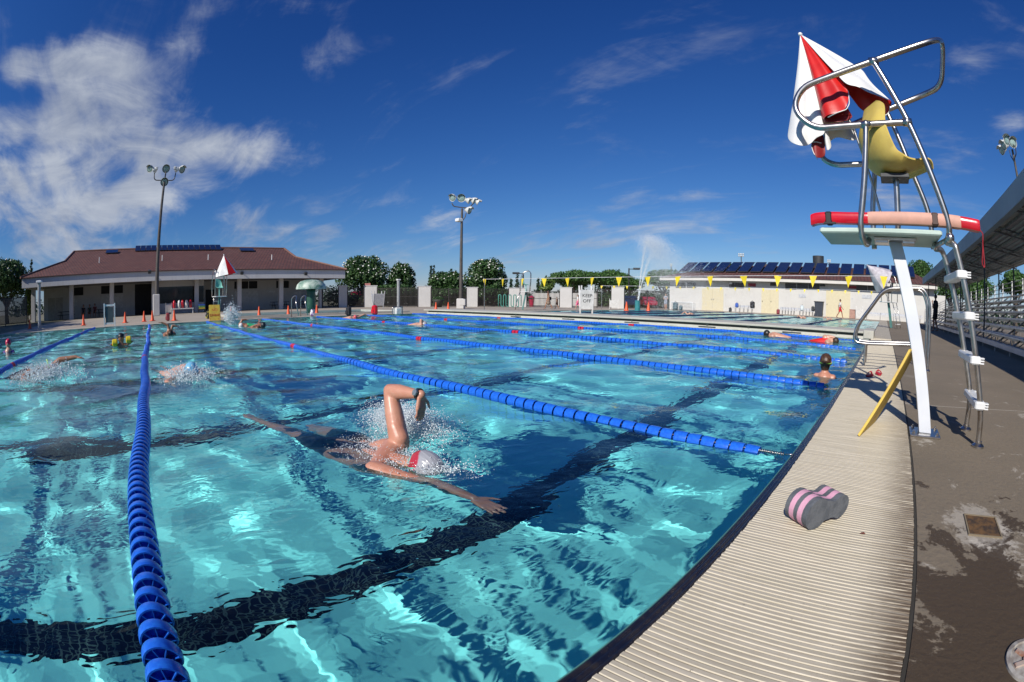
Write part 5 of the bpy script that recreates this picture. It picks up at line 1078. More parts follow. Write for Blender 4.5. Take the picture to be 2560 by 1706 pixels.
# ================================================================ TREES
def m_leaf(name,c1,c2,c3):
    t=NT(name); g_=t.n('ShaderNodeNewGeometry'); r=g_.outputs['Random Per Island']; n=t.noise(.9,4,.6); c=t.mix(t.rng(r,0,1),c1,c2); c=t.mix(t.rng(n,.5,.7),c,c3); t.l(c,t.b.inputs['Base Color']); t.b.inputs['Roughness'].default_value=.5
    tr=t.n('ShaderNodeBsdfTranslucent'); t.l(c,tr.inputs['Color']); mx=t.n('ShaderNodeMixShader'); mx.inputs[0].default_value=.22; out=[n for n in t.t.nodes if n.type=='OUTPUT_MATERIAL'][0]; t.l(t.b.outputs[0],mx.inputs[1]); t.l(tr.outputs[0],mx.inputs[2]); t.l(mx.outputs[0],out.inputs[0]); return t.m
LF=m_leaf('plumeria leaf',(.035,.085,.022),(.06,.13,.035),(.025,.06,.02)); LF2=m_leaf('canopy leaf',(.05,.12,.025),(.085,.18,.04),(.03,.075,.02)); LF3=m_leaf('dark conifer needle',(.02,.055,.025),(.035,.08,.04),(.02,.045,.025)); LF4=m_leaf('yellow green leaf',(.10,.17,.03),(.16,.24,.05),(.05,.10,.02))
BK=pm('grey bark',(.16,.13,.10),.9,c2=(.09,.07,.055),ns=12,bump=.5,bs=20); FLW=pm('white blossom',(.85,.85,.78),.6)
def crown(name,lumps,n,size,mat_,parent,seed,off,shellp=.55,flowers=0):
    n=int(n*1.7) if size<.5 else n; size=size*.74 if size<.5 else size
    rs=np.random.RandomState(seed); L_=np.array([l[:3] for l in lumps]); Rr=np.array([l[3:6] for l in lumps]); vol=Rr.prod(1)**(2/3); w=rs.choice(len(lumps),n,p=vol/vol.sum())
    d=rs.randn(n,3); d/=np.linalg.norm(d,axis=1)[:,None]; rad=np.where(rs.rand(n)<shellp,.82+.25*rs.rand(n),rs.rand(n)**.5)
    P=L_[w]+d*Rr[w]*rad[:,None]
    # clump the leaves
    P+=rs.randn(n,3)*.06
    nrm=d*.8+rs.randn(n,3)*.7+np.array([0,0,.5]); nrm/=np.linalg.norm(nrm,axis=1)[:,None]
    a=np.cross(nrm,rs.randn(n,3)); a/=np.linalg.norm(a,axis=1)[:,None]; b=np.cross(nrm,a); s=size*(.6+.8*rs.rand(n))[:,None]
    q=np.stack([P-a*s*.5,P+b*s*.28+nrm*s*.06,P+a*s*.5,P-b*s*.28+nrm*s*.06],1).reshape(-1,3)-np.array(off)
    o=npmesh(name,q,np.arange(n*4).reshape(-1,4),4,mat_,parent)
    if flowers:
        k=flowers; w=rs.choice(len(lumps),k,p=vol/vol.sum()); d=rs.randn(k,3); d[:,2]=np.abs(d[:,2])*.8; d/=np.linalg.norm(d,axis=1)[:,None]; P=L_[w]+d*Rr[w]*1.03; s=(.05+.10*rs.rand(k))[:,None]
        iv=np.array([(1,0,0),(0,1,0),(-1,0,0),(0,-1,0),(0,0,1),(0,0,-.6)]); fc=np.array([(0,1,4),(1,2,4),(2,3,4),(3,0,4),(1,0,5),(2,1,5),(3,2,5),(0,3,5)])
        vs=(P[:,None]+iv[None]*s[:,:,None]).reshape(-1,3)-np.array(off); fo=npmesh('blossoms',vs,(fc[None]+6*np.arange(k)[:,None,None]).reshape(-1,3),3,FLW,parent); fo['kind']='stuff'
    return o
def at_d(u,v,d): r=ray(u,v); return CAM+r*(d/math.hypot(r.x,r.y))
def tree(name,label,uc,v_top,v_bot,du,d,n,size,mat_,seed,flowers=0,group=None,lumpn=11,trunk_h=None,flat=False,cat='tree'):
    """crown seen centred on pixel uc, from v_top to v_bot, half width du pixels, d metres away"""
    top=at_d(uc,v_top,d); bot=at_d(uc,v_bot,d); R_=(at_d(uc+du,(v_top+v_bot)/2,d)-at_d(uc-du,(v_top+v_bot)/2,d)).length/2; cx,cy_=top.x,top.y; z0_=max(bot.z,.25); z1_=top.z; rs=np.random.RandomState(seed)
    t=thing(name,label,cat,(cx,cy_,0),0,group); lum=[]; hz=(z1_-z0_)/2; cz=(z0_+z1_)/2
    lum.append((cx,cy_,cz,R_*.6,R_*.6,hz*.7))
    for i in range(lumpn):
        a=2*math.pi*i/lumpn+rs.rand()*.5; e=rs.rand()*1.3-.45 if not flat else rs.rand()*.5; rr=.62 if not flat else .72
        lr=(.30+.16*rs.rand()); x=cx+math.cos(a)*R_*rr*math.cos(e*.9); y=cy_+math.sin(a)*R_*rr*math.cos(e*.9); z=cz+hz*(.62*math.sin(e*1.35)) 
        lum.append((x,y,min(z,z1_-hz*lr*1.05),R_*lr,R_*lr,hz*lr*1.1))
    for i in range(4): a=rs.rand()*6.28; lr=.34; q=rs.rand()*.35; lum.append((cx+math.cos(a)*R_*q,cy_+math.sin(a)*R_*q,z1_-hz*(lr+.02),R_*lr,R_*lr,hz*lr))
    crown('crown',lum,n,size,mat_,t,seed,(cx,cy_,0),.6,flowers)
    mb=MB(); th=max(.2,z0_+hz*.5); r0=.05*R_+.06; mb.tube([(cx,cy_,-.05),(cx+.1,cy_,th*.5),(cx,cy_+.05,th)],[r0*1.3,r0,r0*.7],8)
    for i in range(5): a=2*math.pi*i/5+rs.rand(); mb.tube([(cx,cy_,th*.55),(cx+math.cos(a)*R_*.3,cy_+math.sin(a)*R_*.3,th*.9+hz*.2),(cx+math.cos(a)*R_*.55,cy_+math.sin(a)*R_*.55,cz+hz*.3)],[r0*.6,r0*.4,r0*.15],6)
    mb.build('trunk',BK,t,smooth=True); return t
f8=lambda u,v:(u*1.088,v*1.088)
tree('plumeria_tree','large flowering tree rising right behind the porch end of the red roofed building',z2(1590,0)[0],v2(292),v2(690),70,56,5200,.42,LF,21,230,'flowering trees behind the fence')
tree('plumeria_tree','flowering tree just right of the larger one, beside two thin conifers',z2(1935,0)[0],v2(365),v2(690),36,55,3200,.42,LF,22,70,'flowering trees behind the fence')
tree('plumeria_tree','flowering tree just right of the central light pole',z3(560,0)[0],v3(105),v3(470),57,56,4600,.42,LF,23,200,'flowering trees behind the fence')
tree('plumeria_tree','low flowering tree left of the central light pole',z3(200,0)[0],v3(225),v3(500),44,54,2600,.40,LF,24,80,'flowering trees behind the fence')
tree('plumeria_tree','low flowering bush tree touching the light pole on its left',z3(290,0)[0],v3(215),v3(500),22,53,1300,.40,LF,25,40,'flowering trees behind the fence')
tree('plumeria_tree','dark flowering tree at the left edge of the photo',20,560+330/3.677,560+780/3.677,62,52,5200,.42,LF,26,60,'flowering trees behind the fence')
tree('shrub','yellow green shrub between the left edge tree and the porch corner',70,560+600/3.677,560+880/3.677,14,50,1200,.3,LF4,27,0,None,7,cat='shrub')
tree('rain_tree','left half of the broad flat crowned tree behind the low white walls',z3(1380,0)[0],v3(205),v3(420),62,75,4800,.45,LF2,28,0,'broad flat crowned trees',13,flat=True)
tree('rain_tree','right half of the broad flat crowned trees left of the street lamp',z3(1700,0)[0],v3(203),v3(420),62,76,4800,.45,LF2,29,0,'broad flat crowned trees',13,flat=True)
tree('rain_tree','lower flat crowned tree directly behind the street lamp',z3(1890,0)[0],v3(262),v3(430),34,74,2200,.45,LF2,30,0,'broad flat crowned trees',9,flat=True)
tree('rain_tree','tree behind the fountain mist left of the pale building',z3(2200,0)[0],v3(200),v3(400),48,76,3000,.45,LF2,31,0,'broad flat crowned trees')
tree('broad_tree','tree top peeping over the pale building roof left of the antenna',z4(835,0)[0],620+148/3.677,620+330/3.677,24,80,1500,.42,LF2,32,0)
tree('broad_tree','green tree behind the pale building roof right of the lifeguard post',1950+845/2.413,500+362/2.413,500+560/2.413,36,72,3000,.42,LF2,33,0)
tree('broad_tree','dark green tree under the far end of the grandstand roof',1950+1030/2.413,500+455/2.413,500+620/2.413,48,78,2600,.45,LF2,34,0)
tree('broad_tree','green tree seen through the grandstand beneath its roof',1950+1190/2.413,500+450/2.413,500+640/2.413,44,60,2400,.4,LF2,35,0)
tree('broad_tree','round green tree behind the grandstand at the right edge',1950+1420/2.413,500+425/2.413,500+600/2.413,44,40,2600,.32,LF2,36,0)
tree('broad_tree','small green tree between the tall pole tree and the rain trees',z3(1130,0)[0],v3(275),v3(420),20,62,900,.4,LF4,37,0)
tree('shrub','dense dark hedge tree behind the fence under the largest flowering tree',z2(1850,0)[0],v2(560),v2(770),64,54,2600,.4,LF,38,0,None,9,cat='shrub')
tree('shrub','dark shrubs behind the fence left of the light pole pier',z3(230,0)[0],v3(360),v3(540),50,53,2200,.4,LF,39,0,None,9,cat='shrub')
tree('shrub','dark shrubs behind the fence right of the light pole pier',z3(640,0)[0],v3(345),v3(520),42,53,1800,.4,LF,40,10,None,9,cat='shrub')
def conifer(label,uc,vt_,vb_,du,d,seed):
    top=at_d(uc,vt_,d); bot=at_d(uc,vb_,d); rr=(at_d(uc+du,vb_,d)-at_d(uc-du,vb_,d)).length/2; h=top.z; z0_=max(0.6,bot.z-2); t=thing('conifer_tree',label,'tree',(top.x,top.y,0),0,'thin pointed conifers'); lum=[]
    rs=np.random.RandomState(seed); k=12
    for i in range(k):
        f=i/(k-1); r=rr*(1-f)*.95+.12
        for j in range(3): a=rs.rand()*6.28; lum.append((top.x+math.cos(a)*r*.45,top.y+math.sin(a)*r*.45,z0_+(h-z0_)*f,r*.6,r*.6,(h-z0_)/k*.5))
    crown('crown',lum,900,.30,LF3,t,seed,(top.x,top.y,0),.5); mb=MB(); mb.tube([(top.x,top.y,-.05),(top.x,top.y,h*.95)],[.16,.03],7); mb.build('trunk',BK,t)
for i,(u,vt_,vb_,du,lb_) in enumerate(((z2(2195,0)[0],v2(395),v2(560),5.5,'left one of the two tallest thin conifers left of the light pole'),(z2(2222,0)[0],v2(392),v2(560),5,'right one of the two tallest thin conifers left of the light pole'),(zz3(250),v3(205),v3(360),5,'single thin conifer above the low flowering tree by the pole'),(zz3(800),v3(290),v3(380),7,'small conifer right of the pole tree'),(zz3(855),v3(240),v3(380),9,'taller conifer beside the small street lamp'),(zz3(1050),v3(290),v3(380),6,'small pointed conifer behind the far lifeguard chair'),(zz3(1120),v3(265),v3(390),10,'bushy conifer left of the broad flat trees'),(290/3.677,560+338/3.677,560+480/3.677,7,'thin dark conifer behind the left edge tree'))):
    conifer(lb_,u,vt_,vb_,du,66,60+i)
# trees left of the frame which throw the shade on the left deck
for i,(x,y,h) in enumerate(((-29,-15.5,6.5),(-34.5,-17.5,7),(-40,-19.5,7.5),(-24,-16,6))):
    t=thing('broad_tree',['first big shade tree off the left edge behind the fence','second big shade tree off the left edge behind the fence','third big shade tree off the left edge behind the fence','big shade tree off the left edge nearest the pool'][i],'tree',(x,y,0)); lum=[(x+math.cos(a)*2,y+math.sin(a)*2,h*.62,1.9,1.9,h*.28) for a in [k*1.05 for k in range(6)]]+[(x,y,h*.7,2.2,2.2,h*.3)]
    crown('crown',lum,3000,.5,LF,t,80+i,(x,y,0)); mb=MB(); mb.tube([(x,y,0),(x,y,h*.7)],[.25,.12],8); mb.build('trunk',BK,t)

# continuous planting behind the fence and the far tree line
for i,(u0,u1,vt_,d,lb_) in enumerate(((zz2(1330),zz2(2080),v2(610),58,'clipped hedge behind the fence left of the light pole, under the flowering trees'),(zz2(2080),zz3(560),v3(380),57,'clipped hedge behind the fence around the light pole'),(zz3(480),zz3(800),v3(370),58,'clipped hedge behind the fence by the green bike rack'),(zz3(1580),1690,v3(400),66,'clipped hedge behind the parked cars near the fountain'))):
    A=at_d(u0,770,d); Bq=at_d(u1,770,d); h=at_d((u0+u1)/2,vt_,d).z; n=max(3,int((Bq-A).length/1.6)); t=thing('hedge',lb_,'hedge',((A.x+Bq.x)/2,(A.y+Bq.y)/2,0),0,'hedges behind the fence')
    lum=[(A.x+(Bq.x-A.x)*k/n,A.y+(Bq.y-A.y)*k/n,h*.45,1.3,1.3,h*.5*(.9+.25*random.random())) for k in range(n+1)]; crown('foliage',lum,int(900*n/3),.45,LF,t,120+i,t.location); mb=MB(); mb.tube([A-V((0,0,A.z))+V((0,0,.15)),Bq-V((0,0,Bq.z))+V((0,0,.15))],.12,6); mb.build('stem',BK,t)
rs=np.random.RandomState(8); lum=[]
for az in np.arange(-8,200,1.15):
    d=150+rs.rand()*60; h=3.0+3.5*rs.rand()**2; a=R(az); lum.append((math.cos(a)*d,math.sin(a)*d,h*.5,3.2,3.2,h*.55))
o=crown('distant_trees',lum,26000,1.1,LF3,None,77,(0,0,0)); tag(o,'low dark band of distant trees along the horizon','trees',None,'stuff')
# ================================================================ POLES, CHAIRS, CONES AND OTHER THINGS ON THE DECKS
lampw=pm('white lamp housing',(.66,.68,.66),.35,c2=(.5,.52,.5),ns=9); lens=pm('lamp lens glass',(.22,.33,.31),.12,c2=(.30,.42,.40),ns=14); polem=pm('dark bronze pole',(.085,.075,.065),.55,c2=(.06,.055,.05),ns=3)
def lampHead(par,p,dirv,r=.30,hub=None):
    d=V(dirv).normalized(); x,y=frame(d); M=Matrix((x,y,d)).transposed(); p=V(p)
    mb=MB(); mb.lathe([(.05,-r*1.15),(r*.35,-r*1.1),(r*.62,-r*.8),(r*.95,-r*.15),(r,0),(r*1.02,.03),(r*.96,.03),(r*.9,-r*.1),(r*.55,-r*.7),(0,-r*.9)],p,18,axis=M)
    if d.z<.3: mb.add([p+M@V((r*1.02*math.cos(a),r*1.02*math.sin(a),.0))+(d*.22 if j else V((0,0,0))) for j in (0,1) for a in [R(200+14*k) if False else math.atan2(y.z,x.z)+R(-60+15*k) for k in range(9)]],[(k,k+1,10+k,9+k) for k in range(8)])
    h=mb.build('lamp_head',lampw,par,smooth=True,ang=45)
    mb=MB(); mb.lathe([(r*.93,-.02),(r*.6,.03),(0,.05)],p,18,axis=M); mb.build('lens',lens,h,smooth=True)
    mb=MB(); mb.box(p-d*r*1.1,(.22,.22,.26),None,bev=.04); mb.build('ballast_box',lampw,h)
def pole(label,base,top,r0,r1,name='light_pole'):
    t=thing(name,label,'light pole',base,0,'tall floodlight poles'); mb=MB(); mb.tube([base,top],[r0,r1],14); mb.build('pole',polem,t,smooth=True,ang=40); return t
# left pole
b=V((-40.5,gx(388,770,-40.5).y,0)); tpz=gx(411,455,-40.5); tp=V((-40.5,b.y+ (tpz.y-b.y)*0.3,tpz.z)); tp=V((-40.5,tpz.y,tpz.z)); b.y=tp.y-.05
t=pole('tall floodlight pole with five lamps standing before the red roofed building',b,tp,.19,.10)
sx=lambda a,b_:gx(a/1.9608,b_/1.9608,-40.5)
ct_=sx(808,885); 
for s_ in (-1,1):
    e=sx(808+s_*52,858); mb=MB(); mb.tube([ct_,V((ct_.x,ct_.y+s_*abs(e.y-ct_.y)*.95,ct_.z-.0)),e+V((0,0,.15))],.045,8,.35); mb.build('cross_arm',polem,t,smooth=True)
mb=MB(); mb.tube([tp-V((0,0,.2)),ct_+V((0,0,.75))],.06,8); mb.build('mast_top',polem,t)
lampHead(t,sx(735,828),(.75,-.55,-.25),.34); lampHead(t,sx(757,835),(-.5,-.6,-.3),.26); lampHead(t,sx(814,828),(.93,.05,-.22),.36); lampHead(t,sx(806,893),(.93,0,-.25),.37); lampHead(t,sx(893,831),(.72,.62,-.28),.35); lampHead(t,sx(868,833),(-.4,.6,-.3),.26)
mb=MB(); mb.box((b.x,b.y-.05,.86),(.62,.62,1.72),None,bev=.05); mb.build('concrete_base',W1,t)
# central pole
d0=39.5; b=at_d(1152,770,d0); b.z=0; tp=at_d(1153.5,522,d0); tp.x,tp.y=b.x,b.y
t=pole('tall floodlight pole with six lamps near the middle of the far deck',b,tp,.17,.09)
dv=V((b.y,-b.x,0)).normalized(); dv=dv if dv.dot(V((1,0,0)))>0 else -dv  # towards picture right
tg=V((dv.x,dv.y,0)); fw_=V((-b.x,-b.y,0)).normalized()
def cpt(a,b_): q=at_d(a/1.9608,b_/1.9608,d0); return q
c0=cpt(2262,1018); mb=MB(); mb.tube([cpt(2215,995),cpt(2222,1012),c0,cpt(2300,1020),cpt(2318,1000)],.045,8,.2); mb.tube([cpt(2262,1090),cpt(2280,1065),cpt(2285,1045)],.04,8,.1); mb.build('cross_arm',polem,t,smooth=True)
for (a,b_),d_,r_ in (((2218,970),fw_*.8-tg*.6-V((0,0,.25)),.33),((2262,972),fw_-tg*.15-V((0,0,.2)),.35),((2300,985),fw_*.2+tg-V((0,0,.35)),.28),((2325,985),tg+fw_*.25-V((0,0,.4)),.30),((2345,992),tg-V((0,0,.5)),.27),((2302,1032),fw_*.5+tg-V((0,0,.35)),.34)): lampHead(t,cpt(a,b_),d_,r_)
mb=MB(); mb.box(cpt(2250,1080),(.5,.5,.28),None,bev=.04); mb.build('speaker_box',plastic_w,t)
p0=at_d(zz3(338),v3(470),d0-1); h_=at_d(zz3(338),v3(466),d0-1).z
mb=MB(); mb.box((b.x,b.y,h_/2),(.62,.62,h_),Matrix.Rotation(R(40),3,'Z'),bev=.05); mb.build('concrete_base',W1,t); mb=MB(); q=at_d(zz3(358),v3(500),d0-1.2); mb.box(q,(.45,.4,.5),Matrix.Rotation(R(40),3,'Z'),bev=.03); mb.build('switch_box',W1,t)
# right pole behind the grandstand
X_=9.0; bq=gx(2545,452,X_); b=V((X_,bq.y,0)); t=pole('floodlight pole rising behind the grandstand roof at the right edge',b,V((X_,bq.y+.0,gx(2527,380,X_).z)),.12,.07)
q=lambda a,b_:gx(2200+a/2.3056,320+b_/2.3056,X_)
mb=MB(); mb.tube([q(770,190),q(785,150),q(780,110),q(760,90)],.035,8,.1); mb.tube([q(770,190),q(755,165),q(745,130)],.03,8,.1); mb.build('cross_arm',polem,t,smooth=True)
for a,d_ in (((735,72),(-.5,-.7,.1)),((765,85),(.2,-1,-.1)),((712,100),(-.9,-.3,-.2)),((700,128),(-.95,-.2,-.35))): lampHead(t,q(*a),d_,.30)
# ---- small street lamps
def streetlamp(label,u,vt_,vb_,d,s_,w_,name='street_lamp'):
    a=at_d(u,vt_,d); b=V((a.x,a.y,0)); r=ray(u,vt_); tg=V((r.y,-r.x,0)).normalized(); tg=tg if tg.x>0 else -tg
    t=thing(name,label,'street lamp',b,0,'small street lamps behind the fence'); mb=MB(); mb.tube([b,a],.09,8); mb.build('pole',black,t); mb=MB(); mb.tube([a-V((0,0,.1)),a+tg*s_*.6-V((0,0,.1))],.05,6); mb.build('arm',black,t); mb=MB(); mb.box(a+tg*s_*w_-V((0,0,.05)),(.9,.9,.22),Matrix.Rotation(math.atan2(tg.y,tg.x),3,'Z'),bev=.04); mb.build('lamp_box',dkgrey,t)
streetlamp('black street lamp with a box head pointing right, left of the fountain',zz3(1884),v3(188),0,62,1,1.0); streetlamp('small black street lamp with its head pointing left above the far lifeguard chair',zz3(912),v3(230),0,60,-1,.9)
def mast(label,u,v,d,n):
    a=at_d(u,v,d); b=V((a.x,a.y,0)); t=thing('floodlight_mast',label,'floodlight mast',b,0,'distant floodlight masts'); mb=MB(); mb.tube([b,a],.12,6); mb.build('mast',polem,t)
    r=ray(u,v); tg=V((r.y,-r.x,0)).normalized()
    for i in range(n): 
        for k in (0,1): mb=MB(); mb.ball(a+tg*((i-(n-1)/2)*.42)+V((0,0,.5*k)),(.18,.18,.24),10,6); mb.build('lamp_head',lampw,t,smooth=True)
    for k in (0,1): mb=MB(); mb.tube([a-tg*n*.23+V((0,0,.5*k)),a+tg*n*.23+V((0,0,.5*k))],.03,5); mb.build('crossbar',polem,t)
mast('distant white floodlight mast above the pale building, left of the roof drum',1600+930/3.677,620+75/3.677,130,4); mast('distant white floodlight mast just right of the roof drum',1600+1738/3.677,620+130/3.677,150,3); mast('faint distant mast seen through the fountain mist',1060+2272/3.677,620+165/3.677,140,2)
# ---- traffic cones
OR=pm('orange cone plastic',(.80,.10,.02),.45,c2=(.70,.085,.02),ns=9); 
cone=None; _n=at_d(zz3(1962),v3(575),39.5); _l=math.hypot(_n.x,_n.y); tgx,tgy=_n.y/_l,-_n.x/_l
cl=[(z1(275,965),'traffic cone in the shade at the far left',-1),(z1(769,935),'traffic cone at the edge of the tree shade',0),(z1(1151,910),'traffic cone with a pale top, right of the white framed board',1),(z1(1325,900),'traffic cone left of the concrete pole base',0),(z1(1402,893),'traffic cone touching the concrete pole base',0),(z1(1603,890),'traffic cone right of the concrete pole base beside the dark bag',0),(z2(358,850),'traffic cone behind the tall splash',0),(z2(617,857),'traffic cone with a pale tip between splash and handrails',1),(z2(886,848),'traffic cone just left of the pool handrails',0),(z2(1147,835),'traffic cone just right of the green mushroom fountain post',1),(z3(110,566),'left one of two small traffic cones near the central pole',0),(z3(223,567),'right one of two small traffic cones near the central pole',0),(z3(1921,582),'traffic cone left of the fountain nozzle',2),(z3(2002,585),'traffic cone right of the fountain nozzle',2)]
for i,((u,v),lb_,k) in enumerate(cl):
    p=gz(u,v,.02); dd=math.hypot(p.x,p.y); 
    if k==2: p=at_d(u,v,40.0)
    if i in (12,13): p=V((p.x,p.y,.016)); p=p*1.0+V((tgx*(-.55 if i==12 else .55),tgy*(-.55 if i==12 else .55),0))
    if cone is None:
        cone=thing('traffic_cone',lb_,'traffic cone',p,0,'orange traffic cones on the deck'); mb=MB(); mb.box((0,0,.015),(.30,.30,.03),None,bev=.012); mb.build('base',OR,cone,local=True)
        mb=MB(); mb.lathe([(.115,.03),(.105,.05),(.028,.50),(.022,.505),(.0,.505)],(0,0,0),18); mb.build('cone',OR,cone,smooth=True,local=True,ang=40)
    else: dup(cone,p,random.random(),lb_,None,1.5 if k==2 else (1,1,1.12))
# ---- lifeguard chairs on the far decks
aqua=pm('aqua moulded plastic',(.20,.55,.48),.45); ucw=pm('white umbrella cloth',(.8,.8,.78),.6); 
def far_chair(label,loc,rz,sc_,seatm,board=True,legs4=False):
    t=thing('lifeguard_chair',label,'lifeguard chair',loc,rz,'lifeguard chairs round the pools')
    B_=lambda mb,n,m,**k: mb.build(n,m,t,local=True,**k)
    mb=MB(); mb.hexa([(-.06,-.06,.02),(.06,-.06,.02),(.06,.06,.02),(-.06,.06,.02),(.2,-.06,1.36),(.32,-.06,1.36),(.32,.06,1.36),(.2,.06,1.36)]); B_(mb,'post',pm('teal post',(.10,.24,.22),.5))
    mb=MB(); mb.box((.25,0,1.39),(.9,.75,.045),None,bev=.01); B_(mb,'platform',plastic_w)
    for s_ in (-1,1):
        y=s_*.38; mb=MB(); mb.tube([(-.18,y,1.40),(-.18,y,2.25),(.05,y,2.9),(.45,y,3.0),(.62,y,2.85),(.62,y,2.3),(.55,y,1.40)],.024,8,.2); B_(mb,'side_rail',steel,smooth=True)
    prof=[(.0,2.45,.16,0),(.03,2.2,.2,.04),(.08,1.98,.22,.07),(.2,1.9,.22,.07),(.42,1.92,.21,.03),(.48,1.9,.17,0)]
    o=shell('seat',[(a,b,c,d) for a,b,c,d in prof],.2,seatm,None,.012,0,0); o.parent=t
    mb=MB(); mb.tube([(.25,0,1.4),(.25,0,1.9)],.03,8); B_(mb,'pedestal',seatm)
    for s_ in (-1,1): mb=MB(); mb.tube([(-.55,s_*.24,.02),(-.45,s_*.24,.6),(-.18,s_*.24,1.38)],.022,8,.2); B_(mb,'ladder_rail',steel,smooth=True)
    for k in range(4): mb=MB(); f=(k+.8)/4.6; mb.box((-.55+.37*f,0,1.36*f),(.10,.46,.05)); B_(mb,'ladder_step',plastic_w)
    t.scale=(sc_,)*3; return t
c2=gz(*z2(222,893),.03); c2.x=-23.6; fc=far_chair('aqua seated lifeguard chair under the closed red and white umbrella',(c2.x,c2.y+.28,.03),R(8),.80,aqua)
def umbrella(label,base,apex_,rim,r,h,mats,n=8,tilt=(0,0),name='umbrella'):
    t=thing(name,label,'umbrella',base); A=V(apex_); mb=MB(); mb.tube([base,A],.016,8); mb.build('pole',steel,t)
    ax=(V(rim)-A).normalized(); x,y=frame(ax); 
    for i in range(n):
        a0,a1=2*math.pi*i/n,2*math.pi*(i+1)/n; mm=6; kk=5; vs=[];fs=[]
        for j in range(mm+1):
            f=j/mm
            for k in range(kk):
                a=a0+(a1-a0)*k/(kk-1); bul=math.sin(math.pi*f)*.06*r; sag=1-.10*math.sin(math.pi*k/(kk-1))*f
                vs.append(A+ax*(h*f**.92*(1 if j<mm else .99))+(x*math.cos(a)+y*math.sin(a))*(r*f*sag+bul))
        for j in range(mm):
            for k in range(kk-1): fs.append((j*kk+k,j*kk+k+1,(j+1)*kk+k+1,(j+1)*kk+k))
        mb=MB(); mb.add(vs,fs); mb.build('canopy_panel',mats[i%len(mats)],t,smooth=True)
    mb=MB(); mb.ball(A,.03); mb.build('finial',plastic_w,t); return t
ap=gx(480+293/3.677,560+285/3.677,-23.4); rm=V((ap.x+.02,ap.y+.16,ap.z-1.0)); umbrella('closed red and white umbrella over the aqua seated lifeguard chair',(-23.5,ap.y+.12,1.13),ap,rm,.60,1.0,[ucw,RC,ucw,ucw,RC],8)
bdm=YB; bq=V((-23.05,c2.y+.1,.03)); t=thing('sign_board','yellow no diving board leaning on the lifeguard chair with red and white umbrella','sign',bq)
mb=MB(); mb.hexa([(-22.98,c2.y-.28,.03),(-22.98,c2.y+.32,.03),(-23.0,c2.y+.32,.03),(-23.0,c2.y-.28,.03),(-23.25,c2.y-.26,.76),(-23.25,c2.y+.30,.76),(-23.27,c2.y+.30,.76),(-23.27,c2.y-.26,.76)]); mb.build('board',YB,t,bevel=.01)
rdp=pm('red letter paint',(.55,.05,.03),.6); 
for i,s_ in enumerate(('NO','DIVING')): text(s_,'lettering',.19 if i==0 else .165,rdp,t,V((-23.105+.0-.0,c2.y+.02,.52-.24*i))-bq+V((.0-.085*0 + (.03 if i==0 else .13)-.085,0,0)),(R(90-20),0,R(90)),.002)
c3=at_d(zz3(905),v3(578),36.5); c3.z=.016; far_chair('small lifeguard chair with an aqua seat facing left on the deck beyond the bulkhead',(c3.x,c3.y,.016),R(40),1.0,aqua)
c4=V((.45,27.5,.03)); far_chair('lifeguard chair with dark gear on it beside the silver umbrella on the right walkway',c4,R(150),.98,dkgrey)
silv=pm('silver umbrella cloth',(.55,.52,.55),.45,c2=(.42,.39,.42),ns=4,bump=.4,bs=3)
ap=gy(1600+2330/3.677,620+260/3.677,27); ap=gy(2172,661,26.6); umbrella('faded silver umbrella tilted over the chair on the right walkway',(c4.x-.1,c4.y,1.4),(ap.x-.1,26.6,ap.z-.05),(ap.x+1.1,27.2,ap.z-1.0),.78,1.35,[silv],8)
# ---- boards and signs
def aframe(label,p,w_,h_,rz,m=white,txt=None,name='a_frame_sign'):
    t=thing(name,label,'sign',p,rz)
    for s_ in (1,-1):
        M=Matrix.Rotation(s_*R(13),3,'Y'); c=V((s_*h_*.23/2*1.0,0,h_/2)); mb=MB(); mb.box(c,(.03,w_,h_*.70),M,bev=.004); mb.add([],[]) ; o=mb.build('face_panel',m,t,local=True)
        for y in (-w_/2+.03,w_/2-.03): mb=MB(); mb.box(c,(.045,.06,h_*1.03),M); mb2=mb; mb.add([],[]); mb.v=[(x,yy+y,z) for x,yy,z in mb.v]; mb.build('leg',m,t,local=True)
        if txt and s_==1:
            for i,(s,sz,zz) in enumerate(txt): text(s,'lettering',sz,black,t,c+M@V((.019,0,zz)),(R(90)-R(0),0,R(90)),.002).rotation_euler=(M.to_4x4()@Matrix.Rotation(R(90),4,'Z')@Matrix.Rotation(R(90),4,'X')).to_euler()
    return t
p=at_d(zz3(1490),v3(598),30.8); rz=math.atan2(-p.y,-p.x); p.z=.0; p=V((p.x,p.y,.016))
gg=gz(zz3(1490),v3(600),.235); p=V((gg.x,YB1-.25,.235)); sc1=p.length/29; p=V((zz3(1490)*0+gy(zz3(1490),v3(600),YB1-.3).x,YB1-.3,.235))
aframe('white keep off board on tall legs standing beyond the bulkhead',p,.62,1.25,math.atan2(-p.y,-p.x)+R(12),white,[('KEEP',.21,.18),('OFF',.21,-.06)])
p=gz(*z1(1010,940),.03); t=thing('framed_board','grey board in a white frame with legs at the left pool edge','sign',(-23.1,p.y,.03))
y0=gx(*z1(962,940),-23.1).y; y1=gx(*z1(1057,940),-23.1).y; mb=MB(); mb.b2((-23.12,y0+.07,.18),(-23.08,y1-.07,.88)); mb.build('panel',pm('grey board',(.07,.085,.09),.5),t)
for y in (y0,y1): mb=MB(); mb.b2((-23.15,y-.03,.03),(-23.05,y+.03,1.05)); mb.build('leg',white,t)
for z in (.12,.92): mb=MB(); mb.b2((-23.13,y0+.03,z),(-23.07,y1-.03,z+.08)); mb.build('rail',white,t)
p=at_d(zz2(1710),v2(792),43); p.z=.016; aframe('pair of white folding boards standing open before the sign pier',p,1.1,1.55,math.atan2(-p.y,-p.x)+R(25),white)
p=at_d(zz2(1683),v2(792),43.2); 
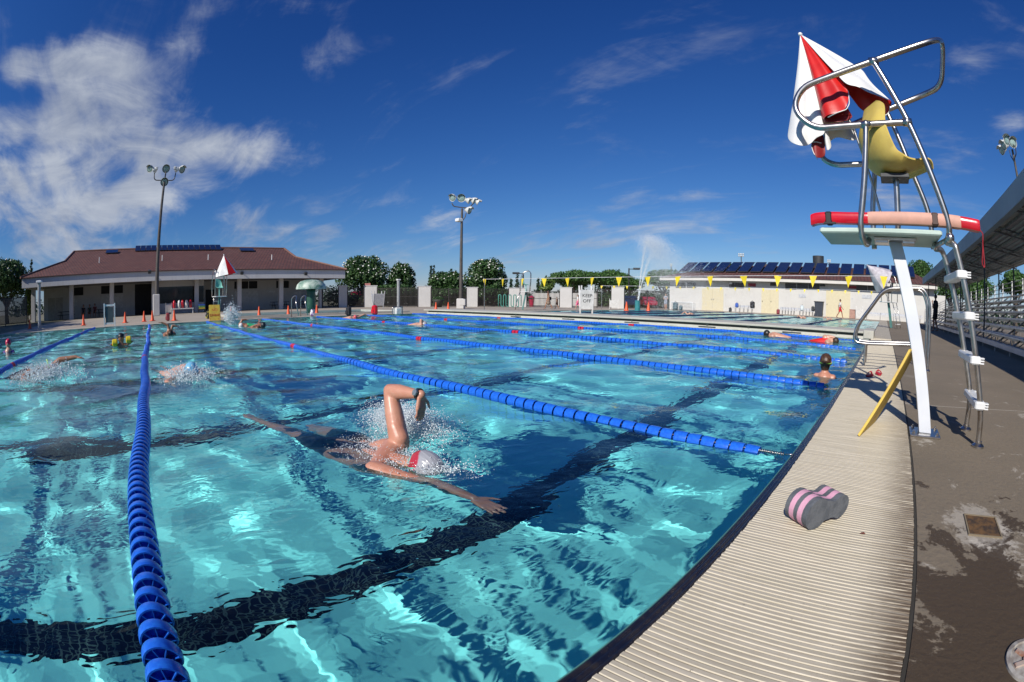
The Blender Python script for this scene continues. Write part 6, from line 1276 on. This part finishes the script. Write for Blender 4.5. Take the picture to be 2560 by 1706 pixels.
p=at_d(zz3(1745),v3(560),47); p.z=.016; aframe('small white board standing in front of the last white pier',p,.9,1.0,math.atan2(-p.y,-p.x),white)
p=gx(*z1(1550,830),-45.2); p.z=.016; aframe('white folding sign under the dark counter window of the porch',p,.65,1.0,0,white,[('POOL',.12,.15),('RULES',.12,0),('OPEN',.12,-.15)] if False else None)
p=gy(*z4(2015,625),49.5); p.z=.016; aframe('blank white folding board against the pale building right of the walking lifeguard',p,.8,1.25,R(-90),white)
# ---- mushroom fountain, pool handrails, shower post
mp=gz(*z2(1093,830),.0); md=math.hypot(mp.x,mp.y)+1.0; mp=at_d(zz2(1095),v2(820),md); mp.z=0.0
t=thing('mushroom_fountain','green mushroom shaped water fountain with a mottled domed cap beside the porch','fountain',mp)
gcap=NT('algae stained fibreglass'); n=gcap.noise(1.6,6,.65,.5); gcap.l(gcap.mix(gcap.rng(n,.42,.6),(.50,.58,.50),(.10,.22,.16)),gcap.b.inputs['Base Color'])
ht=at_d(zz2(1093),v2(512),md).z; hr=at_d(zz2(1093),v2(592),md).z; rr=(at_d(zz2(1232),v2(585),md)-at_d(zz2(952),v2(585),md)).length/2
mb=MB(); mb.lathe([(rr*.2,hr+.02),(rr*.9,hr-.0),(rr,hr-.06),(rr*1.0,hr+.03),(rr*.93,hr+(ht-hr)*.42),(rr*.72,hr+(ht-hr)*.78),(rr*.4,ht-.03),(0,ht)],(mp.x,mp.y,0),28); mb.build('cap',gcap.m,t,smooth=True,ang=50)
mb=MB(); mb.lathe([(.33,0),(.30,.6),(.29,hr*.8),(.32,hr+.02)],(mp.x,mp.y,0),16); mb.build('stem',pm('dark green fibreglass',(.03,.10,.07),.35),t,smooth=True)
hr_=thing('pool_handrail','pair of bent steel ladder handrails at the left pool edge before the mushroom fountain','handrail',(-23.2,gx(zz2(1000),v2(860),-23.2).y,.03))
for a in (918,1003):
    q0=gx(zz2(a),v2(862),-23.55); y=q0.y; y2=gx(zz2(a+62),v2(862),-22.8).y
    mb=MB(); mb.tube([(-23.6,y,.03),(-23.6,y,1.0),(-23.3,y+.2,1.12),(-22.95,y2-.1,.8),(-22.8,y2,.1)],.025,8,.18); mb.build('rail',steel,hr_,smooth=True)
def post(label,px,d,h,r,name='shower_post',top=True):
    p=at_d(px,775,d); p.z=0.0; t=thing(name,label,'shower',p); mb=MB(); mb.tube([p,p+V((0,0,h))],r,10); mb.build('post',pm('grey painted post',(.33,.35,.36),.5),t); mb=MB(); mb.box(p+V((0,0,h)),(.34,.34,.12),None,bev=.03); mb.build('shower_head',plastic_w,t); mb=MB(); mb.box(p+V((.1,0,1.1)),(.1,.1,.1)); mb.build('push_button',steel,t); return t
post('pale shower post in front of the dark fence, right of the white folding boards',zz2(1897),44,2.6,.14); post('grey shower post in the shade at the left pool edge',98,26.0,2.3,.10)
t=thing('wading_pool','shallow wading pool with a pale raised kerb round the mushroom fountain','wading pool',(-27.5,9.5,0)); mb=MB()
for a,b in (((-31.5,4.6),(-31.2,15.5)),((-25.2,4.6),(-24.9,15.5)),((-31.2,4.6),(-25.2,4.9)),((-31.2,15.2),(-25.2,15.5))): mb.b2((a[0],a[1],.0),(b[0],b[1],.13))
mb.build('kerb',LCONC,t); mb=MB(); mb.b2((-31.2,4.9,.018),(-25.2,15.2,.06)); mb.build('water',pm('wading water',(.12,.32,.36),.05),t)
# ---- benches, bins, bags on the far deck
def bench(label,c,L_,rz,items=(),name='bench'):
    t=thing(name,label,'bench',c,rz,'aluminium benches by the pale building'); mb=MB(); mb.b2((-L_/2,-.18,.43),(L_/2,.18,.48)); mb.build('seat',al_,t,local=True)
    mb=MB(); mb.b2((-L_/2,.2,.55),(L_/2,.24,.75)); mb.build('backrest',al_,t,local=True)
    for i in range(5): x=-L_/2+.3+(L_-.6)*i/4; mb=MB(); mb.tube([(x,-.12,0),(x,-.12,.43)],.03,6); mb.tube([(x,.15,0),(x,.22,.75)],.03,6); mb.build('leg',gm_,t,local=True)
bags=[]
def bag(label,p,s,m,name='backpack'):
    t=thing(name,label,'bag',p); mb=MB(); mb.box(V(p)+V((0,0,s*.5)),(s*.7,s*.5,s),None,bev=s*.12); mb.build('bag_body',m,t); mb=MB(); mb.box(V(p)+V((0,-s*.28,s*.35)),(s*.5,s*.12,s*.45),None,bev=s*.04); mb.build('pocket',m,t); mb=MB(); mb.tube([V(p)+V((-s*.1,0,s)),V(p)+V((0,0,s*1.15)),V(p)+V((s*.1,0,s))],s*.03,6); mb.build('handle',black,t); return t
def yy(u,v,Y): return gy(*z4(u,v),Y)
a,b=yy(855,560,50).x,yy(1052,560,50).x; bench('aluminium bench with a backpack by the pale building, left of the two others',((a+b)/2,50,.016),b-a,0)
a,b=yy(1285,580,50).x,yy(1440,580,50).x; bench('aluminium bench left of the bin by the pale building, nearer its middle',((a+b)/2,50,.016),b-a,0)
a,b=yy(1445,585,50).x,yy(1610,585,50).x; bench('aluminium bench touching the dark bin by the pale building',((a+b)/2,50,.016),b-a,0)
a,b=yy(2060,600,50).x,yy(2600,600,50).x; bench('long aluminium bench behind the silver umbrella by the pale building',((a+b)/2,50,.016),b-a,0)
blk=pm('black nylon',(.015,.015,.02),.7); blu=pm('blue nylon',(.03,.10,.45),.6)
bag('tall black backpack standing on the right end of the left bench',(yy(1033,540,50).x,50,.496),.72,blk); bag('blue ball bag on the left bench',(yy(890,540,50).x,50,.496),.5,blu); bag('small dark bag on the ground at the left end of the left bench',(yy(830,570,49.7).x,49.7,.016),.45,blk)
bag('grey bag on the bench next to the dark bin',(yy(1590,560,50).x,50,.496),.5,dkgrey); bag('white and blue towel bag on the bench by the dark bin',(yy(1490,560,50).x,50,.496),.55,pm('towel cloth',(.6,.68,.7),.8)); bag('red and dark bag on the ground at the left end of the middle bench',(yy(1270,585,49.7).x,49.7,.016),.5,pm('dark red nylon',(.25,.04,.05),.7))
bx_=yy(1648,580,50); t=thing('trash_bin','dark square trash bin beside the benches at the pale building','bin',(bx_.x,49.8,.016)); mb=MB(); mb.hexa([(bx_.x-.38,49.5,.016),(bx_.x+.38,49.5,.016),(bx_.x+.38,50.1,.016),(bx_.x-.38,50.1,.016),(bx_.x-.48,49.4,1.45),(bx_.x+.48,49.4,1.45),(bx_.x+.48,50.2,1.45),(bx_.x-.48,50.2,1.45)]); mb.build('bin_body',pm('dark blue grey plastic',(.04,.05,.07),.5),t,bevel=.03); mb=MB(); mb.b2((bx_.x-.52,49.36,1.45),(bx_.x+.52,50.24,1.53)); mb.build('rim',black,t)
bq=yy(1957,605,50); t=thing('crate','small brown crate between the red sign wall and the white board','crate',(bq.x,50,.016)); mb=MB(); mb.box((bq.x,50,.45),(.75,.5,.85),None,bev=.03); mb.build('crate_body',pm('brown pink crate',(.42,.25,.2),.7),t); mb=MB(); mb.box((bq.x,50,.9),(.8,.55,.05)); mb.build('lid',pm('brown pink crate',(.42,.25,.2),.7),t)
g0,g1=yy(290,480,45.3),yy(487,570,45.3); t=thing('water_polo_goal','white framed water polo goal with net standing on the deck by the pale building corner','goal',((g0.x+g1.x)/2,45.3,.03))
x0,x1,zt_=g0.x,g1.x,g0.z-.2
mb=MB(); mb.tube([(x0,45.2,.05),(x0,45.2,zt_),(x1,45.2,zt_),(x1,45.2,.05)],.06,8,.1); mb.build('frame',white,t); mb=MB(); mb.tube([(x0,45.9,.05),(x0,45.9,zt_*.8),(x1,45.9,zt_*.8),(x1,45.9,.05)],.03,8,.1); mb.build('rear_frame',white,t)
mb=MB()
for i in range(18): x=x0+(x1-x0)*i/17; mb.tube([(x,45.2,zt_),(x,45.9,zt_*.8),(x,45.9,.05)],.012,4)
for i in range(7): z=zt_*.8*i/7+.05; mb.tube([(x0,45.9,z),(x1,45.9,z)],.012,4)
mb.build('net',pm('pale net cord',(.6,.6,.6),.8),t)
for u,lb_ in ((325,'left one of two dark round bags by the goal'),(375,'right one of two dark round bags by the goal')):
    p=yy(u,565,44.9); bag(lb_,(p.x,44.9,.03),.8 if u<350 else .5,pm('dark teal nylon',(.05,.10,.12),.7),'gear_bag')
# porch things
def pxp(a,b,X): p=gx(*z1(a,b),X); return p
p=pxp(1680,830,-44.9); p.z=.016; t=thing('bench','white bench under the dark counter window carrying the red lifesaving gear','bench',p); mb=MB(); mb.b2((p.x-.2,p.y-1.15,.42),(p.x+.2,p.y+1.1,.50)); mb.build('seat',white,t)
for yv in (-1,1): mb=MB(); mb.b2((p.x-.15,p.y+yv-.04,.016),(p.x+.15,p.y+yv+.04,.42)); mb.build('leg',white,t)
for i,(dy,m_) in enumerate(((-.85,redv),(-.35,white),(.0,redv),(.4,white),(.8,redv))):
    t=thing('rescue_can',['first red rescue can from the left on the porch bench','white rescue can second from the left on the porch bench','middle red rescue can on the porch bench','white rescue can fourth from the left on the porch bench','last red rescue can on the right of the porch bench'][i],'rescue can',(p.x,p.y+dy,.5),0,'rescue cans on the porch bench'); mb=MB(); mb.lathe([(.05,0),(.13,.06),(.15,.35),(.12,.62),(.04,.72)],(p.x,p.y+dy,.5),12); mb.build('float_body',m_,t,smooth=True); mb=MB(); mb.tube([(p.x+.13,p.y+dy,.62),(p.x+.2,p.y+dy,.8),(p.x+.13,p.y+dy,.98)],.02,6); mb.build('handle',black,t)
p=pxp(1855,815,-45); p.z=.016
for i,(m_,z) in enumerate(((pm('yellow foam',(.65,.5,.05),.7),.35),(pm('green foam',(.12,.35,.12),.7),.5),(blu,.65))):
    t=thing('kickboard',['yellow kickboard at the bottom of the stack by the porch column','green kickboard in the middle of the stack by the porch column','blue kickboard on top of the stack by the porch column'][i],'kickboard',(p.x,p.y,z),0,'kickboards stacked by the porch column'); mb=MB(); mb.prism([(-.3,-.28),(.3,-.28),(.34,.0),(.3,.28),(-.3,.28)],(p.x,p.y,z),(0,1,0),(1,0,0),(0,0,.13)); mb.build('board',m_,t,bevel=.02)
t=thing('stool','low stand under the stacked kickboards by the porch column','stool',(p.x,p.y,.016)); mb=MB(); mb.b2((p.x-.3,p.y-.35,.28),(p.x+.3,p.y+.35,.345)); mb.build('seat',dkgrey,t)
for sx_ in (-1,1):
    for sy_ in (-1,1): mb=MB(); mb.b2((p.x+sx_*.25-.03,p.y+sy_*.3-.03,.016),(p.x+sx_*.25+.03,p.y+sy_*.3+.03,.28)); mb.build('leg',dkgrey,t)
def table(label,c,L_):
    t=thing('picnic_table',label,'table',c,0,'dark tables in the porch'); mb=MB(); mb.b2((-.4,-L_/2,.7),(.4,L_/2,.76)); mb.build('top',pm('dark table',(.05,.045,.04),.6),t,local=True)
    for s_ in (-.75,.75): mb=MB(); mb.b2((s_-.13,-L_/2,.42),(s_+.13,L_/2,.46)); mb.build('seat',pm('dark table',(.05,.045,.04),.6),t,local=True)
    for s_ in (-1,1): mb=MB(); mb.tube([(-.75,s_*L_*.35,.0),(-.2,s_*L_*.35,.72)],.03,6); mb.tube([(.75,s_*L_*.35,.0),(.2,s_*L_*.35,.72)],.03,6); mb.tube([(-.8,s_*L_*.35,.4),(.8,s_*L_*.35,.4)],.03,6); mb.build('leg',dkgrey,t,local=True)
table('dark picnic table in the porch left of the people sitting in the shade',(-47.3,S(-9.0),.016),1.7); table('dark picnic table in the porch behind the sitting people',(-48.2,S(-4.9),.016),2.2); table('dark picnic table in the porch right of the notice board',(-47.8,S(13.0),.016),1.9); table('dark picnic table in the porch by the last column',(-47.6,S(16.0),.016),1.6)
def sitter(label,c,shirt,h=1.0):
    c=V(c); t=person(label,(c.x,c.y,0)); P=lambda x,y,z:V((c.x+x,c.y+y,c.z+z)); CC=[(P(0,0,.5),P(-.03,0,.85),.13,.13),(P(-.03,-.14,.93),P(-.03,.14,.93),.06,.06),(P(-.03,0,.95),P(-.02,0,1.08),.05,.05)]
    for q in (-1,1): CC+=[(P(0,.1*q,.5),P(.42,.12*q,.52),.08,.06),(P(.42,.12*q,.52),P(.40,.12*q,.08),.055,.035),(P(.40,.12*q,.06),P(.54,.12*q,.03),.035,.028),(P(-.03,.19*q,.92),P(.08,.23*q,.66),.045,.036),(P(.08,.23*q,.66),P(.33,.14*q,.60),.035,.026)]+hand_caps(P(.33,.14*q,.60),V((1,0,-.1)),V((0,0,1)),.9)
    body('body',CC,SK2,t,.02,2,[(P(.0,0,1.18),(.085,.08,.11)),(P(.09,0,1.17),(.02,.016,.02))]); body('shirt',[(P(0,0,.52),P(-.03,0,.85),.145,.148),(P(-.03,-.16,.92),P(-.03,.16,.92),.075,.075)],shirt,t,.02,2); body('shorts',[(P(0,.1*q,.5),P(.3,.12*q,.52),.1,.085) for q in (-1,1)]+[(P(0,-.08,.5),P(0,.08,.5),.12,.12)],cblack,t,.02,2); body('hair',[(P(-.02,0,1.21),P(-.04,0,1.14),.092,.085)],HK,t,.016,2)
sitter('person in dark clothes sitting alone in the porch shade next to the first inner column',(-47.0,S(-8.05)+1.0,.0),cblack); sitter('left one of two people sitting together in the porch shade',(-47.4,S(-6.5),0),pm('dark green shirt',(.03,.06,.04),.8)); sitter('right one of two people sitting together in the porch shade',(-47.4,S(-5.95),0.05),pm('maroon shirt',(.10,.02,.03),.8))
# bags at the left pool edge
p=gz(*z1(1545,893),.02); bag('dark gear bag lying between two cones at the left pool edge',(p.x-.2,p.y,.016),.42,pm('dark red nylon',(.25,.04,.05),.7)); p=gz(*z1(1912,872),.02); bag('black and yellow bag left of the yellow no diving board',(p.x,p.y,.016),.42,pm('black and yellow nylon',(.02,.02,.02),.7,c2=(.55,.5,.05),ns=3,mixlo=.54,mixhi=.58))
p=gz(*z2(1110,850),.02); bag('white and purple towel heap at the foot of the mushroom fountain',(p.x,p.y,.03),.36,pm('towel print',(.7,.7,.75),.8,c2=(.2,.1,.35),ns=6,mixlo=.5,mixhi=.55)); p=gz(*z2(1680,838),.02); bag('bright red bag at the pool edge below the white folding boards',(p.x,p.y,.03),.50,redv); p=gz(*z2(1440,845),.02); bag('black bag beside the swimmer with the long pink arm',(p.x,p.y,.03),.45,blk)
p=gz(*z2(1890,838),.02); t=thing('pool_light_stand','small white metal block at the pool corner by the bulkhead','block',(p.x,p.y,.03)); mb=MB(); mb.box((p.x,p.y,.22),(.3,.36,.38),None,bev=.05); mb.build('block_body',white,t); mb=MB(); mb.tube([(p.x,p.y-.3,.03),(p.x,p.y-.3,.42),(p.x,p.y+.3,.42),(p.x,p.y+.3,.03)],.03,6,.05); mb.build('handle',steel,t)
# ---- green bicycle loops, planter, red truck and dark car behind the fence
p=at_d(zz3(800),v3(530),47.5); tg=V((p.y,-p.x,0)).normalized(); t=thing('bike_rack','wavy green bicycle rack in front of the wide white pier','bike rack',(p.x,p.y,.0)); mb=MB(); pts=[]
for i in range(5): s0=(-1.25+.5*i); pts+=[p+tg*s0+V((0,0,-p.z+(.05 if i%2==0 or True else 0))),p+tg*s0+V((0,0,-p.z+1.25)),p+tg*(s0+.25)+V((0,0,-p.z+1.25)),p+tg*(s0+.25)+V((0,0,-p.z+.15))]
mb.tube(pts,.045,8,.12); mb.build('rack_tube',pm('green enamel',(.08,.30,.24),.4),t,smooth=True)
p=at_d(zz2(2262),v2(748),46.5); t=thing('planter','dark round planter with low plants before the fence, left of the light pole','planter',(p.x,p.y,0)); mb=MB(); mb.lathe([(.35,0),(.55,.6),(.6,.75),(.5,.75),(.45,.65),(0,.65)],(p.x,p.y,.016),16); mb.build('pot',pm('dark pot',(.05,.05,.045),.7),t,smooth=True); crown('plants',[(p.x,p.y,.8,.5,.5,.22)],260,.2,LF,t,91,(p.x,p.y,0))
def car(label,uc,d,m_,tall,name='parked_car',cat='car',rz=None):
    p=at_d(uc,770,d); p.z=0; t=thing(name,label,cat,p,rz if rz is not None else math.atan2(-p.x,p.y)+R(20)); L_=4.6; h=1.45 if not tall else 1.8
    pr=[(-2.3,.35),(-2.3,.85),(-1.9,1.0),(-1.4,1.05),(-.8,h),(.7,h),(1.3,1.05),(2.15,.92),(2.3,.6),(2.3,.35)]
    if tall: pr=[(-2.5,.5),(-2.5,1.1),(-.7,1.1),(-.6,h),(.6,h),(1.1,1.15),(2.2,1.05),(2.35,.8),(2.35,.5)]
    mb=MB(); mb.prism(pr,(0,-.85,0),(1,0,0),(0,0,1),(0,1.7,0)); mb.build('body',m_,t,local=True,bevel=.08)
    mb=MB(); gl_=[(-1.25,1.08),(-.75,h-.1),(.62,h-.1),(1.12,1.08)] if not tall else [(-.58,1.15),(-.52,h-.1),(.52,h-.1),(.95,1.18)]; mb.prism(gl_,(0,-.87,0),(1,0,0),(0,0,1),(0,1.74,0)); mb.build('window',winm,t,local=True)
    for x in (-1.45,1.45):
        for y in (-.8,.8): mb=MB(); mb.lathe([(.2,-.1),(.34,-.1),(.36,0),(.34,.1),(.2,.1)],(x,y,.36),16,axis=Matrix.Rotation(R(90),3,'X')); wh=mb.build('wheel',black,t,local=True,smooth=True,ang=40)
    return t
paint=lambda n,c: pm(n,c,.25,0,coat=.8)
FC=lambda u,d:(lambda p:math.atan2(-p.y,-p.x)+R(12))(at_d(u,770,d))
car('red pickup truck parked behind the fence gate beside the sign pier',zz2(1515),60,paint('red car paint',(.50,.02,.07)),True,'pickup_truck','truck',FC(zz2(1515),60)); car('dark blue car parked behind the fence right of the last pier',zz3(1875),58,paint('dark blue car paint',(.02,.04,.10)),False,rz=FC(zz3(1875),58)); car('red car parked behind the fence behind the fountain nozzle',zz3(2055),64,paint('red car paint',(.50,.02,.07)),False,rz=FC(zz3(2055),64))
car('dark grey car parked behind the fence left of the red pickup truck',zz2(1462),59,paint('dark grey car paint',(.03,.03,.035)),False,rz=FC(zz2(1462),59))
p=at_d(zz3(988),770,54); p.z=0; t=thing('waste_bin','small red bin behind the fence left of the walking woman','bin',p); mb=MB(); mb.lathe([(.26,0),(.32,1.0),(.34,1.02),(.34,1.08),(.12,1.25),(0,1.26)],p,14); mb.build('bin_body',paint('red car paint',(.50,.02,.07)),t,smooth=True,ang=40); mb=MB(); mb.b2((p.x-.3,p.y-.36,.9),(p.x+.3,p.y-.30,.98)); mb.build('handle',black,t)
# ---- fountain spray
nz=at_d(zz3(1962),v3(575),39.5); nz.z=.0; t=thing('water_cannon','teal fountain nozzle throwing two tall jets between the tall cones','fountain',nz); hz_=at_d(zz3(1962),v3(525),39.5).z
mb=MB(); mb.lathe([(.24,0),(.22,.9),(.20,hz_-.1),(.14,hz_)],nz,14); mb.build('nozzle_base',pm('teal enamel',(.04,.22,.24),.4),t,smooth=True,ang=40)
rs=np.random.RandomState(5); tg=V((nz.y,-nz.x,0)).normalized(); tg=tg if tg.x>0 else -tg
P=[];S_=[]
for (va,du,n_,sp) in (((zz3(2075),v3(-90)),.0,2600,.03),((zz3(2125),v3(50)),.1,2200,.03)):
    A=at_d(va[0],va[1],39.5); hgt=A.z; run=(A-nz).dot(tg); T=rs.rand(n_)**.8*1.9; 
    T=rs.rand(n_)*1.0
    for tt in T:
        x=run*tt; z=hz_+(hgt-hz_)*(1-(1-tt)**2); s=.02+.17*tt**2
        P.append((nz.x+tg.x*x+rs.randn()*s,nz.y+tg.y*x+rs.randn()*s,z+rs.randn()*s)); S_.append((.009+.018*(1-tt)**1.5*rs.rand())*(1-.35*tt))
# drifting mist of fine droplets to the right of the jets
A=at_d(zz3(2095),v3(-130),39.5); hgt=A.z
for i in range(42000):
    tt=rs.rand()**.8; x0=(A-nz).dot(tg)*(.55+.45*rs.rand()); top=hgt*(1-.93*rs.rand()**1.4)*(1-.10*rs.rand()**2); fall=1-top/hgt; top=top-hgt*.05*abs(rs.randn())
    x=x0*(.55+.45*top/hgt)+rs.randn()*.35+abs(rs.randn())*fall*4.6+rs.rand()*fall*2.6+rs.randn()*.12; P.append((nz.x+tg.x*x+rs.randn()*.5,nz.y+tg.y*x+rs.randn()*.5,max(top,.1))); S_.append(.0065+.006*rs.rand())
P=np.array(P);S_=np.array(S_); iv=np.array([(1,1,1),(-1,-1,1),(-1,1,-1),(1,-1,-1)])*.8; fc=np.array([(0,1,2),(0,3,1),(0,2,3),(1,3,2)])
vs=(P[:,None]+iv[None]*S_[:,None,None]).reshape(-1,3); o=npmesh('fountain_spray',vs,(fc[None]+4*np.arange(len(P))[:,None,None]).reshape(-1,3),3,pm('mist droplets',(.9,.93,.95),.2,c2=(.88,.91,.94))); tag(o,'tall jets and drifting mist thrown up by the fountain nozzle','spray',None,'stuff')
# ---- backstroke flag lines
yf=pm('yellow pennant',(.85,.66,.03),.6); cord=pm('white cord',(.75,.75,.78),.7); wf=pm('white pennant',(.7,.7,.72),.6)
def flagline(label,A,Bq,n,size,f0,sag,posts):
    A,Bq=V(A),V(Bq); t=thing('flag_line',label,'flag line',(A+Bq)/2,0,'backstroke flag lines over the pools'); pt=lambda f:A.lerp(Bq,f)+V((0,0,-sag*4*f*(1-f)))
    mb=MB(); mb.tube([pt(i/30) for i in range(31)],.012,5); mb.build('cord',cord,t)
    d_=(Bq-A).normalized()
    for i in range(n):
        f=f0+(1-f0-.01)*i/(n-1); c=pt(f); tw=random.uniform(-.5,.5); dd=(Matrix.Rotation(tw,3,'Z')@d_); sw_=V((random.uniform(-.06,.06),random.uniform(-.12,.12),0)); a=size*.36
        mb=MB(); nn=V((-dd.y,dd.x,0))*.004; q=[c-dd*a,c+dd*a,c+sw_-V((0,0,size))]; mb.add([p-nn for p in q]+[p+nn for p in q],[(0,2,1),(3,4,5),(0,1,4,3),(1,2,5,4),(2,0,3,5)]); mb.build('pennant',yf,t)
    for i,P_ in enumerate((A,Bq)):
        if posts[i]: mb=MB(); mb.tube([(P_.x,P_.y,.02),(P_.x,P_.y,P_.z+.05)],.03,8); mb.build('post',steel,t)
YL=20.5; A=gy(*z3(556,288),24); 
A=at_d(zz3(556),v3(288),33); Bq=gy(1600+2300/3.677,620+262/3.677,22.5); Bq.x=.2
flagline('nearer flag line with large yellow pennants before the solar roof',A,Bq,15,.54,.0,.17,(1,0))
A=at_d(zz3(1634),v3(348),43); Bq=gy(1600+2230/3.677,620+400/3.677,41); Bq.x=.2
flagline('lower farther backstroke flag line crossing the pale building wall',A,Bq,22,.3,.0,.1,(1,0))
# lane lines and stripes of the pool beyond the bulkhead
for i,y in enumerate((21.8,24.6,27.4)):
    pass
for i,x in enumerate((-4.2,-7.5,-10,-13,-16,-19)):
    t=thing('lane_rope',['dark lane rope nearest the right edge in the pool beyond the bulkhead','second dark lane rope from the right in the pool beyond the bulkhead','third dark lane rope from the right in the pool beyond the bulkhead','fourth dark lane rope from the right in the pool beyond the bulkhead','fifth dark lane rope from the right in the pool beyond the bulkhead','leftmost dark lane rope in the pool beyond the bulkhead'][i],'lane rope',(x,31,0),0,'dark lane ropes in the pool beyond the bulkhead')
    me_=MB(); y=18.2
    while y<43.5: me_.lathe([(.02,-.09),(.07,-.07),(.07,.07),(.02,.09)],(x,y,.01),8,axis=Matrix.Rotation(R(90),3,'X')); y+=.2
    recv(me_.build('floats',pm('dark blue float',(.015,.03,.09),.4),t,smooth=True)); mb=MB(); mb.tube([(x,17.6,.01),(x,44,.01)],.01,5); mb.build('cable',steel,t)
